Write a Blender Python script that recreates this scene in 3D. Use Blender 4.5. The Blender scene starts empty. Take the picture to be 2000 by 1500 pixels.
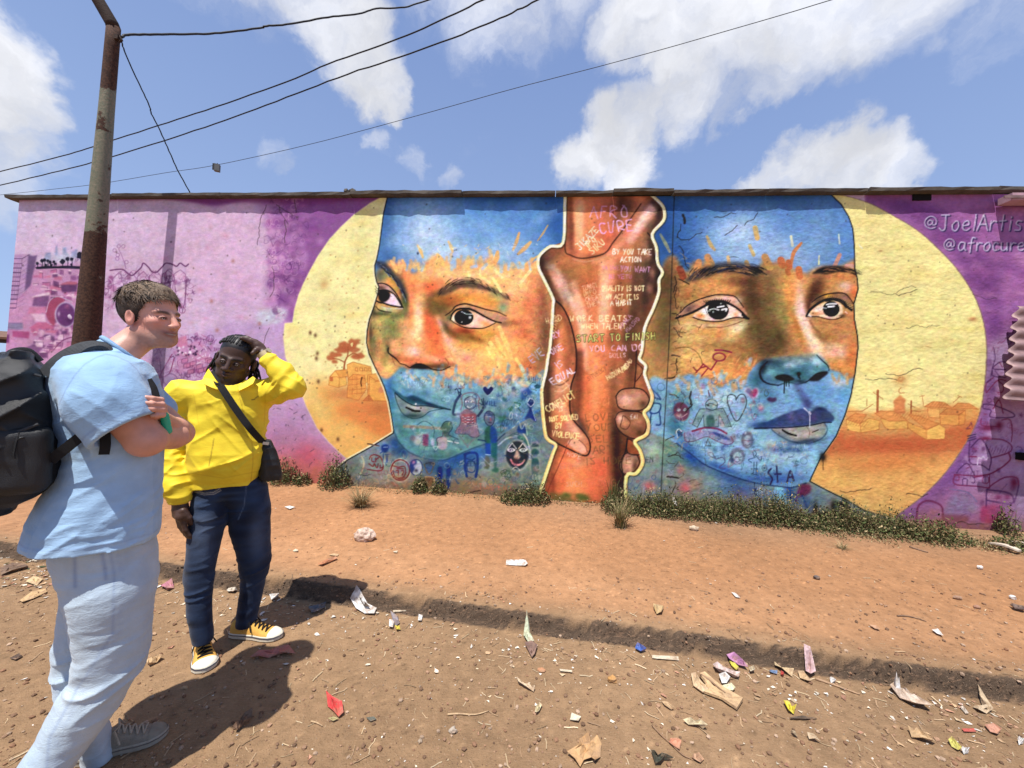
import bpy, bmesh, math, random
import numpy as np
from mathutils import Vector, Matrix, noise as mnoise

SC = bpy.context.scene
COL = SC.collection
rad = math.radians

# ---------------------------------------------------------------- camera
FPX = 726.0                       # focal length in pixels of the 2000-px-wide photograph
CAMH = 1.5
pit, rol = math.atan(25 / FPX), math.asin(.044)
Fv = np.array([0, math.cos(pit), math.sin(pit)]); U0 = np.array([0, -math.sin(pit), math.cos(pit)]); R0 = np.array([1., 0, 0])
Rv = math.cos(rol) * R0 + math.sin(rol) * U0; Uv = math.cos(rol) * U0 - math.sin(rol) * R0
CAMP = np.array([0, 0, CAMH])
cd = bpy.data.cameras.new('camera'); cam = bpy.data.objects.new('camera', cd); COL.objects.link(cam)
cd.sensor_width = 36; cd.lens = FPX / 2000 * 36; cd.clip_start = .02; cd.clip_end = 3000
cam.matrix_world = Matrix([[Rv[0], Uv[0], -Fv[0], 0], [Rv[1], Uv[1], -Fv[1], 0], [Rv[2], Uv[2], -Fv[2], CAMH], [0, 0, 0, 1]])
SC.camera = cam

def ray(px, py):                  # direction with unit forward component
    return Fv + Rv * ((px - 1000) / FPX) - Uv * ((py - 750) / FPX)
def at(px, py, d):                # point at view depth d
    return CAMP + ray(px, py) * d
def atz(px, py, z=0.):            # point on a horizontal plane
    r = ray(px, py); return CAMP + r * ((z - CAMH) / r[2])
def proj(P):
    q = P - CAMP; f = q @ Fv
    return 1000 + FPX * (q @ Rv) / f, 750 - FPX * (q @ Uv) / f

# ---------------------------------------------------------------- sun and sky
SUND = np.array([.18, .36, -1.]); SUND /= np.linalg.norm(SUND)
sl = bpy.data.lights.new('sun', 'SUN'); sl.energy = 5.0; sl.angle = rad(.53); sl.color = (1, .965, .91)
so = bpy.data.objects.new('sun', sl); COL.objects.link(so); so.location = (0, 0, 30)
so.rotation_euler = Vector(SUND).to_track_quat('-Z', 'Y').to_euler()
SC.view_settings.view_transform = 'Standard'; SC.view_settings.look = 'None'; SC.view_settings.gamma = 1
SC.view_settings.use_curve_mapping = False; SC.view_settings.exposure = .36
SC.cycles.max_bounces = 6

class NT:                         # tiny node-tree helper
    def __init__(s, t): s.t = t; s.n = t.nodes; s.l = t.links
    def new(s, typ, **kw):
        n = s.n.new(typ)
        for k, v in kw.items():
            if k == 'ins':
                for a, b in v.items():
                    if hasattr(b, 'is_output') or isinstance(b, bpy.types.NodeSocket): s.l.new(b, n.inputs[a])
                    else: n.inputs[a].default_value = b
            else: setattr(n, k, v)
        return n
    def math(s, op, a, b=0., c=0., clamp=False):
        return s.new('ShaderNodeMath', operation=op, use_clamp=clamp, ins={0: a, 1: b, 2: c}).outputs[0]
    def mix(s, f, a, b, mode='MIX'):
        n = s.new('ShaderNodeMix', data_type='RGBA', blend_type=mode)
        for i, v in ((0, f), (6, a), (7, b)):
            if isinstance(v, bpy.types.NodeSocket): s.l.new(v, n.inputs[i])
            else: n.inputs[i].default_value = v if i == 0 else (tuple(v) + (1,))[:4]
        return n.outputs[2]
    def noise(s, vec, scale, detail=4, rough=.55, dist=0., out=0):
        n = s.new('ShaderNodeTexNoise', ins={'Scale': scale, 'Detail': detail, 'Roughness': rough, 'Distortion': dist})
        if vec is not None: s.l.new(vec, n.inputs['Vector'])
        return n.outputs[out]
    def ramp(s, f, stops):
        n = s.new('ShaderNodeValToRGB', ins={0: f}); e = n.color_ramp.elements
        while len(e) < len(stops): e.new(.5)
        for i, (p, c) in enumerate(stops):
            e[i].position = p; e[i].color = (tuple(c) + (1,))[:4] if hasattr(c, '__len__') else (c, c, c, 1)
        return n.outputs[0]
    def mapr(s, v, a, b, c=0., d=1., smooth=True):
        return s.new('ShaderNodeMapRange', interpolation_type='SMOOTHSTEP' if smooth else 'LINEAR', ins={0: v, 1: a, 2: b, 3: c, 4: d}).outputs[0]

W = bpy.data.worlds.new('World'); SC.world = W; W.use_nodes = True
w = NT(W.node_tree); w.n.clear()
sky = w.new('ShaderNodeTexSky', sky_type='NISHITA', sun_disc=False, sun_elevation=rad(69), sun_rotation=rad(206), altitude=1600, air_density=1.0, dust_density=1.6, ozone_density=1.4)
gen = w.new('ShaderNodeTexCoord').outputs['Generated']
warp = w.noise(gen, 5.5, 6, .62, 0, 1)
wv = w.new('ShaderNodeVectorMath', operation='SUBTRACT', ins={0: warp, 1: (.5, .5, .5)}).outputs[0]
wv = w.new('ShaderNodeVectorMath', operation='SCALE', ins={0: wv, 'Scale': .20}).outputs[0]
dirv = w.new('ShaderNodeVectorMath', operation='ADD', ins={0: gen, 1: wv}).outputs[0]
dirn = w.new('ShaderNodeVectorMath', operation='NORMALIZE', ins={0: dirv}).outputs[0]
CLOUDS = [  # direction given through a point of the photograph, angular radius in degrees, weight
    (0, 165, 4.5, 1.0), (-40, 150, 4.5, 1), (50, 170, 3, .9), (10, 260, 3.5, .6), (-80, 260, 6, .7), (680, 60, 5.2, 1), (715, 130, 4., 1), (750, 175, 2.6, .9), (625, 10, 4.5, .9), (600, -60, 6, .8),
    (1240, 40, 6, 1), (1340, 90, 6, 1), (1440, 60, 7, 1), (1560, 20, 7, .95), (1700, -40, 9, .85), (1340, 180, 4.5, .9), (1250, 220, 4, .85), (1200, 270, 5, 1), (1150, 310, 4.5, 1), (1230, 330, 4.5, 1), (1480, 160, 4, .75), (1560, 110, 4, .7), (1420, 200, 3, .55),
    (1560, 330, 4, 1), (1640, 330, 4.5, 1), (1700, 340, 4, .95), (1760, 350, 3, .8), (1480, 360, 3, .8), (510, 300, 2.4, .42), (545, 320, 1.8, .4), (800, 305, 2.2, .38), (865, 345, 2, .4), (90, 320, 2.4, .35), (720, 260, 1.6, .35), (1980, 20, 4, .4), (-260, 120, 7, .8), (1000, -300, 16, .8), (400, -400, 14, .7)]
acc = None
for px, py, r, wt in CLOUDS:
    d = ray(px, py); d = d / np.linalg.norm(d)
    dt = w.new('ShaderNodeVectorMath', operation='DOT_PRODUCT', ins={0: dirn, 1: tuple(d)}).outputs['Value']
    v = w.mapr(dt, math.cos(rad(r * 1.15)), math.cos(rad(r * .35)), 0, wt)
    acc = v if acc is None else w.math('MAXIMUM', acc, v)
fine = w.noise(dirn, 8, 10, .66); big = w.noise(dirn, 2.2, 6, .6)
dens = w.math('ADD', acc, w.math('MULTIPLY', w.math('SUBTRACT', fine, .5), 1.1))
cov = w.mapr(dens, .10, 1.15)
gcl = w.mapr(w.math('ADD', big, w.math('MULTIPLY', fine, .35)), .86, 1.1, 0, .5)   # thin scattered cloud all round the sky
cov = w.math('MAXIMUM', cov, gcl)
shade = w.mapr(w.noise(dirn, 4.5, 8, .6), .3, .72, .66, 1.0)
cc = w.new('ShaderNodeCombineColor', ins={0: w.math('MULTIPLY', shade, 8.1), 1: w.math('MULTIPLY', shade, 8.25), 2: w.math('MULTIPLY', shade, 8.8)}).outputs[0]
sepz = w.new('ShaderNodeSeparateXYZ', ins={0: gen}).outputs[2]
grad = w.mix(w.mapr(sepz, .0, .8, 0, 1, False), (3.6, 4.9, 7.6), (1.75, 2.65, 5.3))
skyc = w.mix(.8, sky.outputs[0], grad)
colr = w.mix(cov, skyc, cc)
bg = w.new('ShaderNodeBackground', ins={'Color': colr, 'Strength': .1})
w.l.new(bg.outputs[0], w.new('ShaderNodeOutputWorld').inputs[0])

# ---------------------------------------------------------------- object helpers
def tag(o, label=None, cat=None, group=None, kind=None):
    for k, v in (('label', label), ('category', cat), ('group', group), ('kind', kind)):
        if v: o[k] = v
    return o
def empty(name, loc, label=None, cat=None, group=None, kind=None):
    o = bpy.data.objects.new(name, None); COL.objects.link(o); o.location = Vector(loc); o.empty_display_size = .1
    return tag(o, label, cat, group, kind)
def mesh_obj(name, V, F, mat, parent=None, smooth=True, colors=None, label=None, cat=None, group=None, kind=None, loc=None):
    me = bpy.data.meshes.new(name)
    V = np.asarray(V, np.float64).reshape(-1, 3)
    if parent is not None and loc is None: V = V - np.array(parent_loc(parent))
    if loc is not None: V = V - np.array(loc)
    if isinstance(F, np.ndarray) and F.ndim == 2:
        nf, k = F.shape
        me.vertices.add(len(V)); me.vertices.foreach_set('co', V.astype(np.float32).ravel())
        me.loops.add(nf * k); me.loops.foreach_set('vertex_index', F.astype(np.int32).ravel())
        me.polygons.add(nf); me.polygons.foreach_set('loop_start', np.arange(0, nf * k, k, dtype=np.int32)); me.polygons.foreach_set('loop_total', np.full(nf, k, np.int32))
        me.update(calc_edges=True)
    else:
        me.from_pydata([tuple(v) for v in V], [], [tuple(int(i) for i in f) for f in F]); me.update()
    if smooth: me.polygons.foreach_set('use_smooth', np.ones(len(me.polygons), bool))
    if colors is not None:
        a = me.color_attributes.new('paint', 'FLOAT_COLOR', 'POINT')
        c = np.ones((len(V), 4), np.float32); c[:, :3] = colors; a.data.foreach_set('color', c.ravel())
    if mat: me.materials.append(mat)
    o = bpy.data.objects.new(name, me); COL.objects.link(o)
    if loc is not None: o.location = Vector(loc)
    if parent is not None: o.parent = parent
    return tag(o, label, cat, group, kind)
def parent_loc(p):
    l = np.zeros(3)
    while p is not None:
        l = l + np.array(p.location); p = p.parent
    return l
class MB:                          # collects simple shapes into one mesh
    def __init__(s): s.V = []; s.F = []
    def add(s, V, F):
        b = len(s.V); s.V += [tuple(v) for v in V]; s.F += [tuple(i + b for i in f) for f in F]
    def box(s, c, sz, M=None, bev=0.):
        x, y, z = [q / 2 for q in sz]
        V = np.array([(a * x, b * y, d * z) for a in (-1, 1) for b in (-1, 1) for d in (-1, 1)])
        F = [(0, 1, 3, 2), (4, 6, 7, 5), (0, 4, 5, 1), (2, 3, 7, 6), (0, 2, 6, 4), (1, 5, 7, 3)]
        if M is not None: V = V @ np.array(M).T
        s.add(V + np.array(c), F)
    def tube(s, pts, r, n=8, cap=True):
        pts = np.array(pts, float); m = len(pts); rr = np.full(m, r) if np.isscalar(r) else np.array(r, float)
        t = np.gradient(pts, axis=0); t /= np.linalg.norm(t, axis=1)[:, None] + 1e-9
        ref = np.array([0, 0, 1.]) if abs(t[0][2]) < .9 else np.array([1., 0, 0])
        V = []
        for i in range(m):
            a = np.cross(t[i], ref); a /= np.linalg.norm(a) + 1e-9; b = np.cross(t[i], a); ref = np.cross(a, t[i])
            for k in range(n):
                th = 2 * math.pi * k / n; V.append(pts[i] + rr[i] * (a * math.cos(th) + b * math.sin(th)))
        F = [(i * n + k, i * n + (k + 1) % n, (i + 1) * n + (k + 1) % n, (i + 1) * n + k) for i in range(m - 1) for k in range(n)]
        if cap: F += [tuple(range(n - 1, -1, -1)), tuple(range((m - 1) * n, m * n))]
        s.add(V, F)
    def obj(s, name, mat, parent=None, smooth=False, **kw):
        return mesh_obj(name, s.V, s.F, mat, parent, smooth, **kw)

def lin(c):
    c = np.asarray(c, np.float32) / 255.
    return np.where(c <= .04045, c / 12.92, ((c + .055) / 1.055) ** 2.4)
def mat(name, col=(.5, .5, .5), rough=.7, spec=.3, var=.15, scale=20, bump=.1, bscale=60, metal=0., fn=None, attr=None, detail=5, sheen=0.):
    m = bpy.data.materials.new(name); m.use_nodes = True; t = NT(m.node_tree); t.n.clear()
    b = t.new('ShaderNodeBsdfPrincipled', ins={'Roughness': rough, 'Specular IOR Level': spec, 'Metallic': metal, 'Sheen Weight': sheen})
    co = t.new('ShaderNodeTexCoord').outputs['Object']
    base = t.new('ShaderNodeAttribute', attribute_name=attr).outputs['Color'] if attr else None
    n1 = t.noise(co, scale, detail, .6)
    f = t.mapr(n1, .25, .75, 1 - var, 1 + var, False)
    fc = t.new('ShaderNodeCombineColor', ins={0: f, 1: f, 2: f}).outputs[0]
    c = t.mix(1., base if base is not None else tuple(col), fc, 'MULTIPLY')
    if fn: c = fn(t, co, c, b) or c
    t.l.new(c, b.inputs['Base Color'])
    if bump:
        bn = t.new('ShaderNodeBump', ins={'Strength': min(1., bump), 'Distance': .004 * max(1., bump), 'Height': t.noise(co, bscale, 6, .65)})
        if b.inputs['Normal'].is_linked is False: t.l.new(bn.outputs[0], b.inputs['Normal'])
    t.l.new(b.outputs[0], t.new('ShaderNodeOutputMaterial').inputs[0])
    return m

MX0,MY0,MW,MH=-60,360,2110,740
RNG=np.random.default_rng(7)

def vnoise(h,w,cy,cx,seed):
    r=np.random.default_rng(seed)
    gh,gw=int(h/cy)+3,int(w/cx)+3
    g=r.random((gh,gw)).astype(np.float32)
    y=np.arange(h,dtype=np.float32)/cy;x=np.arange(w,dtype=np.float32)/cx
    yi=y.astype(int);xi=x.astype(int)
    fy=y-yi;fx=x-xi
    fy=(fy*fy*(3-2*fy))[:,None];fx=(fx*fx*(3-2*fx))[None,:]
    a=g[yi][:,xi];b=g[yi][:,xi+1];c=g[yi+1][:,xi];d=g[yi+1][:,xi+1]
    return(a*(1-fx)+b*fx)*(1-fy)+(c*(1-fx)+d*fx)*fy

def fbm2(h,w,cy,cx,seed,octs=4,gain=.55):
    t=np.zeros((h,w),np.float32);amp=1.;s=0
    for k in range(octs):
        t+=amp*vnoise(h,w,max(cy/2**k,1.01),max(cx/2**k,1.01),seed+k*13);s+=amp;amp*=gain
    return t/s

MC=np.zeros((MH,MW,3),np.float32)
MN1=fbm2(MH,MW,40,40,1);MN2=fbm2(MH,MW,9,9,2,3);MN3=fbm2(MH,MW,3,6,3,3)
MYY,MXX=np.mgrid[0:MH,0:MW].astype(np.float32)
MXX+=MX0;MYY+=MY0

def hexc(c):
    return np.array(c,np.float32)/255.

def smooth_pts(p,n=8,closed=False):
    p=np.array(p,float)
    if len(p)<3:return p
    q=np.vstack([p[-1],p,p[0],p[1]])if closed else np.vstack([2*p[0]-p[1],p,2*p[-1]-p[-2]])
    out=[]
    m=len(p)if closed else len(p)-1
    t=np.linspace(0,1,n,endpoint=False)[:,None]
    for i in range(m):
        a,b,c,d=q[i],q[i+1],q[i+2],q[i+3]
        out.append(.5*(2*b+(c-a)*t+(2*a-5*b+4*c-d)*t**2+(3*b-a-3*c+d)*t**3))
    o=np.vstack(out)
    return o if closed else np.vstack([o,p[-1]])

def blur(a,r):
    if r<.5:return a
    k=max(1,int(round(r)))
    for ax in(0,1):
        for _ in range(2):
            p=np.pad(a,[(k+1,k)if i==ax else(0,0)for i in(0,1)],mode='edge')
            c=np.cumsum(p,ax,dtype=np.float64)
            n=a.shape[ax]
            a=((np.take(c,range(2*k+1,2*k+1+n),ax)-np.take(c,range(0,n),ax))/(2*k+1)).astype(np.float32)
    return a

def pmask(pts,feather=0.,smooth=True,ss=2):
    p=smooth_pts(pts,8,True)if smooth else np.array(pts,float)
    pad=int(feather*3)+3
    x0=max(MX0,int(p[:,0].min())-pad);x1=min(MX0+MW,int(p[:,0].max())+pad+1)
    y0=max(MY0,int(p[:,1].min())-pad);y1=min(MY0+MH,int(p[:,1].max())+pad+1)
    if x1<=x0 or y1<=y0:return None
    w,h=x1-x0,y1-y0
    acc=np.zeros((h*ss,w+1),np.float32)
    ys=y0+(np.arange(h*ss)+.5)/ss
    xa,ya=p[:,0],p[:,1];xb,yb=np.roll(xa,-1),np.roll(ya,-1)
    lst=[[]for _ in range(h*ss)]
    for i in range(len(p)):
        if ya[i]==yb[i]:continue
        lo,hi=(ya[i],yb[i])if ya[i]<yb[i]else(yb[i],ya[i])
        k0=max(0,int(np.ceil((lo-y0)*ss-.5)));k1=min(h*ss-1,int(np.ceil((hi-y0)*ss-.5))-1)
        for k in range(k0,k1+1):
            lst[k].append(xa[i]+(ys[k]-ya[i])/(yb[i]-ya[i])*(xb[i]-xa[i]))
    for k,l in enumerate(lst):
        l.sort()
        for a,b in zip(l[::2],l[1::2]):
            a=min(max(a-x0,0),w);b=min(max(b-x0,0),w)
            ia,ib=int(a),int(b)
            if ia==ib:acc[k,ia]+=b-a
            else:
                acc[k,ia]+=ia+1-a;acc[k,ia+1:ib]+=1;acc[k,ib]+=b-ib
    m=acc[:,:w].reshape(h,ss,w).mean(1)
    if feather>0:m=blur(m,feather)
    return m,slice(y0-MY0,y1-MY0),slice(x0-MX0,x1-MX0)

def comp(m,sy,sx,col,a=1.,clip=None,tex=0.):
    m=m*a
    if tex:m=m*np.clip(1-tex+2*tex*(MN2[sy,sx]*.5+MN3[sy,sx]*.5)*1.0,0,1.6)
    if clip is not None:m=m*clip[sy,sx]
    m=np.clip(m,0,1)[...,None]
    MC[sy,sx]+=(hexc(col)-MC[sy,sx])*m

def fill(pts,col,a=1.,feather=0.,clip=None,smooth=True,tex=0.):
    r=pmask(pts,feather,smooth)
    if r:comp(*r,col,a,clip,tex)

def full(pts,feather=0.,smooth=True):
    m=np.zeros((MH,MW),np.float32)
    r=pmask(pts,feather,smooth)
    if r:m[r[1],r[2]]=r[0]
    return np.clip(m,0,1)

def spray(x,y,rx,ry,col,a=.6,rot=0,clip=None,tex=.25):
    R=max(rx,ry)*2.3
    x0=max(MX0,int(x-R));x1=min(MX0+MW,int(x+R)+1);y0=max(MY0,int(y-R));y1=min(MY0+MH,int(y+R)+1)
    if x1<=x0 or y1<=y0:return
    sy,sx=slice(y0-MY0,y1-MY0),slice(x0-MX0,x1-MX0)
    dx,dy=MXX[sy,sx]-x,MYY[sy,sx]-y
    c,s=math.cos(math.radians(rot)),math.sin(math.radians(rot))
    u,v=(dx*c+dy*s)/rx,(-dx*s+dy*c)/ry
    comp(np.exp(-(u*u+v*v)*.9),sy,sx,col,min(1.,a*1.18),clip,tex)

def line(pts,w,col,a=1.,soft=.6,smooth=True,taper=0.,clip=None,tex=0.,closed=False):
    p=smooth_pts(pts,6,closed)if smooth and len(pts)>2 else np.array(pts,float)
    if closed:p=np.vstack([p,p[:1]])
    pad=w+soft*3+2
    x0=max(MX0,int(p[:,0].min()-pad));x1=min(MX0+MW,int(p[:,0].max()+pad)+1)
    y0=max(MY0,int(p[:,1].min()-pad));y1=min(MY0+MH,int(p[:,1].max()+pad)+1)
    if x1<=x0 or y1<=y0:return
    sy,sx=slice(y0-MY0,y1-MY0),slice(x0-MX0,x1-MX0)
    m=np.zeros((y1-y0,x1-x0),np.float32)
    n=len(p)-1
    for i in range(n):
        a0,b0=p[i],p[i+1]
        ww=w*.5
        if taper:ww*=1-taper*abs(2*(i+.5)/n-1)if taper>0 else 1+taper*(i+.5)/n
        px0=max(x0,int(min(a0[0],b0[0])-pad));px1=min(x1,int(max(a0[0],b0[0])+pad)+2)
        py0=max(y0,int(min(a0[1],b0[1])-pad));py1=min(y1,int(max(a0[1],b0[1])+pad)+2)
        if px1<=px0 or py1<=py0:continue
        X=np.arange(px0,px1,dtype=np.float32)[None]-a0[0]+.0;Y=np.arange(py0,py1,dtype=np.float32)[:,None]-a0[1]
        d=b0-a0;L=float(d@d)+1e-9
        t=np.clip((X*d[0]+Y*d[1])/L,0,1)
        dd=np.sqrt((X-t*d[0])**2+(Y-t*d[1])**2)
        v=np.clip((ww-dd)/(2*soft)+.5,0,1)
        if w<1:v*=w**.5
        s2=m[py0-y0:py1-y0,px0-x0:px1-x0]
        np.maximum(s2,v,out=s2)
    comp(m,sy,sx,col,a,clip,tex)

def tr(lst,ox,oy,s):
    return[(ox+x/s,oy+y/s)for x,y in lst]


GL=dict(A=[[(0,1),(.45,0),(.9,1)],[(.2,.62),(.7,.62)]],B=[[(0,0),(0,1),(.6,.95),(.7,.72),(.1,.5),(.6,.3),(.55,.03),(0,0)]],
 C=[[(.8,.12),(.4,0),(.05,.4),(.1,.8),(.45,1),(.8,.88)]],D=[[(0,0),(0,1),(.5,.95),(.8,.55),(.5,.08),(0,0)]],
 E=[[(.7,0),(0,0),(0,1),(.7,1)],[(0,.5),(.6,.5)]],F=[[(.7,0),(0,0),(0,1)],[(0,.48),(.55,.48)]],G=[[(.8,.1),(.3,0),(.02,.5),(.3,1),(.75,.9),(.75,.55),(.5,.55)]],
 H=[[(0,0),(0,1)],[(.7,0),(.7,1)],[(0,.5),(.7,.5)]],I=[[(.2,0),(.2,1)]],J=[[(.1,0),(.8,0)],[(.5,0),(.5,.85),(.25,1),(0,.85)]],
 K=[[(0,0),(0,1)],[(.7,0),(.02,.55),(.75,1)]],L=[[(0,0),(0,1),(.65,1)]],M=[[(0,1),(.1,0),(.45,.7),(.8,0),(.9,1)]],N=[[(0,1),(0,0),(.7,1),(.7,0)]],
 O=[[(.4,0),(.05,.4),(.12,.85),(.42,1),(.78,.7),(.72,.2),(.4,0)]],P=[[(0,1),(0,0),(.6,.05),(.65,.35),(0,.55)]],Q=[[(.4,0),(.05,.4),(.15,.9),(.5,1),(.8,.6),(.7,.15),(.4,0)],[(.5,.75),(.9,1.1)]],
 R=[[(0,1),(0,0),(.6,.05),(.62,.38),(0,.52),(.7,1)]],S=[[(.7,.1),(.3,0),(.08,.22),(.35,.45),(.65,.65),(.5,.95),(0,.9)]],T=[[(0,0),(.8,0)],[(.4,0),(.4,1)]],
 U=[[(0,0),(.05,.8),(.35,1),(.65,.8),(.7,0)]],V=[[(0,0),(.38,1),(.75,0)]],W=[[(0,0),(.22,1),(.48,.35),(.72,1),(.95,0)]],Y=[[(0,0),(.38,.5)],[(.75,0),(.3,1)]],Z=[[(0,0),(.7,0),(0,1),(.75,1)]],
 a=[[(.6,.4),(.2,.38),(.02,.75),(.2,1),(.5,.85),(.62,.42),(.6,.85),(.75,1)]],c=[[(.55,.48),(.25,.38),(.03,.7),(.2,1),(.6,.92)]],e=[[(.05,.7),(.55,.62),(.45,.38),(.12,.5),(.05,.85),(.35,1),(.65,.88)]],
 f=[[(.65,.05),(.4,0),(.28,.3),(.2,1.15)],[(0,.45),(.55,.4)]],i=[[(.15,.4),(.12,1)],[(.17,.14),(.18,.2)]],l=[[(.22,-.05),(.12,1)]],o=[[(.3,.4),(.03,.65),(.12,.97),(.4,1),(.6,.7),(.5,.42),(.3,.4)]],
 r=[[(.08,.4),(.05,1)],[(.07,.6),(.3,.4),(.55,.45)]],s=[[(.55,.42),(.2,.4),(.12,.6),(.45,.75),(.42,.97),(.02,.98)]],t=[[(.3,.02),(.22,1)],[(0,.42),(.55,.38)]],u=[[(.05,.4),(.05,.9),(.3,1),(.55,.8),(.58,.4),(.6,1)]])
GL['@']=[[(.68,.45),(.45,.3),(.25,.55),(.4,.75),(.62,.6),(.7,.35),(.68,.7),(.9,.72),(1.0,.35),(.75,.02),(.35,.02),(.02,.4),(.1,.85),(.5,1.05),(.9,.95)]]
GW=dict(I=.45,i=.35,l=.35,J=.9,M=1.1,W=1.15,t=.6,f=.65,r=.6,s=.65,c=.68,e=.72,a=.82,o=.72,u=.75);GW['@']=1.2;GW[' ']=.55

def text(s,x,y,size,col,w=1.4,a=.9,rot=0,sx=.62,slant=0,tex=.55,jit=.06,gap=.28,soft=.5):
    c,sn=math.cos(math.radians(rot)),math.sin(math.radians(rot))
    cur=0.
    for ch in s:
        for st in GL.get(ch,[]):
            pts=[]
            for gx,gy in st:
                gx+=RNG.normal()*jit;gy+=RNG.normal()*jit
                u=(cur+gx*sx+slant*(1-gy))*size;v=(gy-1)*size
                pts.append((x+u*c-v*sn,y+u*sn+v*c))
            line(pts,w*.86,col,a*.93,soft+.15,smooth=len(pts)>3 and ch in 'OCSQGUJDPRBaceosu@f',tex=tex)
        cur+=(GW.get(ch,.85)+gap)*sx

def hatch(area,n,L,ang,cols,w=1.,a=.5,spread=12,clip=None):
    p=np.array(area,float)
    m=pmask(p,0)
    ys,xs=np.nonzero(m[0]>.5)
    if len(ys)==0:return
    for k in RNG.integers(0,len(ys),n):
        x,y=xs[k]+m[2].start+MX0,ys[k]+m[1].start+MY0
        t=math.radians(ang+RNG.normal()*spread);l=L*(.5+RNG.random())
        b=RNG.normal()*l*.12
        line([(x,y),(x+l*.5*math.cos(t)-b*math.sin(t),y+l*.5*math.sin(t)+b*math.cos(t)),(x+l*math.cos(t),y+l*math.sin(t))],w*(.6+.8*RNG.random()),cols[RNG.integers(len(cols))],a*(.5+.5*RNG.random()),.5,taper=.8,clip=clip)

def paint_mural():

    MC[:]=hexc((214,182,212))
    for x,y,rx,ry,c,a in[(60,430,150,70,(212,190,214),.8),(250,440,120,60,(216,188,216),.8),(420,500,110,90,(222,186,214),.8),(450,640,120,60,(214,186,216),.7),
            (60,640,120,90,(206,160,196),.6),(480,560,60,40,(214,172,206),.6),(420,760,90,60,(205,165,205),.6)]:
        spray(x,y,rx,ry,c,a)
    fill([(520,375),(540,470),(528,560),(540,640),(600,640),(800,375)],(172,116,176),.75,10,tex=.5)
    fill([(560,375),(590,480),(560,580),(560,632),(640,632),(800,375)],(150,88,158),.85,9,tex=.6)
    for k in range(150):
        x,y=525+abs(RNG.normal())*45,390+RNG.random()*235
        spray(x,y,3+9*RNG.random(),3+8*RNG.random(),[(196,130,190),(128,66,138),(214,160,208),(168,92,166)][k%4],.4)
    for k in range(34):
        x,y=520+RNG.random()*75,400+RNG.random()*190
        r=4+6*RNG.random();t=RNG.random()*6
        line([(x+r*math.cos(t+q),y+r*.9*math.sin(t+q))for q in(0,.8,1.7,2.6,3.6)],1.2,[(112,66,126),(226,176,216)][k%2],.5)
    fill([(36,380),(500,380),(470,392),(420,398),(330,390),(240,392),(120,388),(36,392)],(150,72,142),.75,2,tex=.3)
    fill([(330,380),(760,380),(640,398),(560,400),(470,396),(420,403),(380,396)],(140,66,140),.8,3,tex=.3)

    fill([(440,634),(575,630),(562,700),(600,780),(640,862),(700,940),(440,960),(330,960),(330,700),(400,650)],(198,164,208),.8,7,tex=.2)
    fill([(508,606),(560,604),(548,630),(505,632)],(206,214,222),.8,4,tex=.6)
    fill([(300,700),(520,780),(600,800),(690,910),(690,1000),(200,1000)],(186,140,176),.55,22)
    fill([(300,850),(520,862),(600,870),(690,905),(690,1000),(200,1000)],(206,112,122),.75,22,tex=.3)
    fill([(300,905),(540,906),(660,920),(680,1000),(200,1000)],(212,112,86),.75,14,tex=.4)
    spray(565,850,50,30,(178,128,168),.5);spray(600,890,30,25,(196,84,108),.6);spray(540,910,40,14,(222,130,104),.6)
    for k in range(30):
        x,y=520+RNG.random()*95,780+RNG.random()*130
        line([(x,y),(x+RNG.normal()*4,y+1+RNG.random()*4)],1.2,(74,60,80),.7)

    R0=full([(1600,360),(2060,360),(2060,1110),(1690,1110),(1690,380)],2,False)
    comp(R0,slice(None),slice(None),(170,108,170))
    fill([(1640,380),(1700,392),(1800,440),(1880,520),(1925,620),(1935,720),(1960,720),(1950,560),(1900,460),(1800,395)],(128,70,140),.85,9,clip=R0)
    for k in range(90):
        x,y=1830+RNG.random()*190,395+RNG.random()*290
        spray(x,y,10+24*RNG.random(),4+8*RNG.random(),[(184,122,178),(146,80,146),(202,146,192),(166,98,160),(130,72,138)][k%5],.42,RNG.normal()*12,clip=R0,tex=.5)
    fill([(1927,680),(2060,660),(2060,960),(1880,960),(1920,800)],(178,148,188),.75,10,clip=R0,tex=.4)
    fill([(1905,840),(1935,700),(1948,720),(1940,800),(1880,930),(1800,1010),(1740,1040),(1720,1030),(1800,975)],(124,80,146),.7,6,clip=R0)
    fill([(1740,1020),(1850,960),(2060,950),(2060,1060),(1700,1060)],(158,104,138),.7,14,clip=R0,tex=.4)
    fill([(1720,1030),(1800,1016),(1930,1024),(2060,1020),(2060,1080),(1700,1080)],(138,86,92),.75,6,clip=R0,tex=.4)
    spray(1960,700,40,30,(190,160,198),.6,clip=R0);spray(1990,980,20,60,(150,150,175),.5,clip=R0)


    moonL=[(760,378),(724,397),(692,420),(666,444),(644,468),(622,500),(605,531),(593,555),(584,576),(576,604),(572,631),(557,632),(554,660),(558,696),(566,722),(578,750),(591,772),(598,792),(620,836),(642,862),(662,882),(680,898),(730,880),(790,850),(800,600),(790,378)]
    ML=full(moonL,0,False)
    line(moonL[:22],4,(226,196,190),.7,smooth=False)
    comp(ML,slice(None),slice(None),(248,240,164))
    for k in range(60):
        x,y=560+RNG.random()*200,390+RNG.random()*330
        spray(x,y,8+22*RNG.random(),4+10*RNG.random(),[(248,240,166),(232,220,136),(240,222,128)][k%3],.4,clip=ML)
    fill([(600,760),(650,745),(700,760),(780,770),(800,960),(600,960)],(238,170,66),.8,16,clip=ML,tex=.4)
    fill([(690,782),(780,782),(800,850),(720,838),(660,805)],(226,138,58),.85,8,clip=ML,tex=.5)
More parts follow.
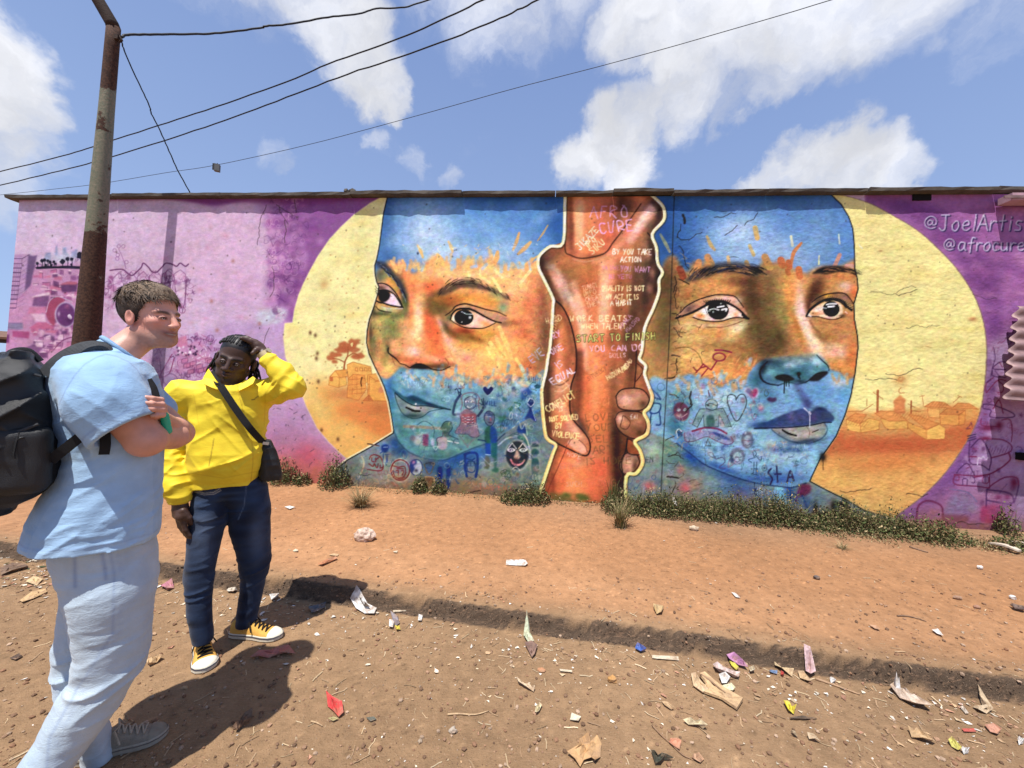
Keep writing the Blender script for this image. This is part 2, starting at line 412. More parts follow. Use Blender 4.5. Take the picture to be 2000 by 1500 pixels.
    spray(672,768,30,12,(216,140,70),.7,clip=ML);spray(750,800,30,10,(204,118,54),.6,clip=ML);spray(745,835,26,22,(224,134,50),.7,clip=ML)
    spray(665,860,30,26,(242,190,92),.7,clip=ML);spray(620,790,14,40,(244,214,118),.6,-25,clip=ML);spray(690,890,20,12,(246,196,90),.6,clip=ML)

    o=(180,98,48)
    for x,y,rx,ry in[(680,676,19,9),(692,668,12,6),(668,684,14,7),(700,695,13,6),(655,694,12,6),(646,700,8,5),(655,707,7,4),(695,698,10,5),(690,682,12,6)]:
        fill([(x+rx*(1+.18*RNG.normal())*math.cos(t),y+ry*(1+.2*RNG.normal())*math.sin(t))for t in np.linspace(0,6.28,13)[:-1]],(196,108,56),.92,.5,clip=ML,tex=.25)
    line([(672,720),(674,706),(679,694),(680,676)],4,o,.95,taper=-.6);line([(673,708),(662,702),(650,700)],2,o);line([(677,698),(690,690),(700,694)],2,o)
    fill([(685,672),(690,670),(688,678)],(250,236,150),.9)
    def house(pts,c,rim=(196,112,40),w=1.1):
        fill(pts,c,.92,0,smooth=False,clip=ML2);line(pts+[pts[0]],w,rim,.85,smooth=False,clip=ML2)
    ML2=ML
    house([(678,712),(690,707),(724,716),(728,740),(700,756),(680,745)],(244,178,66))
    house([(644,736),(655,724),(675,722),(677,752),(660,757),(642,752)],(246,186,72));house([(655,724),(677,722),(680,735),(664,738)],(238,166,58))
    line([(644,736),(662,738),(662,757)],1,(200,120,40))
    fill([(645,737),(651,737),(651,745),(645,745)],(204,110,46),.9,smooth=False)
    house([(680,740),(690,731),(712,733),(716,760),(700,782),(678,776)],(240,166,60));house([(718,732),(745,728),(765,770),(766,783),(728,783),(718,770)],(244,176,62))
    house([(709,783),(721,771),(729,783)],(208,122,56))
    for x in(694,703,712,720):
        line([(x,718),(x+5,719),(x+5,725),(x,724),(x,718)],1,(190,104,36),.9,smooth=False)
    for y in(742,752,762,770):
        line([(682,y),(713,y-3)],1,(196,110,40),.8,smooth=False)
        for x in(688,697,706):line([(x,y),(x,y-6)],.9,(196,110,40),.7,smooth=False)
    line([(722,735),(738,745),(748,743),(755,750)],1,(200,112,40));line([(722,735),(720,782)],1,(200,112,40));line([(732,746),(745,740)],1,(200,112,40))
    line([(707,737),(705,746),(706,754)],2.4,(84,52,26),.95);fill([(742,757),(750,756),(752,766),(740,767)],(224,140,104),.7,1)
    for k in range(70):
        x,y=600+RNG.random()*120,480+RNG.random()*280
        if RNG.random()<.6:spray(x,y,1.5,1.5,(190,130,70),.6,clip=ML)
    for x,y in[(616,655),(620,690),(618,700),(622,745),(606,650),(628,840),(660,858)]:spray(x,y,3,4,(110,74,46),.7,clip=ML)
    spray(633,555,8,10,(214,170,100),.6,40,clip=ML)


    moonR=[(1610,378),(1640,381),(1695,397),(1740,420),(1790,450),(1830,485),(1865,522),(1895,565),(1915,610),(1925,660),(1926,710),(1917,790),(1900,840),(1870,890),(1840,930),(1800,970),(1760,1000),(1728,1022),(1640,1010),(1560,960),(1560,400)]
    line(moonR[1:18],4.5,(150,120,110),.8)
    MR=full(moonR,0)
    ML2=MR
    comp(MR,slice(None),slice(None),(244,232,148))
    for k in range(70):
        x,y=1670+RNG.random()*250,400+RNG.random()*380
        spray(x,y,10+40*RNG.random(),3+8*RNG.random(),[(246,236,150),(226,208,112),(240,216,122),(232,226,140)][k%4],.35,clip=MR,tex=.4)
    fill([(1600,812),(1700,806),(1760,800),(1930,812),(1930,1060),(1560,1060)],(226,160,76),.9,5,clip=MR,tex=.4)
    fill([(1600,838),(1700,850),(1800,846),(1930,820),(1890,880),(1700,890),(1600,886)],(204,106,50),.85,8,clip=MR,tex=.5)
    spray(1740,872,80,12,(196,92,40),.6,clip=MR);spray(1700,910,90,16,(222,140,62),.7,clip=MR);spray(1760,905,60,20,(226,140,58),.6,clip=MR)
    fill([(1560,930),(1700,926),(1850,910),(1830,960),(1740,1030),(1600,1000)],(236,178,88),.85,12,clip=MR,tex=.5)
    spray(1625,935,50,30,(232,180,84),.7,clip=MR);spray(1700,985,50,26,(240,188,96),.7,clip=MR)
    for k in range(120):
        x,y=1600+RNG.random()*250,930+RNG.random()*80
        line([(x,y),(x+4+6*RNG.random(),y+RNG.normal()*1.5)],1.1,[(206,130,56),(250,212,130),(190,112,48)][k%3],.5,clip=MR)
    hs=(190,112,44)
    def hp(l,c):house(tr(l,1640,720,4.545),c,hs,1.2)
    hp([(60,450),(180,490),(190,570),(65,545)],(242,190,84));hp([(180,490),(260,440),(355,460),(350,540),(190,570)],(240,184,78));hp([(60,450),(140,395),(240,410),(180,490)],(226,148,66))
    hp([(310,400),(360,375),(500,380),(600,460),(440,470)],(230,156,70));hp([(360,440),(440,465),(600,465),(605,535),(440,540),(400,520)],(242,186,80))
    hp([(600,470),(770,545),(770,630),(700,590),(610,530)],(236,172,68));hp([(770,545),(885,495),(940,530),(930,625),(770,630)],(244,196,84));hp([(610,410),(700,420),(885,490),(770,540)],(228,152,66))
    hp([(890,400),(1060,410),(1060,505),(895,495)],(236,168,68));hp([(1060,410),(1115,370),(1110,490),(1060,505)],(230,158,64));hp([(750,340),(830,290),(930,300),(1000,350)],(226,150,72));hp([(780,350),(890,360),(890,440),(790,430)],(242,186,92))
    hp([(1000,350),(1050,305),(1150,310),(1230,360)],(226,152,72));hp([(890,405),(950,355),(1115,370),(1060,410)],(224,146,66))
    for k in range(26):
        x0=[70,470,640,800][k%4]+24*(k//4);y0=[470,400,430,320][k%4]+5*(k//4)
        line(tr([(x0+40,y0-30),(x0,y0+20)],1640,720,4.545),1,(186,104,38),.6,clip=MR)
    for l,w in[([(338,195),(335,380)],4.5),([(298,210),(385,272)],1.4),([(635,290),(635,395)],3.6),([(605,312),(670,345)],1.3),([(240,268),(240,330)],1),([(60,380),(200,378),(295,315)],1.3),([(745,330),(730,235)],1),([(710,250),(750,240)],1),([(1010,300),(1070,245)],1),([(1050,240),(1085,255)],1.2),([(640,375),(720,380)],1.2)]:
        line(tr(l,1640,720,4.545),w,(172,90,40),.9,smooth=False,clip=MR)
    fill(tr([(480,290),(510,260),(540,235),(560,255),(590,280),(580,320),(580,400),(490,390),(485,330)],1640,720,4.545),(216,132,66),.9,.7,clip=MR)
    line(tr([(545,170),(525,190),(535,215),(575,215)],1640,720,4.545),1.4,(190,108,50),.9);spray(1759,742,13,11,(220,170,96),.8,clip=MR)
    for k in range(12):
        t=RNG.random()*6.3;line([(1759+9*math.cos(t),741+7*math.sin(t)),(1759+5*math.cos(t+2),741+5*math.sin(t+2))],.9,(206,140,70),.6)
    spray(1900,623,8,4,(196,130,80),.7,clip=MR);spray(1720,490,4,2,(190,130,80),.6,clip=MR);spray(1822,897,7,10,(190,130,60),.6,clip=MR);spray(1790,920,12,6,(196,132,62),.5,clip=MR)
    for k in range(26):
        x,y=1680+RNG.random()*220,420+RNG.random()*380;l=12+40*RNG.random()
        line([(x+l*q/4,y+RNG.normal()*1.4)for q in range(5)],1,(184,160,76),.5,clip=MR)


    FLp=[(758,378),(749,417),(741,480),(736,505),(732,518),(732.5,536),(735.5,550),(740,560),(738,574),(730,600),(721,625),(717,647),(716,670),(721,692),(731,714),(742,736),(751,757),(759,783),(765,815),(769,842),(768,846),(726,872),(679,898),(658,915),(650,930),(636,1010),(900,1010),(1120,1010),(1120,378)]
    line(FLp[:25],7.5,(250,244,196),.9,smooth=False)
    FL=full(FLp,0,False)
    def S(lst,clip):
        for q in lst:spray(q[0],q[1],q[2],q[3],q[4],q[5],q[6]if len(q)>6 else 0,clip=clip,tex=.3)
    comp(FL,slice(None),slice(None),(70,140,210))
    S([(760,440,22,90,(24,84,156),.9),(900,378,200,22,(18,74,146),.9),(1085,430,26,60,(30,92,164),.9),(840,425,60,45,(122,176,226),.8),(835,490,70,40,(160,198,234),.8),(930,440,60,40,(86,154,220),.6),(1000,470,60,40,(120,174,224),.7),(960,500,70,30,(140,184,228),.7),
       (1050,470,25,40,(86,142,200),.6),(765,510,14,26,(40,100,170),.7),(790,430,16,50,(84,146,210),.6),(900,420,30,20,(100,166,226),.6),(1010,420,40,24,(70,134,204),.6)],FL)
    for k in range(46):
        x,y=770+RNG.random()*310,400+RNG.random()*120
        spray(x,y,12+20*RNG.random(),7+10*RNG.random(),[(172,206,238),(90,150,214),(60,124,196)][k%3],.22,-30,clip=FL,tex=.5)
    S([(835,455,60,46,(196,222,246),.75),(880,500,60,26,(196,220,244),.7),(990,495,60,30,(170,206,240),.65),(930,440,40,26,(130,184,234),.5),(1010,440,30,26,(110,164,222),.5)],FL)

    mid=[(735,545),(750,520),(762,509),(775,516),(785,508),(793,524),(800,532),(812,536),(824,520),(836,510),(850,498),(866,510),(880,514),(892,527),(905,512),(920,505),(935,520),(950,507),(962,500),(974,520),(990,516),(1006,530),(1022,518),(1040,512),(1058,524),(1078,560),(1084,640),(1074,735),(1060,742),(1020,738),(1000,744),(970,742),(958,748),(952,762),(945,745),(925,740),(905,735),(880,742),(860,730),(848,724),(838,722),(815,716),(800,724),(785,716),(772,730),(758,742),(742,738),(720,700),(712,660),(722,620)]
    WL=full(mid,3.6)*FL
    comp(WL,slice(None),slice(None),(240,164,96),tex=.12)
    S([(800,545,26,26,(236,130,56),.7),(843,555,24,20,(240,120,60),.8),(826,540,18,14,(246,190,120),.7),(870,528,40,14,(250,198,128),.8),(940,535,60,18,(252,206,132),.8),(1010,548,50,20,(248,196,124),.8),(1045,590,22,60,(226,130,78),.8),(1062,640,16,70,(170,104,74),.8),(1030,640,24,40,(238,160,100),.6),(1025,655,20,26,(206,88,48),.7),(1010,690,40,30,(244,160,84),.7),(1035,712,26,16,(206,92,48),.7),(1055,700,16,30,(130,96,66),.7),
       (803,588,13,34,(240,120,66),.8),(815,608,16,26,(250,208,150),.9),(797,620,14,26,(238,178,100),.8),(820,655,22,22,(246,216,160),.85),(840,640,20,30,(244,110,44),.85),(852,668,22,26,(240,116,40),.85),(866,700,22,16,(226,84,36),.8),(876,660,14,34,(246,176,146),.9,-22),(880,690,14,14,(250,186,110),.7),(920,700,34,14,(250,206,130),.8),(912,702,9,9,(236,134,134),.7),(940,715,20,20,(250,180,110),.7),(970,700,40,30,(252,188,96),.75),(985,735,30,8,(232,130,70),.6),
       (745,640,22,30,(150,152,84),.85),(757,616,20,16,(168,172,96),.85),(770,655,14,26,(126,146,84),.9),(737,665,10,22,(196,160,84),.8),(742,676,8,12,(214,132,76),.7),(728,690,10,18,(120,108,68),.8),(752,700,12,20,(150,128,70),.8),(760,722,14,14,(210,196,96),.85),(775,700,12,16,(216,184,106),.8),(724,650,4,26,(70,68,56),.8),(730,608,5,16,(74,74,58),.8)],WL)
    S([(842,600,12,22,(96,70,50),.85,10),(850,580,14,10,(120,84,60),.8),(858,606,16,10,(90,72,48),.8),(784,560,6,26,(96,74,74),.8,-14),(792,592,5,20,(70,66,62),.75),(776,616,16,6,(96,112,66),.8,-15),(766,640,10,22,(110,128,72),.75),(752,660,8,18,(130,140,80),.7),(764,690,7,12,(150,130,80),.8),(818,628,10,26,(255,226,176),.85),(802,610,6,26,(232,120,70),.7),(838,626,10,22,(236,96,44),.8,-10),(850,650,14,18,(238,100,36),.8),(864,640,5,22,(250,190,170),.85,-24),(880,672,6,16,(250,196,170),.8,-26),(870,712,14,4,(110,84,60),.7),(1060,590,10,40,(150,84,60),.75),(1066,660,12,44,(110,76,58),.85),(1030,600,10,30,(226,120,70),.7),(1015,560,16,16,(252,200,130),.7),(740,632,8,14,(206,176,96),.7),(730,665,5,16,(100,96,60),.7),(800,702,10,5,(196,90,56),.7),(840,560,12,10,(232,90,40),.7),(905,545,30,6,(240,170,140),.7)],WL)

    S([(772,672,12,12,(240,160,104),.9),(775,686,11,11,(242,172,120),.9),(800,678,14,10,(236,152,96),.7),(806,684,12,8,(250,206,186),.95),(790,694,16,10,(234,140,88),.7),(826,672,10,8,(200,140,80),.5),(845,702,16,5,(250,190,160),.9,10),(820,704,30,8,(224,120,76),.8),(857,690,10,8,(236,110,50),.6),(796,704,14,6,(214,108,64),.7),(846,716,30,4,(168,120,76),.8),(868,717,10,5,(120,104,62),.8),(757,680,4,14,(84,84,64),.85)],WL)
    line([(760,678),(759,688),(765,693),(773,699),(779,707)],1.8,(40,36,36),.95,taper=.5);line([(765,693),(768,705),(772,714)],1.2,(150,96,64),.8)
    fill([(801,718),(810,712.5),(820,711),(830,713.5),(842,720),(826,719),(812,721)],(92,84,84),.9,.6);line([(801,718),(810,712.5),(820,711),(830,713.5),(843,720)],2,(36,32,34),.95,taper=.5);line([(843,720),(862,723),(878,717)],1.6,(116,84,60),.8)
    for mk,c_,a_ in((WL,(246,206,146),.20),):
        comp(mk,slice(None),slice(None),c_,a_,None,.3)

    def T1(l):return tr(l,700,480,10)
    S([(752,535,18,12,(150,150,104),.9),(742,540,8,12,(110,112,96),.8),(766,548,12,8,(226,160,60),.9,40),(776,562,9,13,(196,160,76),.8,30),(788,572,6,28,(110,90,84),.8,-12),(790,590,6,18,(96,100,70),.8),(745,612,18,5,(70,76,56),.7),(756,606,16,5,(190,196,140),.8),(788,608,8,14,(140,146,84),.7)],FL)
    fill(T1([(350,300),(480,310),(600,400),(720,550),(830,690),(905,880),(900,960),(830,850),(760,740),(640,610),(560,520),(440,440),(350,390)]),(66,74,92),.85,1.5,clip=FL)
    for k in range(24):
        t=k/23;x,y=736+50*t+RNG.normal()*1.5,513+30*t+30*t*t+RNG.normal()*2
        line([(x,y),(x+5,y+2+5*t),(x+8,y+6+10*t)],1.1,[(24,26,38),(36,60,110),(150,158,160)][k%3],.85,clip=FL)
    fill(T1([(390,740),(480,735),(600,790),(720,920),(810,1060),(870,1200),(820,1150),(740,1010),(620,920),(430,880)]),(196,160,150),.9,.6,clip=FL);spray(744,563,8,5,(110,84,80),.8,clip=FL)
    fill(T1([(590,940),(700,960),(790,1060),(840,1160),(790,1185),(620,1150),(490,1110),(560,1050)]),(226,202,212),1,.4)
    fill(T1([(430,880),(520,870),(610,920),(620,1000),(560,1080),(470,1110),(410,1060),(395,960)]),(26,25,28),1,.5);spray(750,578,5,4,(62,62,60),.7)
    line(T1([(390,735),(480,735),(600,785),(720,910),(810,1060),(872,1210)]),2.6,(30,27,30),.95,taper=.3);line(T1([(420,870),(560,870),(680,935),(760,1030),(850,1185)]),2.6,(28,26,28),.95)
    line(T1([(360,1080),(420,1110),(500,1125),(650,1170),(860,1205)]),3,(30,28,30),.95);line(T1([(460,1195),(600,1225),(860,1225)]),2.4,(206,206,176),.8);line(T1([(340,1180),(400,1250),(520,1285),(640,1300)]),3,(52,50,42),.8,taper=.6)
    line(T1([(620,960),(650,1000)]),.8,(90,70,80),.6)
    for l in([(430,870),(370,840),(330,780)],[(420,890),(360,880),(325,840)],[(415,920),(370,925),(330,890)],[(410,950),(370,950),(345,930)]):line(T1(l),1.3,(20,20,22),.95,taper=-.6)
    def T2(l):return tr(l,840,520,8.333)
    S([(868,592,26,14,(124,90,52),.9),(852,598,12,16,(140,116,64),.85),(905,582,34,9,(236,160,50),.95),(880,585,20,9,(190,120,50),.8),(955,590,24,10,(226,156,60),.9,18),(982,600,12,12,(156,164,120),.9),(972,575,14,8,(150,160,120),.7,30),(880,620,12,10,(110,110,80),.8),(872,640,6,16,(100,100,76),.8,-30),(890,655,24,7,(130,110,60),.85,30),(910,648,24,8,(176,74,44),.9,12),(925,660,26,9,(150,106,44),.85,16),(950,652,24,9,(222,164,56),.85),(915,674,26,7,(236,180,80),.8,12),(985,632,16,6,(150,130,90),.7),(1005,630,14,6,(206,110,70),.7)],FL)
    fill(T2([(120,440),(200,350),(320,290),(480,230),(620,222),(760,260),(900,320),(1050,360),(1150,440),(1300,500),(1250,550),(1100,450),(900,400),(700,360),(500,360),(350,430),(210,480)]),(92,80,74),.8,2.2)
    for k in range(60):
        t=RNG.random();X=130+1200*t;Y=430-200*math.sin(min(1,t*2.1)*1.57)+max(0,t-.45)*420+RNG.normal()*40
        an=-1.0+1.8*min(1,t*1.6)
        L=70+60*RNG.random();q=[(X,Y),(X+L*math.cos(an)*.5,Y+L*math.sin(an)*.5-8),(X+L*math.cos(an),Y+L*math.sin(an))]
        line(T2(q),1.2,[(22,20,22),(30,27,30),(190,170,130)][k%3],.85,taper=.6)
    fill(T2([(400,690),(560,640),(800,700),(1100,790),(1280,850),(1150,920),(1050,890),(900,815),(720,715),(550,690)]),(196,152,122),.9,.8);spray(955,612,14,4,(222,170,130),.7,20)
    fill(T2([(340,870),(400,770),(560,720),(720,730),(900,830),(1060,905),(950,980),(780,1010),(600,990),(430,930)]),(238,188,160),1,.5);spray(950,633,12,5,(240,160,80),.7,20);spray(925,628,8,6,(244,206,190),.7)
    fill([(906.5+18.6*math.cos(t),620.5+15.2*math.sin(t))for t in np.linspace(0,6.28,25)[:-1]],(24,24,26),1,.4);fill(T2([(365,870),(385,810),(400,860),(395,900)]),(240,224,216),.9)
    spray(903,624,6,5,(60,60,60),.7)
    line(T2([(250,800),(350,730),(420,650),(560,612),(700,640),(900,700),(1100,745),(1240,810)]),3.2,(44,38,42),.9,taper=.6,soft=.9)
    line(T2([(330,870),(365,770),(450,700),(600,690),(720,725),(900,825),(1050,895),(1160,920)]),4.6,(28,26,28),.97,taper=.5);line(T2([(330,870),(420,935),(560,995),(760,1012),(900,1000),(1060,925)]),2.1,(40,30,32),.95,taper=.4)
    line(T2([(510,738),(600,780),(690,780)]),1.5,(236,240,246),.95);spray(918,620,3,3,(226,232,240),.95,tex=0);spray(902,629,1.2,1.2,(240,240,240),.9,tex=0)
    for l,w in[([(1130,990),(1200,1180),(1270,1320),(1320,1490)],10),([(1070,1140),(1110,1260),(1180,1370),(1260,1490)],8),([(980,1250),(1050,1380),(1120,1500)],12),([(1400,1500),(1520,1700)],6),([(930,1330),(1040,1480),(1130,1640)],10)]:line(T2(l),w,(252,206,116),.85,taper=.35,tex=.2)
    for l,w in[([(620,50),(640,160)],6),([(860,190),(960,270)],6),([(1030,200),(1150,410)],6),([(1030,20),(1160,180)],6),([(1660,40),(1480,260)],6),([(800,0),(820,150)],4)]:line(T2(l),w,(255,226,150),.8,taper=.4,tex=.2)

    for l,w,c in[([(816,480),(826,503)],7,(246,196,118)),([(876,472),(884,492)],7,(240,200,130)),([(972,492),(966,515)],11,(240,186,104)),([(1014,455),(1002,488)],7,(240,184,100)),([(1036,473),(1012,496)],9,(240,188,104)),([(1070,440),(1050,470)],4,(206,170,110)),([(955,508),(960,530)],12,(248,200,120)),([(855,498),(866,520)],12,(250,196,112)),([(814,512),(818,530)],6,(246,206,120)),([(786,508),(792,528)],7,(246,190,110)),([(764,510),(775,530)],9,(246,190,110)),([(1050,500),(1020,520)],5,(244,190,110)),([(925,508),(915,525)],14,(248,196,116))]:line([l[0],((l[0][0]+l[1][0])/2+1,(l[0][1]+l[1][1])/2),l[1]],w,c,.9,taper=.45,tex=.3,clip=FL)
    for k in range(75):
        x,y=[845,940,1020,1430,1540,1640][k%6]+RNG.normal()*26,475+abs(RNG.normal())*24;t=RNG.random()*3.1;l=1.5+9*RNG.random()
        line([(x,y),(x+l*.5*math.cos(t)+RNG.normal(),y+l*.5*math.sin(t)),(x+l*math.cos(t),y+l*math.sin(t))],1.2,[(250,246,214),(246,220,150),(220,238,244)][k%3],.85)
    spray(816,495,1.6,2.2,(26,30,44),1,tex=0)
    hatch([(990,560),(1070,560),(1075,720),(1010,730),(1000,640)],150,12,60,[(176,66,38),(250,190,120),(206,100,60),(130,84,60)],1,.5,40,FL)
    hatch([(730,620),(790,600),(790,640),(735,700)],80,8,100,[(96,108,66),(206,196,110),(230,170,90)],1,.45,35,FL)
    hatch([(880,690),(1000,680),(1000,735),(890,735)],60,14,60,[(252,220,150),(238,150,80),(250,190,120)],2,.5,25,FL)
    hatch([(830,640),(880,640),(880,705),(850,705)],50,12,65,[(206,84,34),(250,150,80)],1,.4,25,FL)

    CL=full([(740,738),(758,742),(772,730),(785,720),(800,724),(815,716),(840,724),(855,730),(880,745),(905,738),(925,742),(945,748),(952,764),(960,750),(1000,748),(1030,742),(1090,738),(1100,800),(1050,800),(970,855),(917,878),(874,897),(854,899),(822,893),(796,881),(779,863),(771,846),(764,812),(757,775)],2.5)*FL
    comp(CL,slice(None),slice(None),(104,168,192),tex=.1)
    S([(762,760,10,22,(52,120,190),.9),(786,735,8,16,(70,140,150),.8),(800,735,22,12,(140,196,224),.9),(820,752,26,16,(158,204,222),.8),(780,770,16,16,(80,156,196),.8),(830,772,34,10,(86,160,200),.8),(870,760,24,20,(160,196,206),.7),(925,752,18,9,(90,166,214),.8),(890,746,12,6,(150,176,196),.7),(985,752,40,12,(190,206,200),.7),(1035,750,16,9,(210,206,130),.8),(1050,770,20,24,(110,160,196),.7),(765,800,8,22,(60,140,176),.8),(790,840,26,24,(66,132,140),.9),(830,820,34,14,(108,172,190),.7),(880,800,34,26,(110,168,180),.7),(930,800,40,30,(126,164,170),.6),(980,800,34,28,(116,152,166),.7),(860,850,50,22,(92,150,156),.8),(820,868,34,18,(86,160,168),.8),(870,885,40,14,(84,140,140),.8),(920,860,36,16,(110,150,130),.7),(840,893,40,6,(70,120,124),.6),(960,840,26,16,(74,124,150),.8),(1000,830,30,26,(80,124,150),.7),(790,880,10,12,(80,150,170),.6)],CL)
    for k in range(110):
        x,y=775+RNG.random()*280,745+RNG.random()*140
        spray(x,y,3+9*RNG.random(),3+7*RNG.random(),[(178,212,222),(66,118,140),(92,146,136),(150,190,190),(58,128,176)][k%5],.33,clip=CL,tex=.6)
    for k in range(90):
        x=790+RNG.random()*280;y=738+RNG.normal()*7;t=RNG.normal()*.5+1.2;c_=[(246,190,116),(240,150,84),(140,196,220),(96,160,190),(230,206,140)][k%5]
        line([(x,y),(x+10*math.cos(t),y+12*math.sin(t)*(1 if k%5<2 else-1))],4+4*RNG.random(),c_,.5,1.2,taper=.6,clip=FL,tex=.4)
    for k in range(70):
        x=765+RNG.random()*300;y=522+RNG.normal()*8;t=RNG.normal()*.5+1.4
        line([(x,y),(x+9*math.cos(t),y-14*math.sin(t))],4+4*RNG.random(),[(250,200,124),(246,184,104),(160,200,236)][k%3],.6,1.2,taper=.6,clip=FL,tex=.4)

    NL=FL*full([(768,840),(771,846),(779,863),(796,881),(822,893),(854,899),(874,897),(917,878),(970,855),(1060,800),(1080,870),(1060,1010),(630,1010),(650,928),(660,914),(680,897),(726,872)],1,False)
    comp(NL,slice(None),slice(None),(132,142,140))
    S([(770,870,12,16,(26,76,136),.95),(785,882,14,12,(44,84,128),.8),(750,872,20,12,(110,146,180),.8),(725,890,26,12,(136,152,164),.8),(690,915,34,22,(120,130,118),.8),(670,945,26,18,(128,120,100),.8),(760,915,50,20,(140,152,152),.7),(800,930,50,20,(160,150,132),.7),(850,915,40,16,(70,110,150),.8),(900,895,40,14,(40,96,160),.9),(880,920,20,26,(56,104,156),.8),(940,885,26,16,(60,116,176),.85),(960,915,30,20,(130,160,176),.7),(1000,870,30,20,(86,124,140),.8),(1040,850,30,30,(96,130,140),.8),(1050,920,24,36,(116,142,132),.8),(985,930,50,24,(140,142,122),.7),(900,950,60,18,(140,122,96),.8),(800,960,80,14,(150,122,86),.8),(700,965,60,14,(140,116,84),.8),(1000,965,60,14,(128,112,88),.8)],NL)
    hatch([(660,920),(760,880),(900,910),(1060,880),(1060,970),(660,970)],260,7,20,[(176,170,150),(96,104,104),(150,130,96),(120,150,160)],1,.35,60,NL)
    line([(768,843),(771,846),(779,863),(796,881),(822,893),(854,899),(874,897),(917,878),(948,867),(970,855)],2.4,(40,84,110),.6,soft=1.4,taper=-.4)
    line(FLp[:25],2.1,(34,34,36),.95,smooth=False)
    for x,y,rx,ry,c_,a_ in[(818,716,26,5,(96,58,46),.6),(775,700,10,8,(150,84,60),.5),(850,716,22,5,(110,72,50),.6),(806,690,12,7,(250,200,176),.7),(838,698,18,5,(246,170,130),.6)]:spray(x,y,rx,ry,c_,a_,clip=FL)
    line([(758,680),(758,688),(764,694),(772,700),(780,708)],2.6,(36,30,30),.95,taper=.4);line([(781,710),(792,713),(801,718),(811,712),(821,711),(831,714),(843,721),(862,723),(879,716)],2.8,(40,30,30),.85,taper=.4);fill([(803,718),(811,713),(821,712),(830,715),(838,720),(820,721)],(44,36,40),.85,.8);line([(870,700),(876,710),(870,722)],2,(150,86,60),.6)

    def T3(l):return tr(l,700,640,8.333)
    fill(T3([(560,1010),(650,1050),(770,1130),(890,1105),(1000,1150),(1200,1240),(1500,1335),(1250,1295),(1100,1270),(930,1270),(800,1220),(680,1140),(600,1060)]),(40,104,128),.95,.8);spray(812,780,14,4,(30,84,110),.8,10);spray(840,790,16,3,(30,66,96),.8,18)
    fill(T3([(590,1080),(680,1150),(800,1235),(930,1280),(1150,1280),(1260,1300),(1150,1360),(1050,1440),(900,1470),(760,1420),(680,1350),(630,1240)]),(136,156,156),.95,1);spray(815,796,18,5,(186,192,184),.8,8);spray(805,812,20,4.5,(60,92,100),.85);spray(785,790,8,12,(110,140,140),.6)
    line(T3([(600,1060),(680,1140),(800,1222),(930,1272),(1100,1272),(1260,1298),(1500,1335)]),2,(22,52,68),.9);line(T3([(590,1060),(610,1160),(650,1270),(700,1370),(780,1440),(900,1480),(1050,1445),(1170,1360),(1400,1320)]),1.6,(44,84,92),.8);line(T3([(780,1300),(850,1330),(910,1355),(1000,1358)]),4.6,(18,20,20),.97,taper=.3);spray(812,789,1.5,1.5,(250,250,250),1,tex=0);spray(822,797,1.3,1.3,(30,30,30),1,tex=0)
    line(T3([(1180,1240),(1350,1290),(1500,1330)]),1.6,(40,90,90),.8)
    line(T3([(560,1010),(500,960),(420,930)]),3,(60,110,160),.5,soft=1.5)

    D=(40,66,104)
    def T4(l):return tr(l,880,740,10)
    def T6(l):return tr(l,860,850,9.09)
    def T5(l):return tr(l,640,820,7.69)
    fill(T4([(730,325),(640,230),(640,170),(690,150),(740,195),(790,150),(840,175),(830,235)]),(190,200,214),.8,2.5);fill(T4([(730,320),(645,230),(645,175),(690,155),(740,200),(790,155),(835,180),(825,235)]),(38,56,116),.97,.4)
    fill([(977.5+6*math.cos(t),759+6*math.sin(t))for t in np.linspace(0,6.28,13)[:-1]],(112,154,150),.9,.6);fill([(1024+6.5*math.cos(t),763+6.5*math.sin(t))for t in np.linspace(0,6.28,13)[:-1]],(160,178,208),.9,.6)
    fill(T4([(1200,180),(1260,160),(1290,230),(1220,270)]),(52,76,130),.9,.8);fill(T4([(1400,260),(1560,150),(1620,240),(1540,330),(1400,440),(1370,330)]),(44,92,160),.85,1.5);spray(1005,768,8,8,(186,186,196),.7)
    fill(T4([(1600,80),(1760,60),(1760,240),(1700,300),(1600,250),(1540,180)]),(110,178,222),.9,1.2);fill(T4([(1640,150),(1700,120),(1760,150),(1740,190),(1680,190)]),(40,110,130),.95,.4)
    for k in range(7):line(T4([(1560+36*k,70+6*k),(1530+44*k,-50+8*k)]),2,(34,84,150),.9,taper=-.6)
    line(T4([(1640,140),(1700,110),(1770,140)]),1.2,D,.9)
    fill(T4([(180,700),(250,620),(350,590),(440,640),(510,720),(500,820),(530,950),(560,1120),(430,1140),(330,1080),(220,1080),(90,1050),(180,900),(200,800)]),(150,120,138),.9,1);fill(T4([(210,700),(480,690),(500,740),(480,880),(250,870),(210,780)]),(176,96,104),.85,1.2)
    line(T4([(180,700),(200,800),(180,900),(90,1050),(220,1080),(330,1080),(430,1140),(550,1120),(530,950),(500,820),(510,720)]),1.4,(90,84,110),.9)
    for y in(740,790,850):line(T4([(240,y),(290,y+30),(340,y+5),(400,y+25),(440,y)]),1.6,(226,220,222),.85);line(T4([(240,y+14),(340,y+22),(450,y+20)]),1.2,(60,50,74),.8)
    fill(T4([(280,400),(360,350),(450,360),(490,440),(480,540),(400,590),(300,560),(270,480)]),(120,134,156),.9,1);line(T4([(200,600),(230,480),(210,360),(280,290),(400,270),(510,300),(560,380),(540,470),(560,600)]),2.6,(130,112,132),.85);line(T4([(280,400),(360,350),(450,360),(500,440),(480,540),(400,590),(300,560),(270,480),(280,400)]),1.3,(60,64,90),.9)
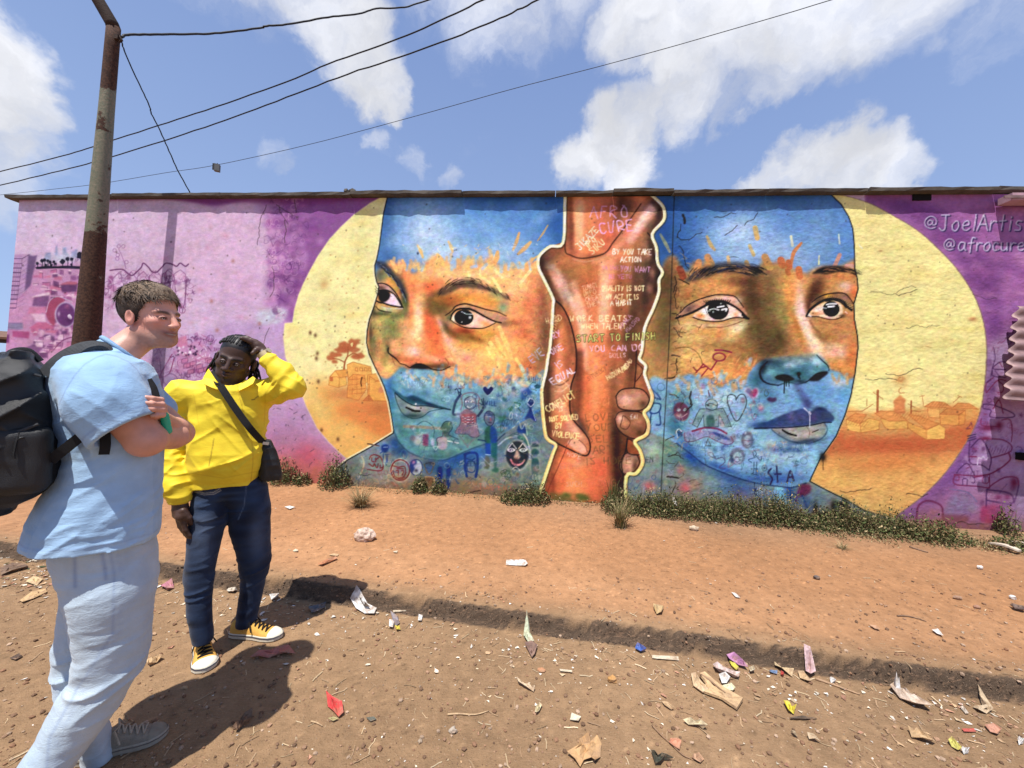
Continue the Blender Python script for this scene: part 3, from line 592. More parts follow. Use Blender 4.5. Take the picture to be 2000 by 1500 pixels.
    for x in(325,430):fill(T4([(x-35,450),(x,425),(x+35,445),(x,470)]),(230,232,232),.95);spray(880+x/10,785,1.3,1.3,(40,40,60),1,tex=0)
    line(T4([(330,540),(370,565),(420,535)]),1.4,(230,226,220),.9)
    line(T4([(180,330),(110,430),(60,600),(60,690),(160,690)]),5,(62,84,118),.92);line(T4([(540,720),(600,640),(660,540)]),5,(62,74,112),.92)
    for l in([(170,330),(130,200),(90,210)],[(190,320),(200,200),(160,190)],[(210,300),(150,240)],[(640,520),(600,400)],[(640,520),(560,470)],[(650,520),(640,380)]):line(T4(l),2,(48,62,100),.9)
    text('WILL',947,793,9,(36,66,122),1.7,.9,0,.62)
    line(T4([(150,1080),(240,1200),(340,1340)]),3,(120,134,136),.8);line(T4([(480,1160),(400,1230),(330,1330)]),3,(120,134,136),.8)

    fill(T4([(660,720),(700,650),(760,630),(830,670),(860,760),(840,860),(780,920),(710,890),(660,800)]),(106,116,142),.92,.8);line(T4([(660,720),(700,650),(760,630),(830,670),(860,760),(840,860),(780,920),(710,890),(660,800),(660,720)]),1.6,(46,60,98),.9)
    fill(T4([(670,700),(730,650),(810,680),(830,740),(700,730)]),(62,92,140),.8,1);line(T4([(700,730),(780,740)]),1.4,(170,180,196),.8);line(T4([(780,770),(785,810)]),2,(200,96,110),.8);line(T4([(740,850),(800,860)]),1.5,(50,50,80),.8)
    fill(T4([(730,940),(790,940),(790,1260),(680,1250),(670,1080),(680,1000)]),(48,108,92),.92,.8);fill(T4([(790,940),(870,970),(910,1050),(910,1250),(790,1260)]),(28,84,160),.92,.8)
    fill(T4([(680,1260),(790,1260),(790,1500),(690,1490)]),(24,86,172),.92,.6,smooth=False);fill(T4([(800,1260),(915,1250),(910,1560),(850,1560),(800,1500)]),(34,110,116),.92,.6,smooth=False)
    line(T4([(690,1220),(620,1200),(540,1190)]),2.4,(34,76,120),.9);line(T4([(900,1220),(980,1140),(1060,1070)]),2.4,(60,84,110),.9)
    fill(T6([(800,380),(870,390),(880,560),(810,580)]),(104,112,96),.85,1);fill(T6([(960,400),(1010,400),(1000,580),(960,580)]),(70,110,104),.85,1);fill(T6([(920,640),(960,590),(1030,590),(1030,660)]),(66,116,100),.9,.8);fill(T6([(770,590),(800,560),(860,570),(860,610)]),(96,110,92),.8,.8);line(T6([(800,340),(890,350)]),1.4,(200,220,230),.9)

    fill(T6([(1370,90),(1480,120),(1550,220),(1590,340),(1570,480),(1490,590),(1370,640),(1260,580),(1180,480),(1150,360),(1180,220),(1260,130)]),(206,202,186),.8,1.5);fill(T6([(1370,105),(1470,140),(1540,240),(1575,350),(1550,470),(1480,570),(1370,620),(1270,570),(1190,470),(1165,360),(1195,240),(1270,140)]),(56,66,74),.97,.5)
    for s in(-1,1):
        cx=1370+105*s
        fill(T6([(cx-75,270),(cx,235),(cx+75,265),(cx,305)]),(222,222,220),.95,.4);fill(T6([(cx-40,268),(cx,250),(cx+40,265),(cx,288)]),(52,58,70),.95,.4);spray(860+cx/9.09,879.5,1.4,1.4,(240,240,240),1,tex=0)
        line(T6([(cx+75*s,255),(cx-10*s,140),(cx-85*s,240)]),1.6,(220,220,216),.95,smooth=False)
    fill(T6([(1360,260),(1390,300),(1420,390),(1380,430),(1310,400),(1340,320)]),(216,176,158),.95,.6);line(T6([(1250,430),(1290,500),(1370,530),(1450,500),(1490,440)]),4,(222,150,150),.95,taper=.4);line(T6([(1270,610),(1340,565),(1410,620)]),1.8,(216,206,180),.9)
    line(T6([(1030,180),(1180,60),(1380,20),(1510,100),(1590,260),(1590,420)]),3,(180,200,204),.8);line(T6([(1400,40),(1500,80),(1560,160)]),7,(52,106,96),.8);line(T6([(1450,-60),(1530,60),(1580,200)]),3,(206,206,180),.8)
    for y0,y1,c in[(130,220,(60,84,92)),(230,350,(56,100,98)),(400,680,(50,104,104))]:fill(T6([(1610,y0+40),(1680,y0),(1760,y0+40),(1760,y1),(1620,y1)]),(208,206,188),.7,1.5);fill(T6([(1625,y0+45),(1680,y0+10),(1750,y0+45),(1750,y1-8),(1630,y1-8)]),c,.95,.5)
    spray(1047,917,9,10,(146,136,118),.8)
    for x in(1640,1690,1750):line(T6([(x,700),(x+10,800),(x+50,850)]),1.2,(190,190,170),.8)
    fill(T4([(1500,470),(1580,380),(1640,440),(1610,540),(1590,600),(1680,840),(1560,770),(1450,790),(1540,600)]),(30,62,128),.95,.6);line(T4([(1490,470),(1560,380),(1640,450),(1570,540),(1500,480)]),1.6,(196,210,224),.9);line(T4([(1600,600),(1660,810)]),1.3,(196,210,224),.8)
    fill(T4([(1170,560),(1110,580),(1180,640),(1230,570),(1200,530)]),(56,122,96),.9,.6);fill(T4([(1010,850),(940,780),(970,720),(1020,740),(1070,710),(1090,770)]),(62,124,108),.85,1);fill(T4([(1060,350),(1110,400),(1070,450),(1010,400)]),(50,110,120),.85,.6)
    line(T4([(1190,640),(1150,720),(1160,790),(1200,760),(1210,660)]),1.4,(190,210,200),.8);line(T4([(1250,460),(1360,490),(1320,560),(1370,640)]),2.4,(50,120,100),.85);line(T4([(1270,500),(1330,540),(1260,560)]),1.4,(190,226,226),.9)
    fill(T4([(1310,1040),(1340,900),(1380,980),(1430,900),(1480,1060)]),(30,76,140),.9,.8);line(T4([(1210,960),(1250,930),(1330,830),(1390,980),(1460,880),(1500,1100)]),1.6,(180,200,196),.8)
    line(T4([(980,900),(980,1040),(1040,1000),(1040,930),(980,900)]),1.3,(56,96,90),.85);line(T4([(1690,480),(1760,520),(1780,900),(1740,1000),(1650,1020)]),1.3,(120,140,160),.7);line(T4([(1650,660),(1760,680)]),2,(84,110,140),.6)
    line(T6([(430,340),(540,310),(650,340),(660,560),(630,740)]),5,(28,72,134),.92);line(T6([(440,340),(440,600),(470,730)]),5,(28,72,134),.92);line(T6([(480,640),(550,660),(610,630),(610,480),(480,480),(480,640)]),2,(34,72,124),.9);line(T6([(470,420),(560,440),(610,410)]),2.5,(28,72,134),.9);text('ELE',913,910,9,(60,76,110),1.2,.8)
    line(T6([(270,780),(310,850),(330,850)]),2.6,(56,90,130),.8)
    for cx,cy in[(1120,700),(1190,660),(1150,640),(1220,720),(1180,760),(1110,660)]:line([(860+cx/9.09+4*math.cos(t),850+cy/9.09+3.5*math.sin(t))for t in np.linspace(0,6.28,9)],1.4,(76,96,70),.85)
    line(T6([(1180,760),(1140,850),(1130,940)]),1.5,(84,104,74),.8)
    text('TUNPENT',935,955,11,(216,116,92),2.2,.55,3,.78,tex=.6);text('SUHU',905,947,8,(196,120,96),2,.35,0,.8,tex=.6)

    line(T5([(1150,100),(1350,105),(1560,120),(1720,130)]),6,(150,140,120),.8,tex=.3);fill(T5([(1320,190),(1520,190),(1520,400),(1320,380)]),(150,176,180),.7,1.5,smooth=False);fill(T5([(1430,220),(1520,220),(1510,400),(1430,390)]),(148,70,110),.9,.7,smooth=False);line(T5([(1340,80),(1440,20),(1540,60),(1600,140),(1590,260)]),1.4,(60,100,112),.8);fill(T5([(1300,260),(1410,260),(1400,370),(1300,360)]),(196,196,184),.5,2)
    fill(T5([(1710,110),(1760,40),(1850,40),(1860,130),(1820,210),(1850,260),(1760,260),(1730,190)]),(86,116,104),.92,.8);fill(T5([(1650,290),(1750,260),(1800,300),(1780,440),(1660,430)]),(186,160,166),.85,1);line(T5([(1700,120),(1760,30),(1850,35),(1870,130),(1820,220),(1960,290)]),1.5,(40,80,90),.9);line(T5([(1800,315),(1970,350)]),1.7,(236,238,232),.95);line(T5([(1730,190),(1720,250),(1640,280),(1650,380)]),1.5,(96,70,96),.8);line(T5([(1580,400),(1660,400),(1620,460),(1580,400)]),1.3,(190,220,206),.8,smooth=False);fill(T5([(1560,290),(1610,300),(1600,400),(1560,380)]),(190,180,206),.8,1)
    red=(132,62,70)
    for l in([(625,590),(650,540),(710,525),(790,560),(830,650),(825,740),(760,765),(600,745)],[(660,570),(665,620),(700,630)],[(720,575),(720,630)],[(720,600),(760,570)],[(620,660),(680,700),(700,660),(740,720),(760,660)],[(790,680),(790,720),(825,715)]):line(T5(l),2.4,red,.92)
    fill(T5([(810,400),(860,370),(915,390),(910,470),(860,500),(815,470)]),(36,72,130),.95,.6);line(T5([(840,410),(900,410)]),1.2,(190,210,230),.9)
    for l in([(820,480),(790,500)],[(835,515),(835,640)],[(860,520),(920,520)],[(880,520),(880,640)],[(900,525),(895,640)],[(860,640),(880,680)]):line(T5(l),1.8,(52,84,134),.9)
    line([(640+(1095+140*math.cos(t))/7.69,820+(760+160*math.sin(t))/7.69)for t in np.linspace(0,6.28,25)],6,(196,186,172),.7);line([(640+(1090+138*math.cos(t))/7.69,820+(755+155*math.sin(t))/7.69)for t in np.linspace(0,6.28,25)],2.8,(128,58,62),.95)
    for l in([(980,690),(1060,710),(1150,700),(1170,760),(1160,830),(1100,870),(1010,850),(980,760)],[(1030,765),(1060,760),(1060,830)],[(1110,765),(1140,765),(1120,830)],[(1030,870),(1100,890),(1160,860)],[(1040,730),(1140,735)]):line(T5(l),2.2,(130,66,66),.92)
    cy,cx=820+715/7.69,640+1330/7.69
    fill([(cx+12*math.cos(t),cy+15.5*math.sin(t))for t in np.linspace(0,6.28,21)[:-1]],(178,190,200),.9,.6);fill(T5([(1330,600),(1260,620),(1235,720),(1270,800),(1310,740),(1300,690),(1340,660)]),(48,66,128),.92,.6);line([(cx+12*math.cos(t),cy+15.5*math.sin(t))for t in np.linspace(0,6.28,21)],2.2,(64,74,116),.92);spray(808,903,3,3,(200,140,170),.9,tex=0);spray(813,919,3.2,3.2,(70,70,90),.95,tex=0)
    line(T5([(1450,670),(1500,800),(1550,800),(1600,660)]),2.4,(120,108,84),.9);spray(840,905,9,5,(70,80,90),.7);line(T5([(1470,660),(1540,640),(1600,660)]),1.6,(60,60,70),.8)
    fill(T5([(1650,730),(1720,720),(1725,950),(1640,970),(1660,900)]),(30,62,132),.95,.7);fill(T5([(1790,720),(1850,720),(1840,1010),(1790,1000)]),(34,66,130),.95,.7);fill(T5([(1620,970),(1660,930),(1725,950),(1720,980)]),(48,66,110),.9,.6)
    fill(T5([(1440,880),(1590,870),(1580,990),(1460,990)]),(128,96,70),.9,1);line(T5([(1420,920),(1450,860),(1590,870),(1600,960)]),2.2,(206,160,100),.7);fill(T5([(900,890),(940,900),(930,940),(890,920)]),(224,190,160),.8,.8);fill(T5([(960,930),(1060,980),(1040,1000),(960,950)]),(190,100,80),.8,.8)
    line(T5([(280,640),(260,760),(300,860),(360,890)]),2.6,(186,176,140),.7);line(T5([(510,550),(545,640),(520,760),(460,870)]),3.2,(190,182,150),.75);line(T5([(600,360),(680,375),(770,395)]),2.6,(60,40,32),.95);line(T5([(620,375),(770,400)]),1,(240,232,210),.7);line([(640+(1145+48*math.cos(t))/7.69,820+(520+70*math.sin(t))/7.69)for t in np.linspace(0,6.28,15)],1.6,(70,130,150),.8)
    for k in range(26):
        x,y=700+RNG.random()*90,925+RNG.random()*30
        line([(x,y),(x+RNG.normal()*6,y+3),(x+6,y+RNG.normal()*4)],1.6,[(200,176,130),(176,160,124),(96,104,108)][k%3],.5)


    FRp=[(1290,378),(1621,378),(1643,399),(1658,424),(1666,448),(1669,487),(1669.5,523),(1675,547),(1676,565),(1668,593),(1669,624),(1675,657),(1676,680),(1670,730),(1662,773),(1650,812),(1633,852),(1615,878),(1602,896),(1585,932),(1582,940),(1612,956),(1655,977),(1688,997),(1718,1006),(1760,1018),(1740,1060),(1200,1060),(1200,380)]
    line(FRp[1:26],5,(248,236,170),.5,smooth=False)
    FR=full(FRp,0,False)
    comp(FR,slice(None),slice(None),(92,146,206))
    S([(1300,440,30,80,(26,84,152),.9),(1480,380,200,24,(40,96,158),.9),(1345,430,40,50,(44,104,172),.8),(1340,500,40,40,(36,92,160),.8),(1430,455,60,44,(126,174,222),.85),(1500,470,60,40,(110,162,214),.7),(1590,430,60,40,(98,150,206),.7),(1620,490,40,40,(92,146,206),.8),(1440,500,50,24,(150,188,226),.8),(1560,510,40,20,(146,172,208),.7),(1480,420,40,24,(96,152,210),.6),(1400,410,40,20,(66,126,190),.6)],FR)
    S([(1450,455,50,34,(190,216,244),.75),(1520,490,50,26,(170,200,236),.7),(1400,490,30,20,(150,190,230),.6),(1600,470,36,40,(140,180,224),.5)],FR)
    hatch([(1340,400),(1660,410),(1665,520),(1340,520)],320,8,-14,[(160,196,232),(70,124,188),(110,160,212),(56,104,168)],1,.35,30,FR)
    midR=[(1296,520),(1318,500),(1330,522),(1345,532),(1352,515),(1362,510),(1372,520),(1380,502),(1392,520),(1405,524),(1440,520),(1480,524),(1494,500),(1505,514),(1518,512),(1530,506),(1545,520),(1552,530),(1560,524),(1570,534),(1580,532),(1600,522),(1640,520),(1690,524),(1690,735),(1672,736),(1655,742),(1640,728),(1622,722),(1600,710),(1580,700),(1540,698),(1500,702),(1470,720),(1455,755),(1440,742),(1424,745),(1410,758),(1396,752),(1380,738),(1366,742),(1350,730),(1330,738),(1310,745),(1290,744),(1240,740),(1260,640)]
    WR=full(midR,3.6)*FR
    comp(WR,slice(None),slice(None),(200,146,84),tex=.12)
    S([(1300,570,26,50,(132,106,66),.9),(1295,650,26,60,(150,124,72),.9),(1345,640,30,20,(206,178,110),.8),(1400,560,44,14,(232,164,84),.9),(1365,562,24,16,(196,140,80),.7),(1440,552,26,16,(150,96,58),.85),(1462,566,24,26,(110,76,56),.9),(1500,545,20,30,(140,110,74),.9),(1490,590,34,30,(112,90,62),.9),(1480,640,40,36,(120,100,62),.9),(1500,665,34,26,(104,88,62),.8),(1440,640,20,16,(230,220,160),.85,-30),(1425,660,26,12,(222,206,130),.75,-30),(1390,650,50,8,(226,160,80),.85),(1385,636,50,5,(226,180,140),.7),(1360,690,40,26,(214,176,96),.8),(1345,662,30,16,(216,190,112),.7),(1420,700,50,26,(222,156,84),.8),(1370,722,30,14,(240,170,84),.8),(1430,725,40,14,(236,160,76),.8),(1470,700,30,18,(196,140,78),.8),(1450,680,40,14,(170,128,72),.7),
       (1552,560,18,26,(236,164,78),.9),(1545,600,12,30,(226,150,60),.8),(1525,585,10,30,(150,150,84),.7),(1562,600,10,40,(232,196,180),.9),(1575,640,12,40,(240,210,190),.9,-24),(1590,675,14,20,(244,206,180),.9,-24),(1558,650,10,34,(214,150,66),.8,-24),(1600,556,14,20,(120,78,56),.9,25),(1590,580,14,18,(104,66,50),.9,25),(1582,600,8,16,(110,72,56),.8),(1640,545,22,12,(222,140,66),.85),(1655,562,14,10,(238,180,160),.9),(1668,570,8,14,(226,130,54),.8),(1640,640,30,16,(206,140,74),.8),(1610,640,20,12,(196,140,80),.8,25),(1650,660,24,20,(216,150,90),.8),(1630,682,26,16,(236,178,150),.85),(1645,690,12,8,(226,170,176),.7),(1664,700,10,34,(222,128,50),.9),(1640,715,24,12,(232,150,66),.85),(1612,700,14,8,(234,160,90),.7),(1672,620,5,30,(214,116,40),.8),(1605,660,16,5,(140,96,60),.7,35)],WR)
    S([(1305,560,16,50,(96,76,54),.8),(1300,640,18,50,(110,92,60),.8),(1345,580,20,10,(176,120,64),.7),(1470,556,18,14,(84,58,48),.85),(1474,590,18,26,(84,62,48),.85),(1490,560,14,16,(150,112,70),.7),(1500,600,14,26,(120,104,66),.7),(1478,640,26,22,(96,80,52),.8),(1500,680,30,18,(92,74,54),.85),(1525,660,12,20,(86,70,46),.8,-20),(1532,620,8,30,(146,140,76),.8),(1540,570,10,24,(230,160,70),.8),(1568,612,6,30,(238,206,200),.9,-8),(1578,650,6,26,(246,220,206),.9,-24),(1556,636,5,30,(196,130,50),.8,-20),(1592,566,9,16,(84,54,44),.85,20),(1584,590,7,14,(80,52,44),.85,20),(1440,642,18,7,(240,232,176),.85,-30),(1400,676,36,8,(166,126,70),.6),(1350,700,24,14,(232,196,110),.7),(1455,700,20,12,(150,112,64),.7),(1600,690,10,14,(248,214,190),.8,-24),(1622,658,20,8,(176,118,64),.7,20),(1625,690,18,8,(244,190,166),.7),(1650,556,12,6,(240,190,176),.7),(1415,565,30,7,(240,176,86),.7)],WR)
    hatch([(1330,540),(1450,545),(1560,540),(1560,690),(1440,690),(1330,730)],420,8,-5,[(90,70,48),(226,184,110),(160,120,72),(110,92,62)],1,.33,30,WR)
    hatch([(1380,690),(1500,690),(1460,745),(1390,745)],60,16,125,[(240,150,60),(226,120,44),(246,190,100)],3,.5,10,WR)
    hatch([(1600,650),(1670,650),(1670,730),(1610,720)],60,8,30,[(244,196,150),(206,120,60)],1,.4,30,WR)
    for l,w,c in[([(1381,462),(1388,478),(1396,488)],8,(206,176,104)),([(1475,445),(1479,465)],10,(226,184,100)),([(1464,480),(1472,498)],7,(206,180,116)),([(1565,475),(1550,494),(1545,520)],8,(218,130,62)),([(1525,508),(1528,518)],14,(206,112,58)),([(1540,512),(1542,522)],11,(206,110,54)),([(1538,528),(1540,534)],10,(200,110,54)),([(1560,526),(1562,540)],13,(206,116,56)),([(1640,498),(1630,520)],8,(222,156,130)),([(1654,520),(1664,520)],9,(222,170,160)),([(1290,458),(1300,476),(1308,492)],7,(150,156,130)),([(1365,512),(1362,525)],13,(214,150,84)),([(1382,502),(1390,516)],13,(222,154,80)),([(1328,526),(1334,540)],14,(150,70,44)),([(1422,502),(1424,515)],7,(226,190,130)),([(1494,502),(1504,522)],14,(206,150,80)),([(1458,512),(1462,522)],9,(186,150,90)),([(1545,462),(1548,480)],5,(226,226,190)),([(1600,500),(1599,516)],3,(226,226,170)),([(1638,458),(1640,476)],3,(220,230,210))]:line(l,w,c,.9,taper=.4,tex=.3)
    comp(WR,slice(None),slice(None),(150,120,80),.20,None,.3)

    def E1(l):return tr(l,1310,500,10)
    fill(E1([(290,450),(420,370),(560,280),(700,210),(800,180),(950,130),(1100,115),(1300,120),(1450,140),(1600,170),(1720,260),(1750,330),(1700,400),(1550,395),(1350,345),(1100,330),(900,350),(750,410),(600,460),(400,505),(300,520)]),(70,66,70),.7,2.4)
    for k in range(110):
        t=RNG.random()**.9;X=320+1430*t;Y=470-260*math.sin(min(1,t*1.5)*1.57)+max(0,t-.6)*160+RNG.normal()*55
        an=-1.0+1.35*min(1,t*1.35);L=110+90*RNG.random()
        line(E1([(X,Y),(X+L*.5*math.cos(an),Y+L*.5*math.sin(an)-12),(X+L*math.cos(an),Y+L*math.sin(an))]),1.3,[(22,22,26),(28,30,44),(30,50,96),(206,160,96)][k%4]if t<.8 else(30,32,46),.8,taper=.6)
    fill(E1([(190,1100),(300,980),(500,870),(700,800),(900,765),(1100,770),(1250,800),(1330,880),(1430,1010),(1500,1180),(1350,1060),(1200,960),(1050,900),(900,890),(750,930),(600,1010),(450,1090),(250,1170),(110,1210)]),(196,146,116),.92,1);spray(1420,582,18,4,(232,190,166),.8);spray(1345,603,12,7,(120,92,84),.8,-30);spray(1440,590,7,8,(226,190,170),.7,40)
    fill(E1([(440,1180),(600,1040),(750,950),(900,910),(1100,920),(1250,1010),(1400,1140),(1460,1205),(1300,1195),(1150,1235),(950,1268),(700,1258),(550,1230)]),(236,206,194),1,.5);spray(1368,616,9,6,(226,144,66),.8);spray(1437,615,5,6,(226,160,120),.8);spray(1379,609,8,5,(244,236,236),.8)
    fill([(1403+20.8*math.cos(t),606.5+18.5*math.sin(t))for t in np.linspace(0,6.28,25)[:-1]],(28,28,30),1,.4);spray(1403,613,11,8,(52,48,48),.7)
    line(E1([(190,1110),(300,985),(500,872),(700,800),(900,757),(1100,762),(1250,792),(1330,872),(1420,1000)]),2.6,(44,34,34),.92,taper=.3);line(E1([(100,1215),(300,1150),(450,1090),(600,1010),(750,935),(900,893),(1050,905),(1200,962),(1350,1062),(1500,1215)]),5,(30,28,30),.97,taper=.25);line(E1([(700,930),(800,890),(1000,885),(1120,920)]),5,(26,25,28),.95)
    line(E1([(440,1200),(600,1252),(800,1278),(1000,1270),(1150,1225),(1300,1200),(1500,1222)]),2.3,(40,32,34),.95)
    for l,w in[([(910,1000),(1040,980)],3),([(760,1050),(850,1030),(940,1055)],2),([(1000,1050),(1085,1030),(1080,1070)],3.4),([(700,1080),(770,1075)],1.2)]:line(E1(l),w,(236,238,240),.97)
    spray(1408,593,1.4,1.4,(250,250,250),1,tex=0);spray(1393,609,1.5,2,(200,200,205),.9,tex=0)
    for k in range(13):
        x=700+36*k;line(E1([(x,900-abs(k-7)*-4),(x+8*(k-8),840+abs(k-7)*5)]),1.2,(22,22,24),.85)
    line(E1([(700,1390),(1000,1390),(1200,1345),(1400,1270)]),1.5,(120,76,50),.7)
    line(E1([(1400,1150),(1460,1205),(1520,1225)]),4,(24,24,26),.95)
    def E2(l):return tr(l,1480,500,9.376)
    fill(E2([(1000,330),(1130,230),(1250,185),(1500,185),(1700,230),(1805,280),(1810,360),(1700,310),(1500,300),(1250,340),(1130,330)]),(66,56,54),.85,1.4)
    for k in range(46):
        t=RNG.random();X=1050+740*t;Y=300-70*math.sin(t*2.6)+RNG.normal()*26+40*max(0,t-.6)
        line(E2([(X,Y),(X+60,Y-24+50*t),(X+130,Y-26+90*t)]),1.3,[(24,22,24),(36,32,34),(180,130,84)][k%3],.8,taper=.6)
    fill(E2([(990,850),(1100,760),(1250,700),(1450,680),(1600,700),(1700,800),(1740,880),(1640,900),(1540,810),(1400,780),(1250,790),(1100,870),(960,990)]),(156,120,84),.9,.8);spray(1616,577,10,5,(206,156,50),.85);spray(1650,580,8,7,(150,116,106),.7);spray(1598,585,10,6,(110,84,70),.7,-30)
    fill(E2([(905,1115),(1000,985),(1200,865),(1450,830),(1560,950),(1540,1090),(1400,1155),(1250,1140),(1100,1115)]),(226,196,168),1,.5);spray(1592,612,9,5,(196,130,66),.8);spray(1598,604,8,4,(240,226,210),.8,-25)
    fill([(1624+16.5*math.cos(t),604+15*math.sin(t))for t in np.linspace(0,6.28,25)[:-1]],(32,33,36),1,.4);spray(1625,608,7,6,(66,68,72),.7)
    line(E2([(990,850),(1100,765),(1250,702),(1450,676),(1600,692),(1700,792),(1745,870)]),2.6,(50,38,34),.9,taper=.3);line(E2([(895,1100),(960,985),(1100,872),(1250,800),(1400,785),(1550,825),(1640,930),(1720,990)]),4.6,(28,27,30),.97,taper=-.0);line(E2([(1250,815),(1400,800),(1530,840),(1620,930)]),5,(28,27,30),.95);line(E2([(900,1110),(1100,1112),(1250,1150),(1400,1162),(1540,1120)]),1.8,(60,40,34),.9)
    for k in range(15):
        t=k/14;x,y=1270+400*t,790+180*t*t
        line(E2([(x,y),(x+30+70*t,y-60+50*t)]),1.5,(24,23,26),.92,taper=-.6);line(E2([(x+8,y-10),(x+30+60*t,y-62+50*t)]),.9,(226,196,176),.5)
    for l,w in[([(1260,890),(1330,875),(1440,875)],2.6),([(1290,930),(1400,920)],3.4),([(1190,950),(1260,955)],1.4)]:line(E2(l),w,(232,236,240),.96)
    line(E2([(920,1100),(940,1060),(950,1100),(980,1110)]),1.3,(240,236,226),.9);line(E2([(1600,1020),(1640,1050)]),2,(230,214,196),.8);spray(1645,617,6,4,(90,70,60),.7)
    line(E2([(960,1200),(1050,1330),(1150,1420)]),4,(130,92,62),.6,soft=2);line(E2([(1100,1180),(1300,1230),(1450,1240),(1580,1190)]),1.6,(140,100,64),.6)

    CR=full([(1270,742),(1310,748),(1330,740),(1350,733),(1366,745),(1380,740),(1396,755),(1410,760),(1424,748),(1440,745),(1455,757),(1462,735),(1475,715),(1500,704),(1540,700),(1580,702),(1600,712),(1622,724),(1640,730),(1655,745),(1672,738),(1690,734),(1690,800),(1640,860),(1602,900),(1582,940),(1548,952),(1522,950),(1484,945),(1445,935),(1410,922),(1376,907),(1350,887),(1322,866),(1270,850)],2.5)*FR
    comp(CR,slice(None),slice(None),(124,178,212),tex=.1)
    S([(1480,745,20,20,(60,120,150),.85),(1500,770,24,16,(70,130,166),.7),(1360,760,40,14,(158,196,212),.8),(1330,790,26,30,(80,140,150),.8),(1320,830,16,20,(50,120,150),.8),(1420,780,50,20,(168,202,222),.8),(1600,765,40,24,(96,160,214),.85),(1650,770,14,24,(90,168,216),.8),(1640,748,16,8,(206,206,200),.7),(1565,780,30,20,(104,164,216),.8),(1420,840,50,24,(156,194,216),.8),(1380,880,40,20,(120,176,212),.7),(1460,880,50,24,(128,178,210),.7),(1540,890,40,16,(160,196,210),.7),(1545,878,50,6,(60,110,166),.7),(1580,860,30,10,(60,110,160),.7),(1560,920,40,16,(110,166,206),.7),(1500,935,70,12,(60,110,176),.85),(1590,900,16,26,(130,190,220),.8),(1625,850,18,24,(110,176,210),.7),(1480,800,26,30,(90,150,184),.6),(1350,885,26,12,(46,106,176),.7,38),(1410,915,40,8,(40,96,170),.7,22),(1340,870,20,8,(50,116,176),.6,38)],CR)
    hatch([(1330,750),(1660,750),(1620,870),(1540,945),(1340,870)],420,8,-8,[(176,210,230),(90,146,190),(120,180,214),(66,124,170)],1,.33,30,CR)
    for k in range(80):
        x=1320+RNG.random()*340;y=(748 if x<1450 else 735 if x>1620 else 705)+RNG.normal()*6;t=RNG.normal()*.4+1.2;c_=[(236,170,90),(222,150,76),(150,196,220),(100,160,196)][k%4]
        if 1480<x<1620:continue
        line([(x,y),(x+8*math.cos(t),y+12*math.sin(t)*(1 if k%4<2 else-1))],4+4*RNG.random(),c_,.5,1.2,taper=.6,clip=FR,tex=.4)
    NR=FR*full([(1270,845),(1322,866),(1350,887),(1376,907),(1410,922),(1445,935),(1484,945),(1522,950),(1548,952),(1574,944),(1584,938),(1612,956),(1655,977),(1688,997),(1718,1006),(1780,1020),(1740,1070),(1200,1070),(1200,850)],1,False)
    comp(NR,slice(None),slice(None),(136,148,146))
    S([(1300,880,24,20,(110,150,130),.8),(1330,905,30,14,(96,140,130),.8),(1350,895,24,10,(40,90,156),.8,38),(1420,935,50,12,(44,84,146),.9,24),(1440,955,40,14,(80,110,156),.8),(1380,940,40,20,(126,156,160),.7),(1340,950,30,20,(150,136,120),.8),(1500,965,40,14,(120,140,164),.7),(1525,965,14,20,(130,196,224),.9),(1545,970,10,24,(36,80,140),.9,-14),(1510,1000,20,20,(140,172,190),.7),(1580,985,26,16,(70,100,140),.8,30),(1600,970,24,10,(110,130,140),.7,25),(1650,1000,40,16,(128,132,122),.8),(1450,1000,60,16,(136,142,140),.7),(1350,985,60,16,(150,130,106),.8),(1640,1030,60,14,(126,116,98),.8),(1300,1000,40,16,(146,126,100),.8)],NR)
    hatch([(1300,870),(1450,945),(1700,1005),(1700,1040),(1300,1010)],280,7,10,[(176,176,160),(96,110,116),(150,126,104),(120,156,170)],1,.35,50,NR)
    line([(1322,866),(1350,887),(1376,907),(1410,922),(1445,935),(1484,945),(1522,950),(1548,952),(1574,944)],2.6,(26,56,110),.75,soft=1.2)
    line(FRp[1:26],2.6,(32,34,38),.95,smooth=False)

    def T7(l):return tr(l,1440,630,6)
    fill(T7([(290,540),(340,470),(450,440),(600,425),(800,400),(930,380),(1040,460),(1075,540),(1050,590),(900,650),(800,700),(690,720),(560,700),(420,730),(310,690),(270,620)]),(74,132,152),.93,3)
    S([(1502,727,14,10,(110,180,200),.85),(1520,712,14,7,(56,100,120),.7),(1543,714,12,6,(150,196,210),.85),(1560,706,16,7,(150,186,196),.8),(1595,706,14,8,(176,206,216),.9,30),(1560,728,18,8,(54,116,130),.8),(1590,724,14,8,(90,150,166),.8),(1610,718,6,8,(90,150,160),.7),(1490,718,8,16,(40,56,76),.85,20),(1500,706,16,5,(50,66,84),.7),(1563,745,12,4,(50,70,84),.8),(1530,700,30,5,(120,120,100),.5),(1575,694,18,6,(150,140,120),.6)],FR)
    line(T7([(350,460),(285,530),(265,600),(300,680),(380,720),(480,735)]),4.2,(30,38,58),.92,taper=.5,soft=1);fill(T7([(445,640),(500,615),(580,612),(650,645),(670,670),(600,690),(520,685),(460,665)]),(46,36,40),.97,.7);fill(T7([(840,680),(900,620),(960,585),(1050,575),(1065,600),(1000,655),(940,690)]),(60,54,60),.95,.7);line(T7([(800,700),(850,670),(930,600),(1050,577)]),2,(40,40,50),.85);line(T7([(930,380),(1000,450),(1060,505),(1075,560)]),2.6,(30,36,46),.9,taper=.4)
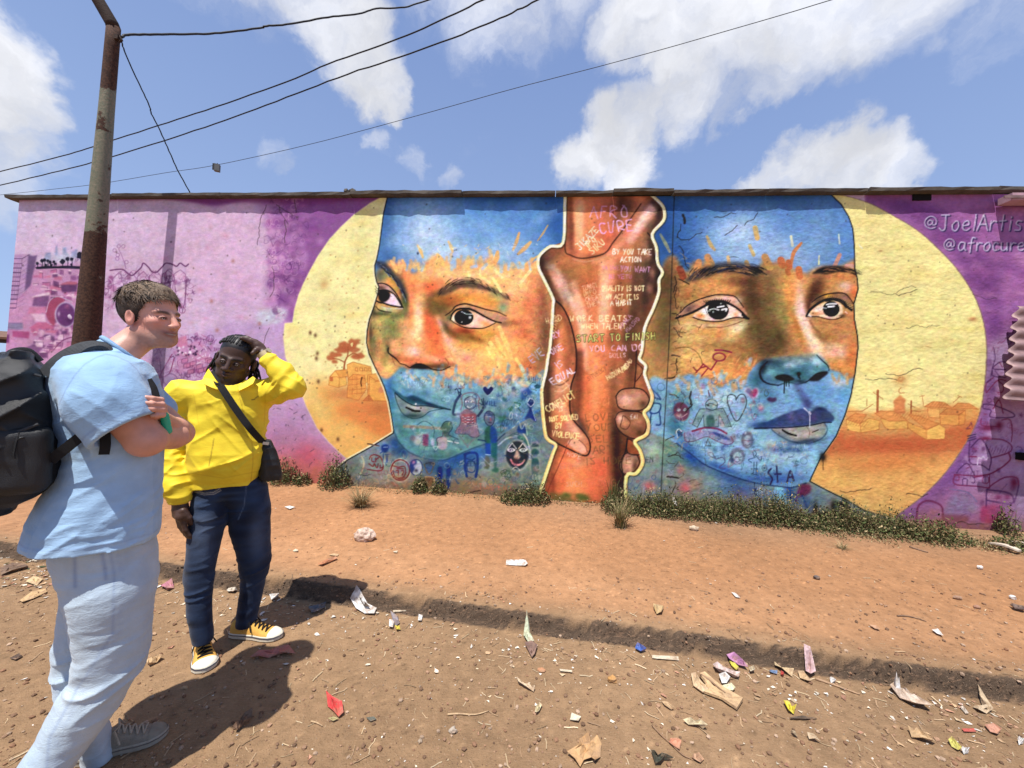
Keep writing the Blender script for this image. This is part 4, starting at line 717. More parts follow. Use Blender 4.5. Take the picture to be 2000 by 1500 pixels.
    for l,w in[([(552,690),(548,825)],2),([(575,690),(575,745)],1.6),([(605,680),(605,745)],1.6),([(722,600),(735,660)],2),([(710,600),(715,650)],1.6)]:line(T7(l),w,(20,20,24),.95)
    spray(1560,730,4,3.2,(16,16,18),1,tex=0);spray(1536,742,5,3,(20,20,22),1,tex=0);line(T7([(480,735),(600,700),(700,722),(800,700)]),2.2,(44,60,76),.7,soft=1)
    line(T7([(700,745),(760,850),(830,960)]),14,(84,96,150),.6,soft=4);spray(1576,787,8,12,(70,66,120),.5,-25)
    fill(T7([(200,1235),(330,1180),(450,1120),(600,1060),(760,1010),(850,1040),(900,1028),(980,995),(1070,1040),(1140,1120),(1100,1175),(1020,1172),(870,1202),(700,1222),(450,1235),(250,1252)]),(62,84,136),.95,.9)
    S([(1560,815,22,9,(84,90,150),.8),(1490,828,26,5,(40,80,136),.8,-10),(1610,812,16,8,(66,84,124),.8),(1546,812,6,10,(110,100,160),.6),(1590,816,6,10,(96,76,130),.6),(1600,798,12,4,(44,60,96),.7)],FR)
    fill(T7([(420,1240),(700,1222),(900,1195),(1010,1178),(1040,1230),(1015,1320),(900,1390),(760,1412),(600,1370),(480,1310)]),(160,158,148),.95,1.2);spray(1565,848,26,6,(196,190,174),.7);spray(1530,853,16,7,(106,130,150),.8,25);spray(1575,862,28,4.5,(62,84,110),.9,-8);spray(1608,842,6,14,(120,140,140),.6)
    line(T7([(200,1240),(450,1235),(700,1222),(870,1202),(1020,1172),(1100,1172)]),2.4,(22,36,70),.9);line(T7([(1020,1175),(1055,1250),(1010,1340),(900,1400),(760,1418),(600,1380),(470,1310),(400,1250)]),2,(50,70,100),.7,soft=1.2)
    line(T7([(530,1260),(600,1300),(690,1325)]),4.6,(20,20,22),.97,taper=.3);line(T7([(880,1285),(950,1258)]),1.8,(60,44,34),.9);line(T7([(780,1000),(840,1060),(850,1130),(852,1225)]),1.8,(206,212,236),.9);line(T7([(845,1045),(860,1070)]),3,(196,200,230),.9);line(T7([(810,1220),(845,1270),(840,1350)]),1,(90,70,60),.7)

    def T8(l):return tr(l,1290,660,7.5)
    fill(T8([(190,1080),(220,980),(300,945),(390,990),(430,1080),(400,1180),(330,1220),(240,1190)]),(120,66,92),.95,.8)
    for x in(270,365):fill(T8([(x-30,1060),(x,1030),(x+30,1060),(x,1080)]),(160,176,180),.9,.4)
    line(T8([(240,1130),(310,1160),(390,1110)]),1.3,(220,180,180),.8);spray(1325,812,8,5,(180,150,160),.5)
    gk=(72,90,90)
    fill(T8([(660,960),(700,910),(770,900),(830,950),(820,1030),(740,1060),(670,1020)]),(140,176,180),.9,.8);line(T8([(660,960),(700,910),(770,900),(830,950),(820,1030),(740,1060),(670,1020),(660,960)]),1.6,gk,.95);line(T8([(670,980),(740,960),(830,1000)]),1.8,gk,.9);spray(1383,792,2,1.6,(30,40,40),1,tex=0)
    fill(T8([(580,1040),(680,1040),(760,1060),(840,1040),(920,1030),(1000,1200),(1040,1300),(950,1300),(860,1120),(850,1300),(640,1300),(630,1130),(540,1310),(470,1270),(530,1120)]),(128,160,160),.9,.8,smooth=False);line(T8([(580,1040),(680,1040),(760,1060),(840,1040),(920,1030),(1000,1200),(1040,1300),(950,1300),(860,1120),(850,1300),(640,1300),(630,1130),(540,1310),(470,1270),(530,1120),(580,1040)]),1.5,gk,.92,smooth=False);fill(T8([(680,1150),(780,1150),(790,1290),(690,1300)]),(66,116,112),.9,.8)
    spray(1417,833,5,3.5,(120,160,150),.9);fill(T8([(870,1140),(940,1290),(870,1290)]),(222,180,160),.6,1)
    line(T8([(1110,910),(1090,850),(1030,830),(980,870),(1000,1000),(1110,1220),(1230,1050),(1260,920),(1220,830),(1150,840),(1110,900)]),2.2,(70,84,92),.95)
    fill(T8([(1370,890),(1250,800),(1250,740),(1310,735),(1350,780),(1400,735),(1440,770),(1430,840)]),(236,190,206),.8,2);fill(T8([(1360,870),(1260,800),(1265,750),(1310,745),(1350,790),(1360,830)]),(120,110,160),.95,.5);fill(T8([(1365,875),(1345,790),(1395,745),(1425,780),(1410,840)]),(176,56,110),.95,.5)
    fill(T7([(350,910),(380,875),(420,885),(455,880),(460,920),(400,935)]),(92,62,104),.95,.6);line(T7([(335,780),(315,830),(340,865),(365,830),(335,780)]),1.4,(80,110,96),.9);line(T7([(270,830),(300,780),(390,790)]),1.2,(90,130,130),.8)
    text('9',0,0,1,red);spray(1486,797,5,6,(206,130,160),.8);text('T',1463,802,12,(206,110,140),2,.6)
    line(T8([(800,180),(900,180),(1040,210)]),3.2,(150,48,86),.92);line([(1290+(860+90*math.cos(t))/7.5,660+(280+58*math.sin(t))/7.5)for t in np.linspace(0,6.28,15)],3,(150,48,80),.92);line(T8([(820,350),(740,470),(620,380)]),3,(146,46,74),.92,smooth=False)
    for l in([(620,390),(540,480),(480,430)],[(690,450),(600,560)],[(590,440),(650,420)],[(540,490),(520,510)]):line(T8(l),2.6,(140,46,66),.9)
    line(T8([(220,150),(400,140),(520,200),(580,280),(610,370)]),1.6,(110,92,50),.8);line(T8([(700,770),(715,850)]),1.8,(110,50,50),.9);line(T8([(660,700),(770,640)]),1,(110,90,80),.7)
    fill(T8([(250,1440),(240,1360),(290,1345),(330,1440)]),(36,96,150),.95,.8);line(T8([(250,1460),(235,1370),(270,1335),(310,1370)]),1.6,(220,236,240),.9)
    def T9(l):return tr(l,1290,840,4.651)
    fill(T9([(215,30),(330,0),(480,10),(640,60),(660,110),(600,130),(500,90),(420,60),(300,100),(230,100)]),(150,150,190),.85,1);line(T9([(215,30),(230,100),(300,100),(420,60),(500,95),(600,130),(660,110),(640,60)]),1.6,(130,76,110),.9);line(T9([(290,10),(400,-20),(520,-10),(600,30)]),4,(150,52,86),.9);fill(T9([(470,20),(560,40),(640,90),(560,80)]),(56,84,150),.9,.8);line(T9([(410,140),(430,80),(460,145),(405,140)]),1.3,(90,84,70),.85,smooth=False)
    for cx,cy,rx,ry in[(790,90,55,78),(700,240,70,78)]:
        fill([(1290+(cx+rx*math.cos(t))/4.651,840+(cy+ry*math.sin(t))/4.651)for t in np.linspace(0,6.28,19)[:-1]],(108,112,134),.9,1);fill([(1290+(cx+4+.62*rx*math.cos(t))/4.651,840+(cy+14+.66*ry*math.sin(t))/4.651)for t in np.linspace(0,6.28,15)[:-1]],(160,186,206),.85,1)
        line(T9([(cx-20,cy+40),(cx,cy+50),(cx+24,cy+36)]),1.2,(80,84,110),.9);line(T9([(cx-24,cy+5),(cx+30,cy+8)]),1.1,(70,80,104),.8)
    for l in([(850,180),(870,215),(850,240),(840,200)],[(860,250),(800,270),(830,295)],[(870,240),(910,275),(920,240)],[(850,290),(845,380),(825,400)],[(875,290),(870,400)],[(850,350),(880,350)],[(840,400),(890,410)]):line(T9(l),1.6,(56,90,120),.92)
    line([(1290+(945+22*math.cos(t))/4.651,840+(345+26*math.sin(t))/4.651)for t in np.linspace(0.5,6.6,13)],1.2,(70,76,110),.85);spray(1493,914,2,2,(70,76,110),.8,tex=0)
    for l in([(1005,350),(980,390),(1015,440),(1000,490)],[(1055,330),(1065,470)],[(1040,400),(1095,400)],[(1150,470),(1180,370),(1210,460)],[(1165,430),(1205,425)]):line(T9(l),3.6,(62,48,96),.85,tex=.2)
    line(T9([(430,210),(470,205),(500,260),(560,250),(585,290),(530,340),(590,345)]),2,(90,84,130),.8);spray(1503,870,9,9,(180,170,150),.5)
    for k in range(14):
        t=RNG.random()*6.3;cx,cy=[(1513,868),(1530,866)][k%2];line([(cx,cy),(cx+7*math.cos(t),cy+6*math.sin(t))],1.2,(190,176,146),.7)
    spray(1607,893,6.5,8,(24,20,18),1,tex=0);line([(1607,898),(1608,918)],1.5,(40,26,18),.95)
    for x,y,rx,ry in[(1640,985,9,5),(1622,1006,22,7),(1628,990,6,12),(1650,987,7,12),(1605,1012,10,6),(1593,995,4,14),(1655,1000,8,8)]:spray(x,y,rx,ry,(48,44,38),.8,tex=.5)
    fill(T9([(1270,500),(1360,500),(1365,560),(1310,600),(1250,600)]),(120,46,84),.85,2);line(T9([(1260,560),(1230,640)]),4,(110,50,110),.7,soft=1.5);line(T9([(1290,600),(1330,700)]),4,(36,76,130),.8,soft=1.5);spray(1300,940,10,6,(110,140,110),.6);spray(1338,953,9,9,(222,116,116),.85);spray(1330,918,8,10,(190,116,116),.6);spray(1355,945,14,8,(196,136,120),.5)
    spray(1444,965,14,14,(120,100,140),.5);spray(1468,975,8,10,(150,116,130),.5)
    for k in range(16):
        x=1480+4*k;line([(x,952+k*1.5),(x+30,985+k)],.9,(206,200,190),.35)

    for l in([(1272,760),(1282,768),(1290,780),(1278,776)],[(1276,770),(1274,785),(1290,790),(1286,805),(1270,806),(1276,788)],[(1272,806),(1270,826)],[(1288,806),(1290,828),(1282,830)]):line(l,3,(40,82,142),.9)
    spray(1280,760,14,14,(90,150,206),.5);spray(1275,880,14,16,(206,206,190),.5);text('EN',1262,903,10,(60,84,76),1.6,.8,0,.7)
    spray(1268,950,12,10,(214,120,110),.7)

    def scribble(area,n,cols,size,clip,g_=1.):
        p=pmask(area,0);ys,xs=np.nonzero(p[0]>.5)
        for k in RNG.integers(0,len(ys),n):
            x,y=xs[k]+p[2].start+MX0,ys[k]+p[1].start+MY0;c_=cols[RNG.integers(len(cols))];s_=size*(.5+RNG.random());kind=RNG.integers(6);w_=.8+.7*RNG.random();a_=min(1,(.22+.34*RNG.random())*g_)
            if kind==0:line([(x+s_*.6*math.cos(t),y+s_*.6*math.sin(t))for t in np.linspace(0,6.3,9)],w_,c_,a_,clip=clip)
            elif kind==1:line([(x+s_*q,y+RNG.normal()*s_*.4)for q in np.linspace(-.8,.8,5)],w_,c_,a_,clip=clip,smooth=False)
            elif kind==2:text(''.join('ABEHKLMNORSTUVZ'[i]for i in RNG.integers(0,15,RNG.integers(2,5))),x-s_,y,s_*.9,c_,w_,a_,RNG.normal()*12,.6)
            elif kind==3:line([(x+RNG.normal()*s_*.6,y+RNG.normal()*s_*.6)for q in range(5)],w_,c_,a_,clip=clip)
            elif kind==4:fill([(x+s_*.5*math.cos(t)*(.7+.5*RNG.random()),y+s_*.6*math.sin(t))for t in np.linspace(0,6.28,8)[:-1]],c_,a_*.8,.5,clip=clip)
            else:
                for q in range(4):t=q*.8+RNG.random();line([(x-s_*.6*math.cos(t),y-s_*.6*math.sin(t)),(x+s_*.6*math.cos(t),y+s_*.6*math.sin(t))],w_*.8,c_,a_*.8,clip=clip)
    BL=[(206,222,226),(36,66,110),(60,110,120),(150,90,100),(44,90,96),(180,200,190),(50,80,140),(200,190,160)]
    scribble([(870,752),(1058,745),(1060,860),(960,850),(900,830)],150,BL,9,FL);scribble([(790,735),(880,745),(880,765),(800,760)],20,BL,8,FL);scribble([(800,835),(900,830),(900,880),(820,885)],34,BL,8,FL);scribble([(670,905),(760,880),(900,900),(1055,870),(1050,955),(690,950)],150,BL+[(120,60,60),(190,150,100)],9,FL)
    scribble([(1322,755),(1480,760),(1470,900),(1400,905),(1330,860)],130,BL+[(180,70,110)],9,FR);scribble([(1440,880),(1570,870),(1570,935),(1450,925)],50,BL,8,FR);scribble([(1230,760),(1310,750),(1300,980),(1230,980)],70,BL,9,FL*0+1);scribble([(1330,930),(1700,1000),(1700,1030),(1330,1000)],50,BL,8,FR)
    PQ=[(110,50,104),(150,70,130),(90,40,90),(190,120,170),(232,212,230)]
    scribble([(216,540),(366,535),(360,610),(216,610)],150,PQ,9,None,1.7);scribble([(310,670),(415,660),(415,740),(315,760)],140,PQ,8,None,1.7);scribble([(40,530),(180,520),(180,700),(20,700)],230,PQ,8,None,1.6);scribble([(1925,690),(1985,690),(1990,1010),(1880,1000)],80,[(96,40,100),(140,50,100),(190,160,200)],9,None,1.5);scribble([(525,395),(600,395),(575,600),(525,600)],90,[(112,60,124),(226,180,216),(150,90,150)],9,None,1.6)

    LB=[(1104,372),(1103,402),(1099.5,474),(1075,481),(1058,494),(1051,506),(1052,524),(1063,547),(1080,583),(1080,596),(1077,647),(1073,686),(1071,693),(1066,727),(1060,752),(1058,776),(1064,842),(1071,859),(1085,869),(1080,885),(1063,936),(1050,974),(1040,1010)]
    RB=[(1262,372),(1291,398),(1298,415),(1295,432),(1274,457),(1282,483),(1284.5,513),(1294,532),(1287,547),(1287,570),(1276,602),(1259,641),(1253.6,684),(1249,701),(1261,714),(1259,731),(1268,757),(1274,776),(1268,795),(1258,806),(1266,825),(1263,848),(1240,862),(1250,880),(1255,904),(1242,925),(1223,932),(1223,1010)]
    HP=LB+RB[::-1]
    HM=full(HP,0,False)
    comp(HM,slice(None),slice(None),(192,114,64))
    fill([(1106,375),(1104,488),(1114,498),(1131,504),(1152,503),(1182,494),(1197,474),(1212,455),(1233,425),(1252,398),(1262,375)],(212,122,74),1,1,clip=HM)
    S([(1115,430,8,60,(196,110,66),.7),(1130,420,14,60,(236,150,96),.85),(1150,440,16,50,(226,136,76),.7),(1180,430,22,40,(210,112,72),.7),(1200,400,26,20,(150,84,66),.8),(1225,400,18,26,(116,76,60),.85),(1190,470,14,22,(206,90,56),.7),(1145,490,30,9,(232,126,64),.8),(1160,385,40,8,(186,116,90),.6),(1120,492,10,8,(160,90,60),.6),
       (1245,440,14,40,(206,140,120),.9,35),(1262,410,14,14,(150,120,106),.85),(1275,400,10,10,(104,90,80),.8),(1285,420,8,16,(90,74,70),.85),(1268,440,8,16,(130,96,84),.8,35),(1230,455,14,30,(196,106,80),.8,30),(1255,425,5,26,(226,176,164),.8,35),
       (1062,510,8,16,(84,70,60),.9),(1080,500,20,10,(150,96,64),.85),(1075,520,12,14,(130,120,104),.8),(1100,512,20,10,(190,116,66),.7),(1110,530,24,14,(140,100,56),.8),(1140,530,30,18,(190,120,56),.8),(1085,548,12,16,(206,140,110),.85),(1105,570,14,22,(170,130,106),.8),(1100,560,10,12,(224,160,134),.7),(1120,580,10,20,(150,150,150),.7,-25),(1132,600,12,26,(232,164,130),.9,-20),(1120,560,16,20,(130,100,66),.7),(1150,565,22,30,(190,104,50),.8),(1190,545,12,50,(232,150,110),.85,8),(1185,600,14,50,(238,160,120),.85),(1215,500,22,20,(226,140,90),.7),(1220,560,22,40,(180,110,62),.8),(1250,540,16,50,(130,90,64),.85),(1268,540,12,60,(92,74,62),.9),(1280,535,7,22,(56,50,50),.9),(1240,610,18,40,(120,84,56),.85,18),(1265,480,12,24,(150,110,84),.8),(1215,620,18,40,(170,104,60),.7),(1160,640,22,40,(226,130,70),.8),(1140,650,12,40,(232,150,110),.8,-8),(1180,670,24,30,(222,126,66),.7),(1145,690,16,16,(206,140,146),.6),(1225,690,16,50,(116,80,54),.85),(1205,700,16,50,(176,96,50),.7),(1160,720,26,50,(226,120,56),.8),(1150,770,26,40,(210,104,48),.8),(1180,760,22,40,(230,126,54),.8),(1170,820,26,40,(222,116,44),.8),(1200,740,16,30,(150,104,70),.7),(1198,800,8,60,(140,86,52),.8),(1205,850,14,40,(90,66,50),.85),(1222,890,12,50,(84,56,42),.9),(1208,940,12,60,(96,62,44),.9),
       (1095,640,10,40,(196,110,52),.8),(1090,700,14,50,(206,110,56),.8),(1110,720,8,40,(150,84,52),.7),(1078,740,10,50,(150,96,64),.8),(1095,770,16,40,(214,126,70),.8),(1100,750,12,14,(226,160,120),.8),(1072,800,8,40,(130,84,56),.8),(1100,830,22,20,(196,110,62),.8),(1085,845,16,10,(150,96,70),.8),(1120,838,16,12,(206,146,120),.8),(1140,860,10,12,(190,126,96),.8),(1110,860,18,8,(150,100,70),.7),
       (1110,900,22,26,(236,116,58),.9),(1140,930,34,34,(240,128,60),.9),(1100,950,30,30,(226,110,50),.85),(1160,960,34,26,(230,106,52),.8),(1175,910,22,30,(210,96,50),.8),(1180,965,20,26,(190,90,50),.7),(1150,890,22,10,(190,120,80),.7),(1130,905,20,8,(206,150,120),.5),(1070,955,8,26,(190,80,40),.7)],HM)
    S([(1070,505,10,10,(110,76,60),.8),(1058,520,5,20,(60,50,46),.85),(1068,545,6,18,(96,66,54),.8,-25),(1092,552,8,18,(236,176,150),.75,-25),(1118,592,7,26,(240,180,150),.8,-22),(1100,575,8,16,(160,140,130),.6,-25),(1136,640,6,30,(244,176,140),.8,-6),(1190,520,10,18,(236,150,100),.7),(1180,590,8,44,(246,180,140),.75),(1215,590,12,40,(160,96,56),.7),(1240,575,10,40,(110,78,58),.8),(1262,560,9,60,(66,54,50),.85,6),(1276,500,7,24,(96,72,62),.8),(1235,640,10,36,(90,62,46),.8,14),(1115,430,5,56,(150,80,54),.7),(1134,430,7,50,(248,176,126),.8),(1215,400,12,16,(96,64,54),.7),(1200,430,10,26,(190,96,66),.6),(1252,432,5,24,(240,196,186),.8,35),(1288,415,5,18,(70,58,56),.8),(1278,440,5,14,(80,62,58),.7,30),(1160,500,24,5,(150,90,54),.6),(1205,870,7,50,(66,46,38),.8),(1130,740,6,50,(170,84,46),.6),(1165,740,12,50,(240,136,66),.7),(1070,780,5,50,(96,62,46),.75),(1095,720,8,30,(226,136,80),.7),(1095,800,10,20,(226,140,84),.7),(1130,950,20,26,(250,140,66),.7),(1080,950,6,30,(150,66,36),.7),(1212,950,6,36,(66,44,36),.8)],HM)
    hatch([(1110,510),(1270,500),(1240,680),(1130,690)],240,9,75,[(240,170,120),(150,86,50),(226,130,76),(176,104,66)],1,.33,30,HM)
    hatch([(1130,700),(1225,700),(1200,960),(1100,970)],240,9,85,[(244,150,84),(190,84,44),(226,120,60),(210,110,80)],1,.33,30,HM)
    dk=(48,34,30)
    comp(HM,slice(None),slice(None),(170,104,64),.10,None,.5)
    for b in(LB,RB):line([(x,y)for x,y in b],26,(70,48,40),.34,6,clip=HM)
    for pts,w_,c_,a_ in[([(1232,468),(1255,435),(1276,408)],15,(238,184,168),.6),([(1120,555),(1134,600),(1148,650)],13,(240,178,140),.5),([(1178,515),(1180,570),(1172,650)],15,(244,176,132),.5),([(1212,515),(1206,590),(1192,670)],16,(130,78,48),.45),([(1245,520),(1240,590),(1222,660)],16,(96,66,48),.5),([(1270,470),(1272,530),(1262,590)],9,(74,54,46),.55),([(1064,530),(1076,560),(1094,592)],10,(90,64,50),.5),([(1080,520),(1100,548),(1112,585)],9,(190,170,150),.35),([(1100,790),(1112,825),(1132,852)],12,(236,170,128),.5),([(1074,720),(1068,780),(1074,845)],9,(96,62,46),.5),([(1096,640),(1092,700),(1088,740)],9,(232,150,96),.45),([(1160,690),(1162,760),(1160,830)],16,(246,150,84),.45),([(1120,900),(1116,940),(1108,975)],18,(250,140,76),.5),([(1160,900),(1165,970)],14,(236,110,56),.4),([(1205,880),(1206,980)],12,(70,48,38),.5),([(1128,410),(1130,470)],12,(250,172,118),.5),([(1215,385),(1205,430)],14,(104,66,52),.5),([(1275,395),(1290,415),(1284,440)],9,(70,56,52),.5),([(1110,742),(1096,752),(1080,750)],3,(110,66,48),.6),([(1112,752),(1098,764),(1084,764)],2.5,(236,190,150),.5)]:line(pts,w_,c_,a_,w_*.3,clip=HM,tex=.3)
    for x,y in[(1278,500),(1286,536),(1280,565)]:spray(x,y,6,11,(58,46,42),.7,clip=HM);spray(x-12,y-2,6,9,(200,140,104),.5,clip=HM)
    line([(1118,440),(1116,484)],9,(120,70,50),.5,3,clip=HM);line([(1160,512),(1200,490),(1230,450)],10,(240,170,120),.35,4,clip=HM)
    line([(1132,690),(1130,760),(1128,810),(1140,836)],16,(84,52,40),.5,5,clip=HM);line([(1092,600),(1112,640),(1120,690)],12,(110,66,46),.4,4,clip=HM);line([(1130,620),(1142,670),(1146,720)],9,(248,190,150),.4,3,clip=HM);line([(1236,690),(1230,760),(1200,850),(1200,960)],18,(76,50,40),.45,6,clip=HM)
    line([(1106,378),(1104.5,440),(1104,489),(1114,498),(1131,504),(1152,503),(1182,494),(1197,474),(1212,455),(1233,425),(1252,398)],2.8,(70,48,40),.85,soft=1.1,taper=.2);line([(1118,506),(1140,511),(1160,508),(1185,500)],3,(196,150,110),.5,soft=1.2)
    line([(1082,585),(1099,600),(1112,626),(1120,654),(1125.6,688),(1125,722),(1116,752),(1113,782),(1114,804),(1122,823),(1139,842),(1151,861),(1152,880),(1142,890),(1109,876),(1084,863),(1069,851)],3,dk,.92,soft=.8)
    line([(1128,690),(1127,725),(1120,755),(1118,785),(1120,806)],7,(90,58,44),.45,soft=2.5);line([(1124,806),(1134,830),(1148,850)],6,(84,76,72),.5,soft=2)
    fill([(1110,868),(1116,858),(1128,858),(1142,870),(1146,882),(1136,886)],(222,156,120),.95,.8);line([(1110,868),(1116,858),(1128,858),(1142,870),(1147,882)],1.4,(110,70,56),.85);line([(1098,742),(1110,754),(1115,768)],1.6,(232,186,150),.6)
    for pts,c in[([(1203,774),(1209,765),(1218,760),(1238,758),(1256,762),(1268,778),(1264,792),(1252,801),(1225,801),(1208,795)],(170,116,84)),([(1201,818),(1208,806),(1225,803),(1252,806),(1262,822),(1260,842),(1244,857),(1222,851),(1206,836)],(140,92,62)),([(1210,906),(1220,887),(1240,885),(1249,902),(1240,919),(1221,926),(1212,918)],(150,108,86)),([(1225,856),(1236,862),(1246,878),(1249,888),(1226,884)],(150,84,46))]:
        fill(pts,c,.97,.6);line(pts+[pts[0]],2.4,dk,.92,soft=.7)
    S([(1222,782,12,9,(222,170,150),.9),(1222,783,6,5,(232,160,120),.9),(1245,775,10,8,(196,136,104),.7),(1256,790,8,8,(110,74,56),.8),(1212,818,7,9,(226,176,150),.9),(1222,826,8,8,(196,126,86),.9),(1246,822,9,9,(190,126,90),.7),(1250,845,8,8,(100,66,48),.8),(1228,906,9,12,(212,160,130),.9),(1240,910,5,10,(100,70,56),.7)],HM)
    line([(1215,820),(1217,812),(1226,818),(1231,826),(1224,838),(1212,834),(1215,820)],1.6,(90,56,44),.85)
    line([(1243,680),(1242,720),(1239,757)],2.4,dk,.85);line([(1245,710),(1256,722),(1250,735),(1242,745)],1.6,dk,.8);line([(1225,857),(1222,880),(1214,905),(1217,930),(1217,990)],2.6,dk,.8);line([(1265,455),(1277,470),(1281,486),(1281,512),(1289,530),(1283,546)],2.6,dk,.85)
    line([(1107,870),(1100,890),(1062,975)],2,(130,60,40),.8);line([(1088,872),(1066,936),(1056,972)],2.4,(110,56,40),.8)
    for k in range(26):
        x,y=1078+RNG.random()*70,966+RNG.random()*16;spray(x,y,6+5*RNG.random(),3+3*RNG.random(),(96,108,46),.5,clip=HM,tex=.6)
    for b in(LB,RB):
        q=smooth_pts(b,4);line([(x,y)for x,y in q+np.array([1.5,1.5])],8,(60,52,40),.5,soft=1,smooth=False);line([(x,y)for x,y in q],5.6,(246,240,180),1,smooth=False)
        low=[(x,y)for x,y in q if y>760];line(low,6.4,(240,200,112),.8,smooth=False)

    lil,yel,wh=(204,150,206),(246,214,150),(244,226,200)
    text('AFRO',1153,424,22,lil,2.6,.75,1,.78);text('CURE',1172,456,20,(214,150,200),3,.9,-6,.78)
    text('JIKAZE',1133,488,13,wh,2,.9,-45,.66);text('IPO',1149,485,12,(250,226,170),2,.92,-45,.7);text('SIKU',1158,497,13,(250,220,160),2,.92,-42,.66)
    text('BY YOU TAKE',1197,496,10,wh,1.9,.92,1,.66);text('ACTION',1212,512,10,wh,2,.92,0,.66);text('YOU WANT',1212,530,10,(206,140,190),1.8,.75,2,.66);text('YA UWEZO',1176,527,8,(190,110,170),1.6,.5,0,.66);text('NI YETU',1190,544,8,(200,120,190),1.7,.65,0,.8)
    for i,s in enumerate(('TUNGI','IMPO','CREATE','THEM')):text(s,1138+3*i,568+11*i,9,(226,190,150),1.5,.75,-14,.66)
    text('QUALITY IS NOT',1175,568,9.5,yel,1.9,.95,0,.62);text('AN ACT IT IS',1183,584,9,yel,1.9,.95,0,.62);text('A HABIT',1192,597,9.5,wh,2,.95,-3,.64)
    text('HARD',1068,632,11,(250,214,160),1.6,.75,-14,.66);text('WORK BEATS',1113,627,10.5,(250,216,160),1.9,.92,0,.82,gap=.5);text('WHEN TALENT',1135,642,10,(250,210,150),1.8,.92,0,.72)
    text('MPAKA',1214,645,9,(200,150,190),1.5,.8,-52,.66);text('MWISHO',1226,650,8,(200,150,190),1.4,.8,-48,.66)
    text('START TO FINISH',1127,668,13,(40,60,36),4.4,.8,-2,.72,gap=.36,jit=.0);text('START TO FINISH',1127,668,13,(240,220,110),1.8,.97,-2,.72,gap=.36,jit=.0)
    text('YOU CAN DO',1152,687,11,(222,170,204),2.2,.85,-2,.8,gap=.42);text('SKILLS',1190,698,8,(226,180,190),1.5,.75,0,.66)
    text('EVE',1040,710,15,(190,180,214),2.2,.9,-38,.66);text('RY',1083,662,11,(214,170,206),2,.85,-30,.7);text('ONE',1078,694,12,(206,180,210),2,.9,-32,.72);text('IS',1090,722,13,(206,190,220),2,.9,-34,.7);text('EQUAL',1080,752,13,(214,190,222),2.2,.9,-30,.76)
    text('KIJANI',1082,652,8,(250,190,120),1.3,.7,-70,.66)
    for i,(s,x,y)in enumerate((('CONFLICT',1070,806),('IS',1092,804),('NOT SOLVED',1074,824),('BY',1086,836),('VIOLENCE',1078,852))):text(s,x,y,[13,9,9,10,11][i],(250,214,130),2,.95,[-30,-8,-6,-4,6][i],.62,gap=.2)
    for i,s in enumerate(('STOP CRIME','SPEAK OUT','SITUEOSY')):text(s,1146+2*i,718+13*i,8,[(190,120,90),(196,130,110),(150,84,60)][i],1.3,.7,-32,.62)
    text('HUDUMANI',1188,742,9,(246,224,150),1.6,.9,-30,.6);text('MDAU',1222,722,8,(246,224,150),1.5,.9,-50,.6);text('@',1168,762,16,(240,140,80),2.4,.8)
    for i,s in enumerate(('LOVE','YOUR','SELF','ART','IS HOPE')):text(s,1140+[4,6,10,18,4][i],[822,842,864,886,908][i],13,(112,84,56),2.2,.62,-2,.9,gap=.4,tex=.4)
    text('TUJI',1124,816,9,(150,90,60),1.3,.6,-45,.7);text('HOPE',1108,890,8,(214,196,186),1.4,.6,14,.8);text('EREHE',1094,915,9,(176,116,100),1.5,.55,0,.8);text('SUCH',1106,950,9,(206,160,150),1.6,.55,0,.8);text('TE',1110,934,9,(206,150,130),1.5,.5);text('HUNIG',1150,948,12,(240,110,84),2,.4,0,.9);text('HAZI',1152,790,13,(236,140,90),2,.45,0,.8)
    text('EAI',1232,818,8,(226,214,200),1.3,.7)


    for dx,dy,c,w in[(2,1.6,(66,52,100),4.6),(0,0,(222,212,236),2.5)]:
        text('@',1806+dx,445+dy,22,c,w*.8,.95,0,1.05,jit=0,tex=0);text('Joel',1834+dx,450+dy,30,c,w,.95,0,.74,.08,jit=0,tex=0,gap=.2);text('Artist',1908+dx,450+dy,31,c,w,.95,0,.74,.1,jit=0,tex=0,gap=.2)
        text('@',1844+dx,487+dy,20,c,w*.8,.95,0,1.,jit=0,tex=0);text('afrocure',1871+dx,489+dy,25,c,w,.95,0,.82,.06,jit=0,tex=0,gap=.12)
    def T10(l):return tr(l,1850,660,3.75)
    pu,mg=(86,44,100),(130,40,90)
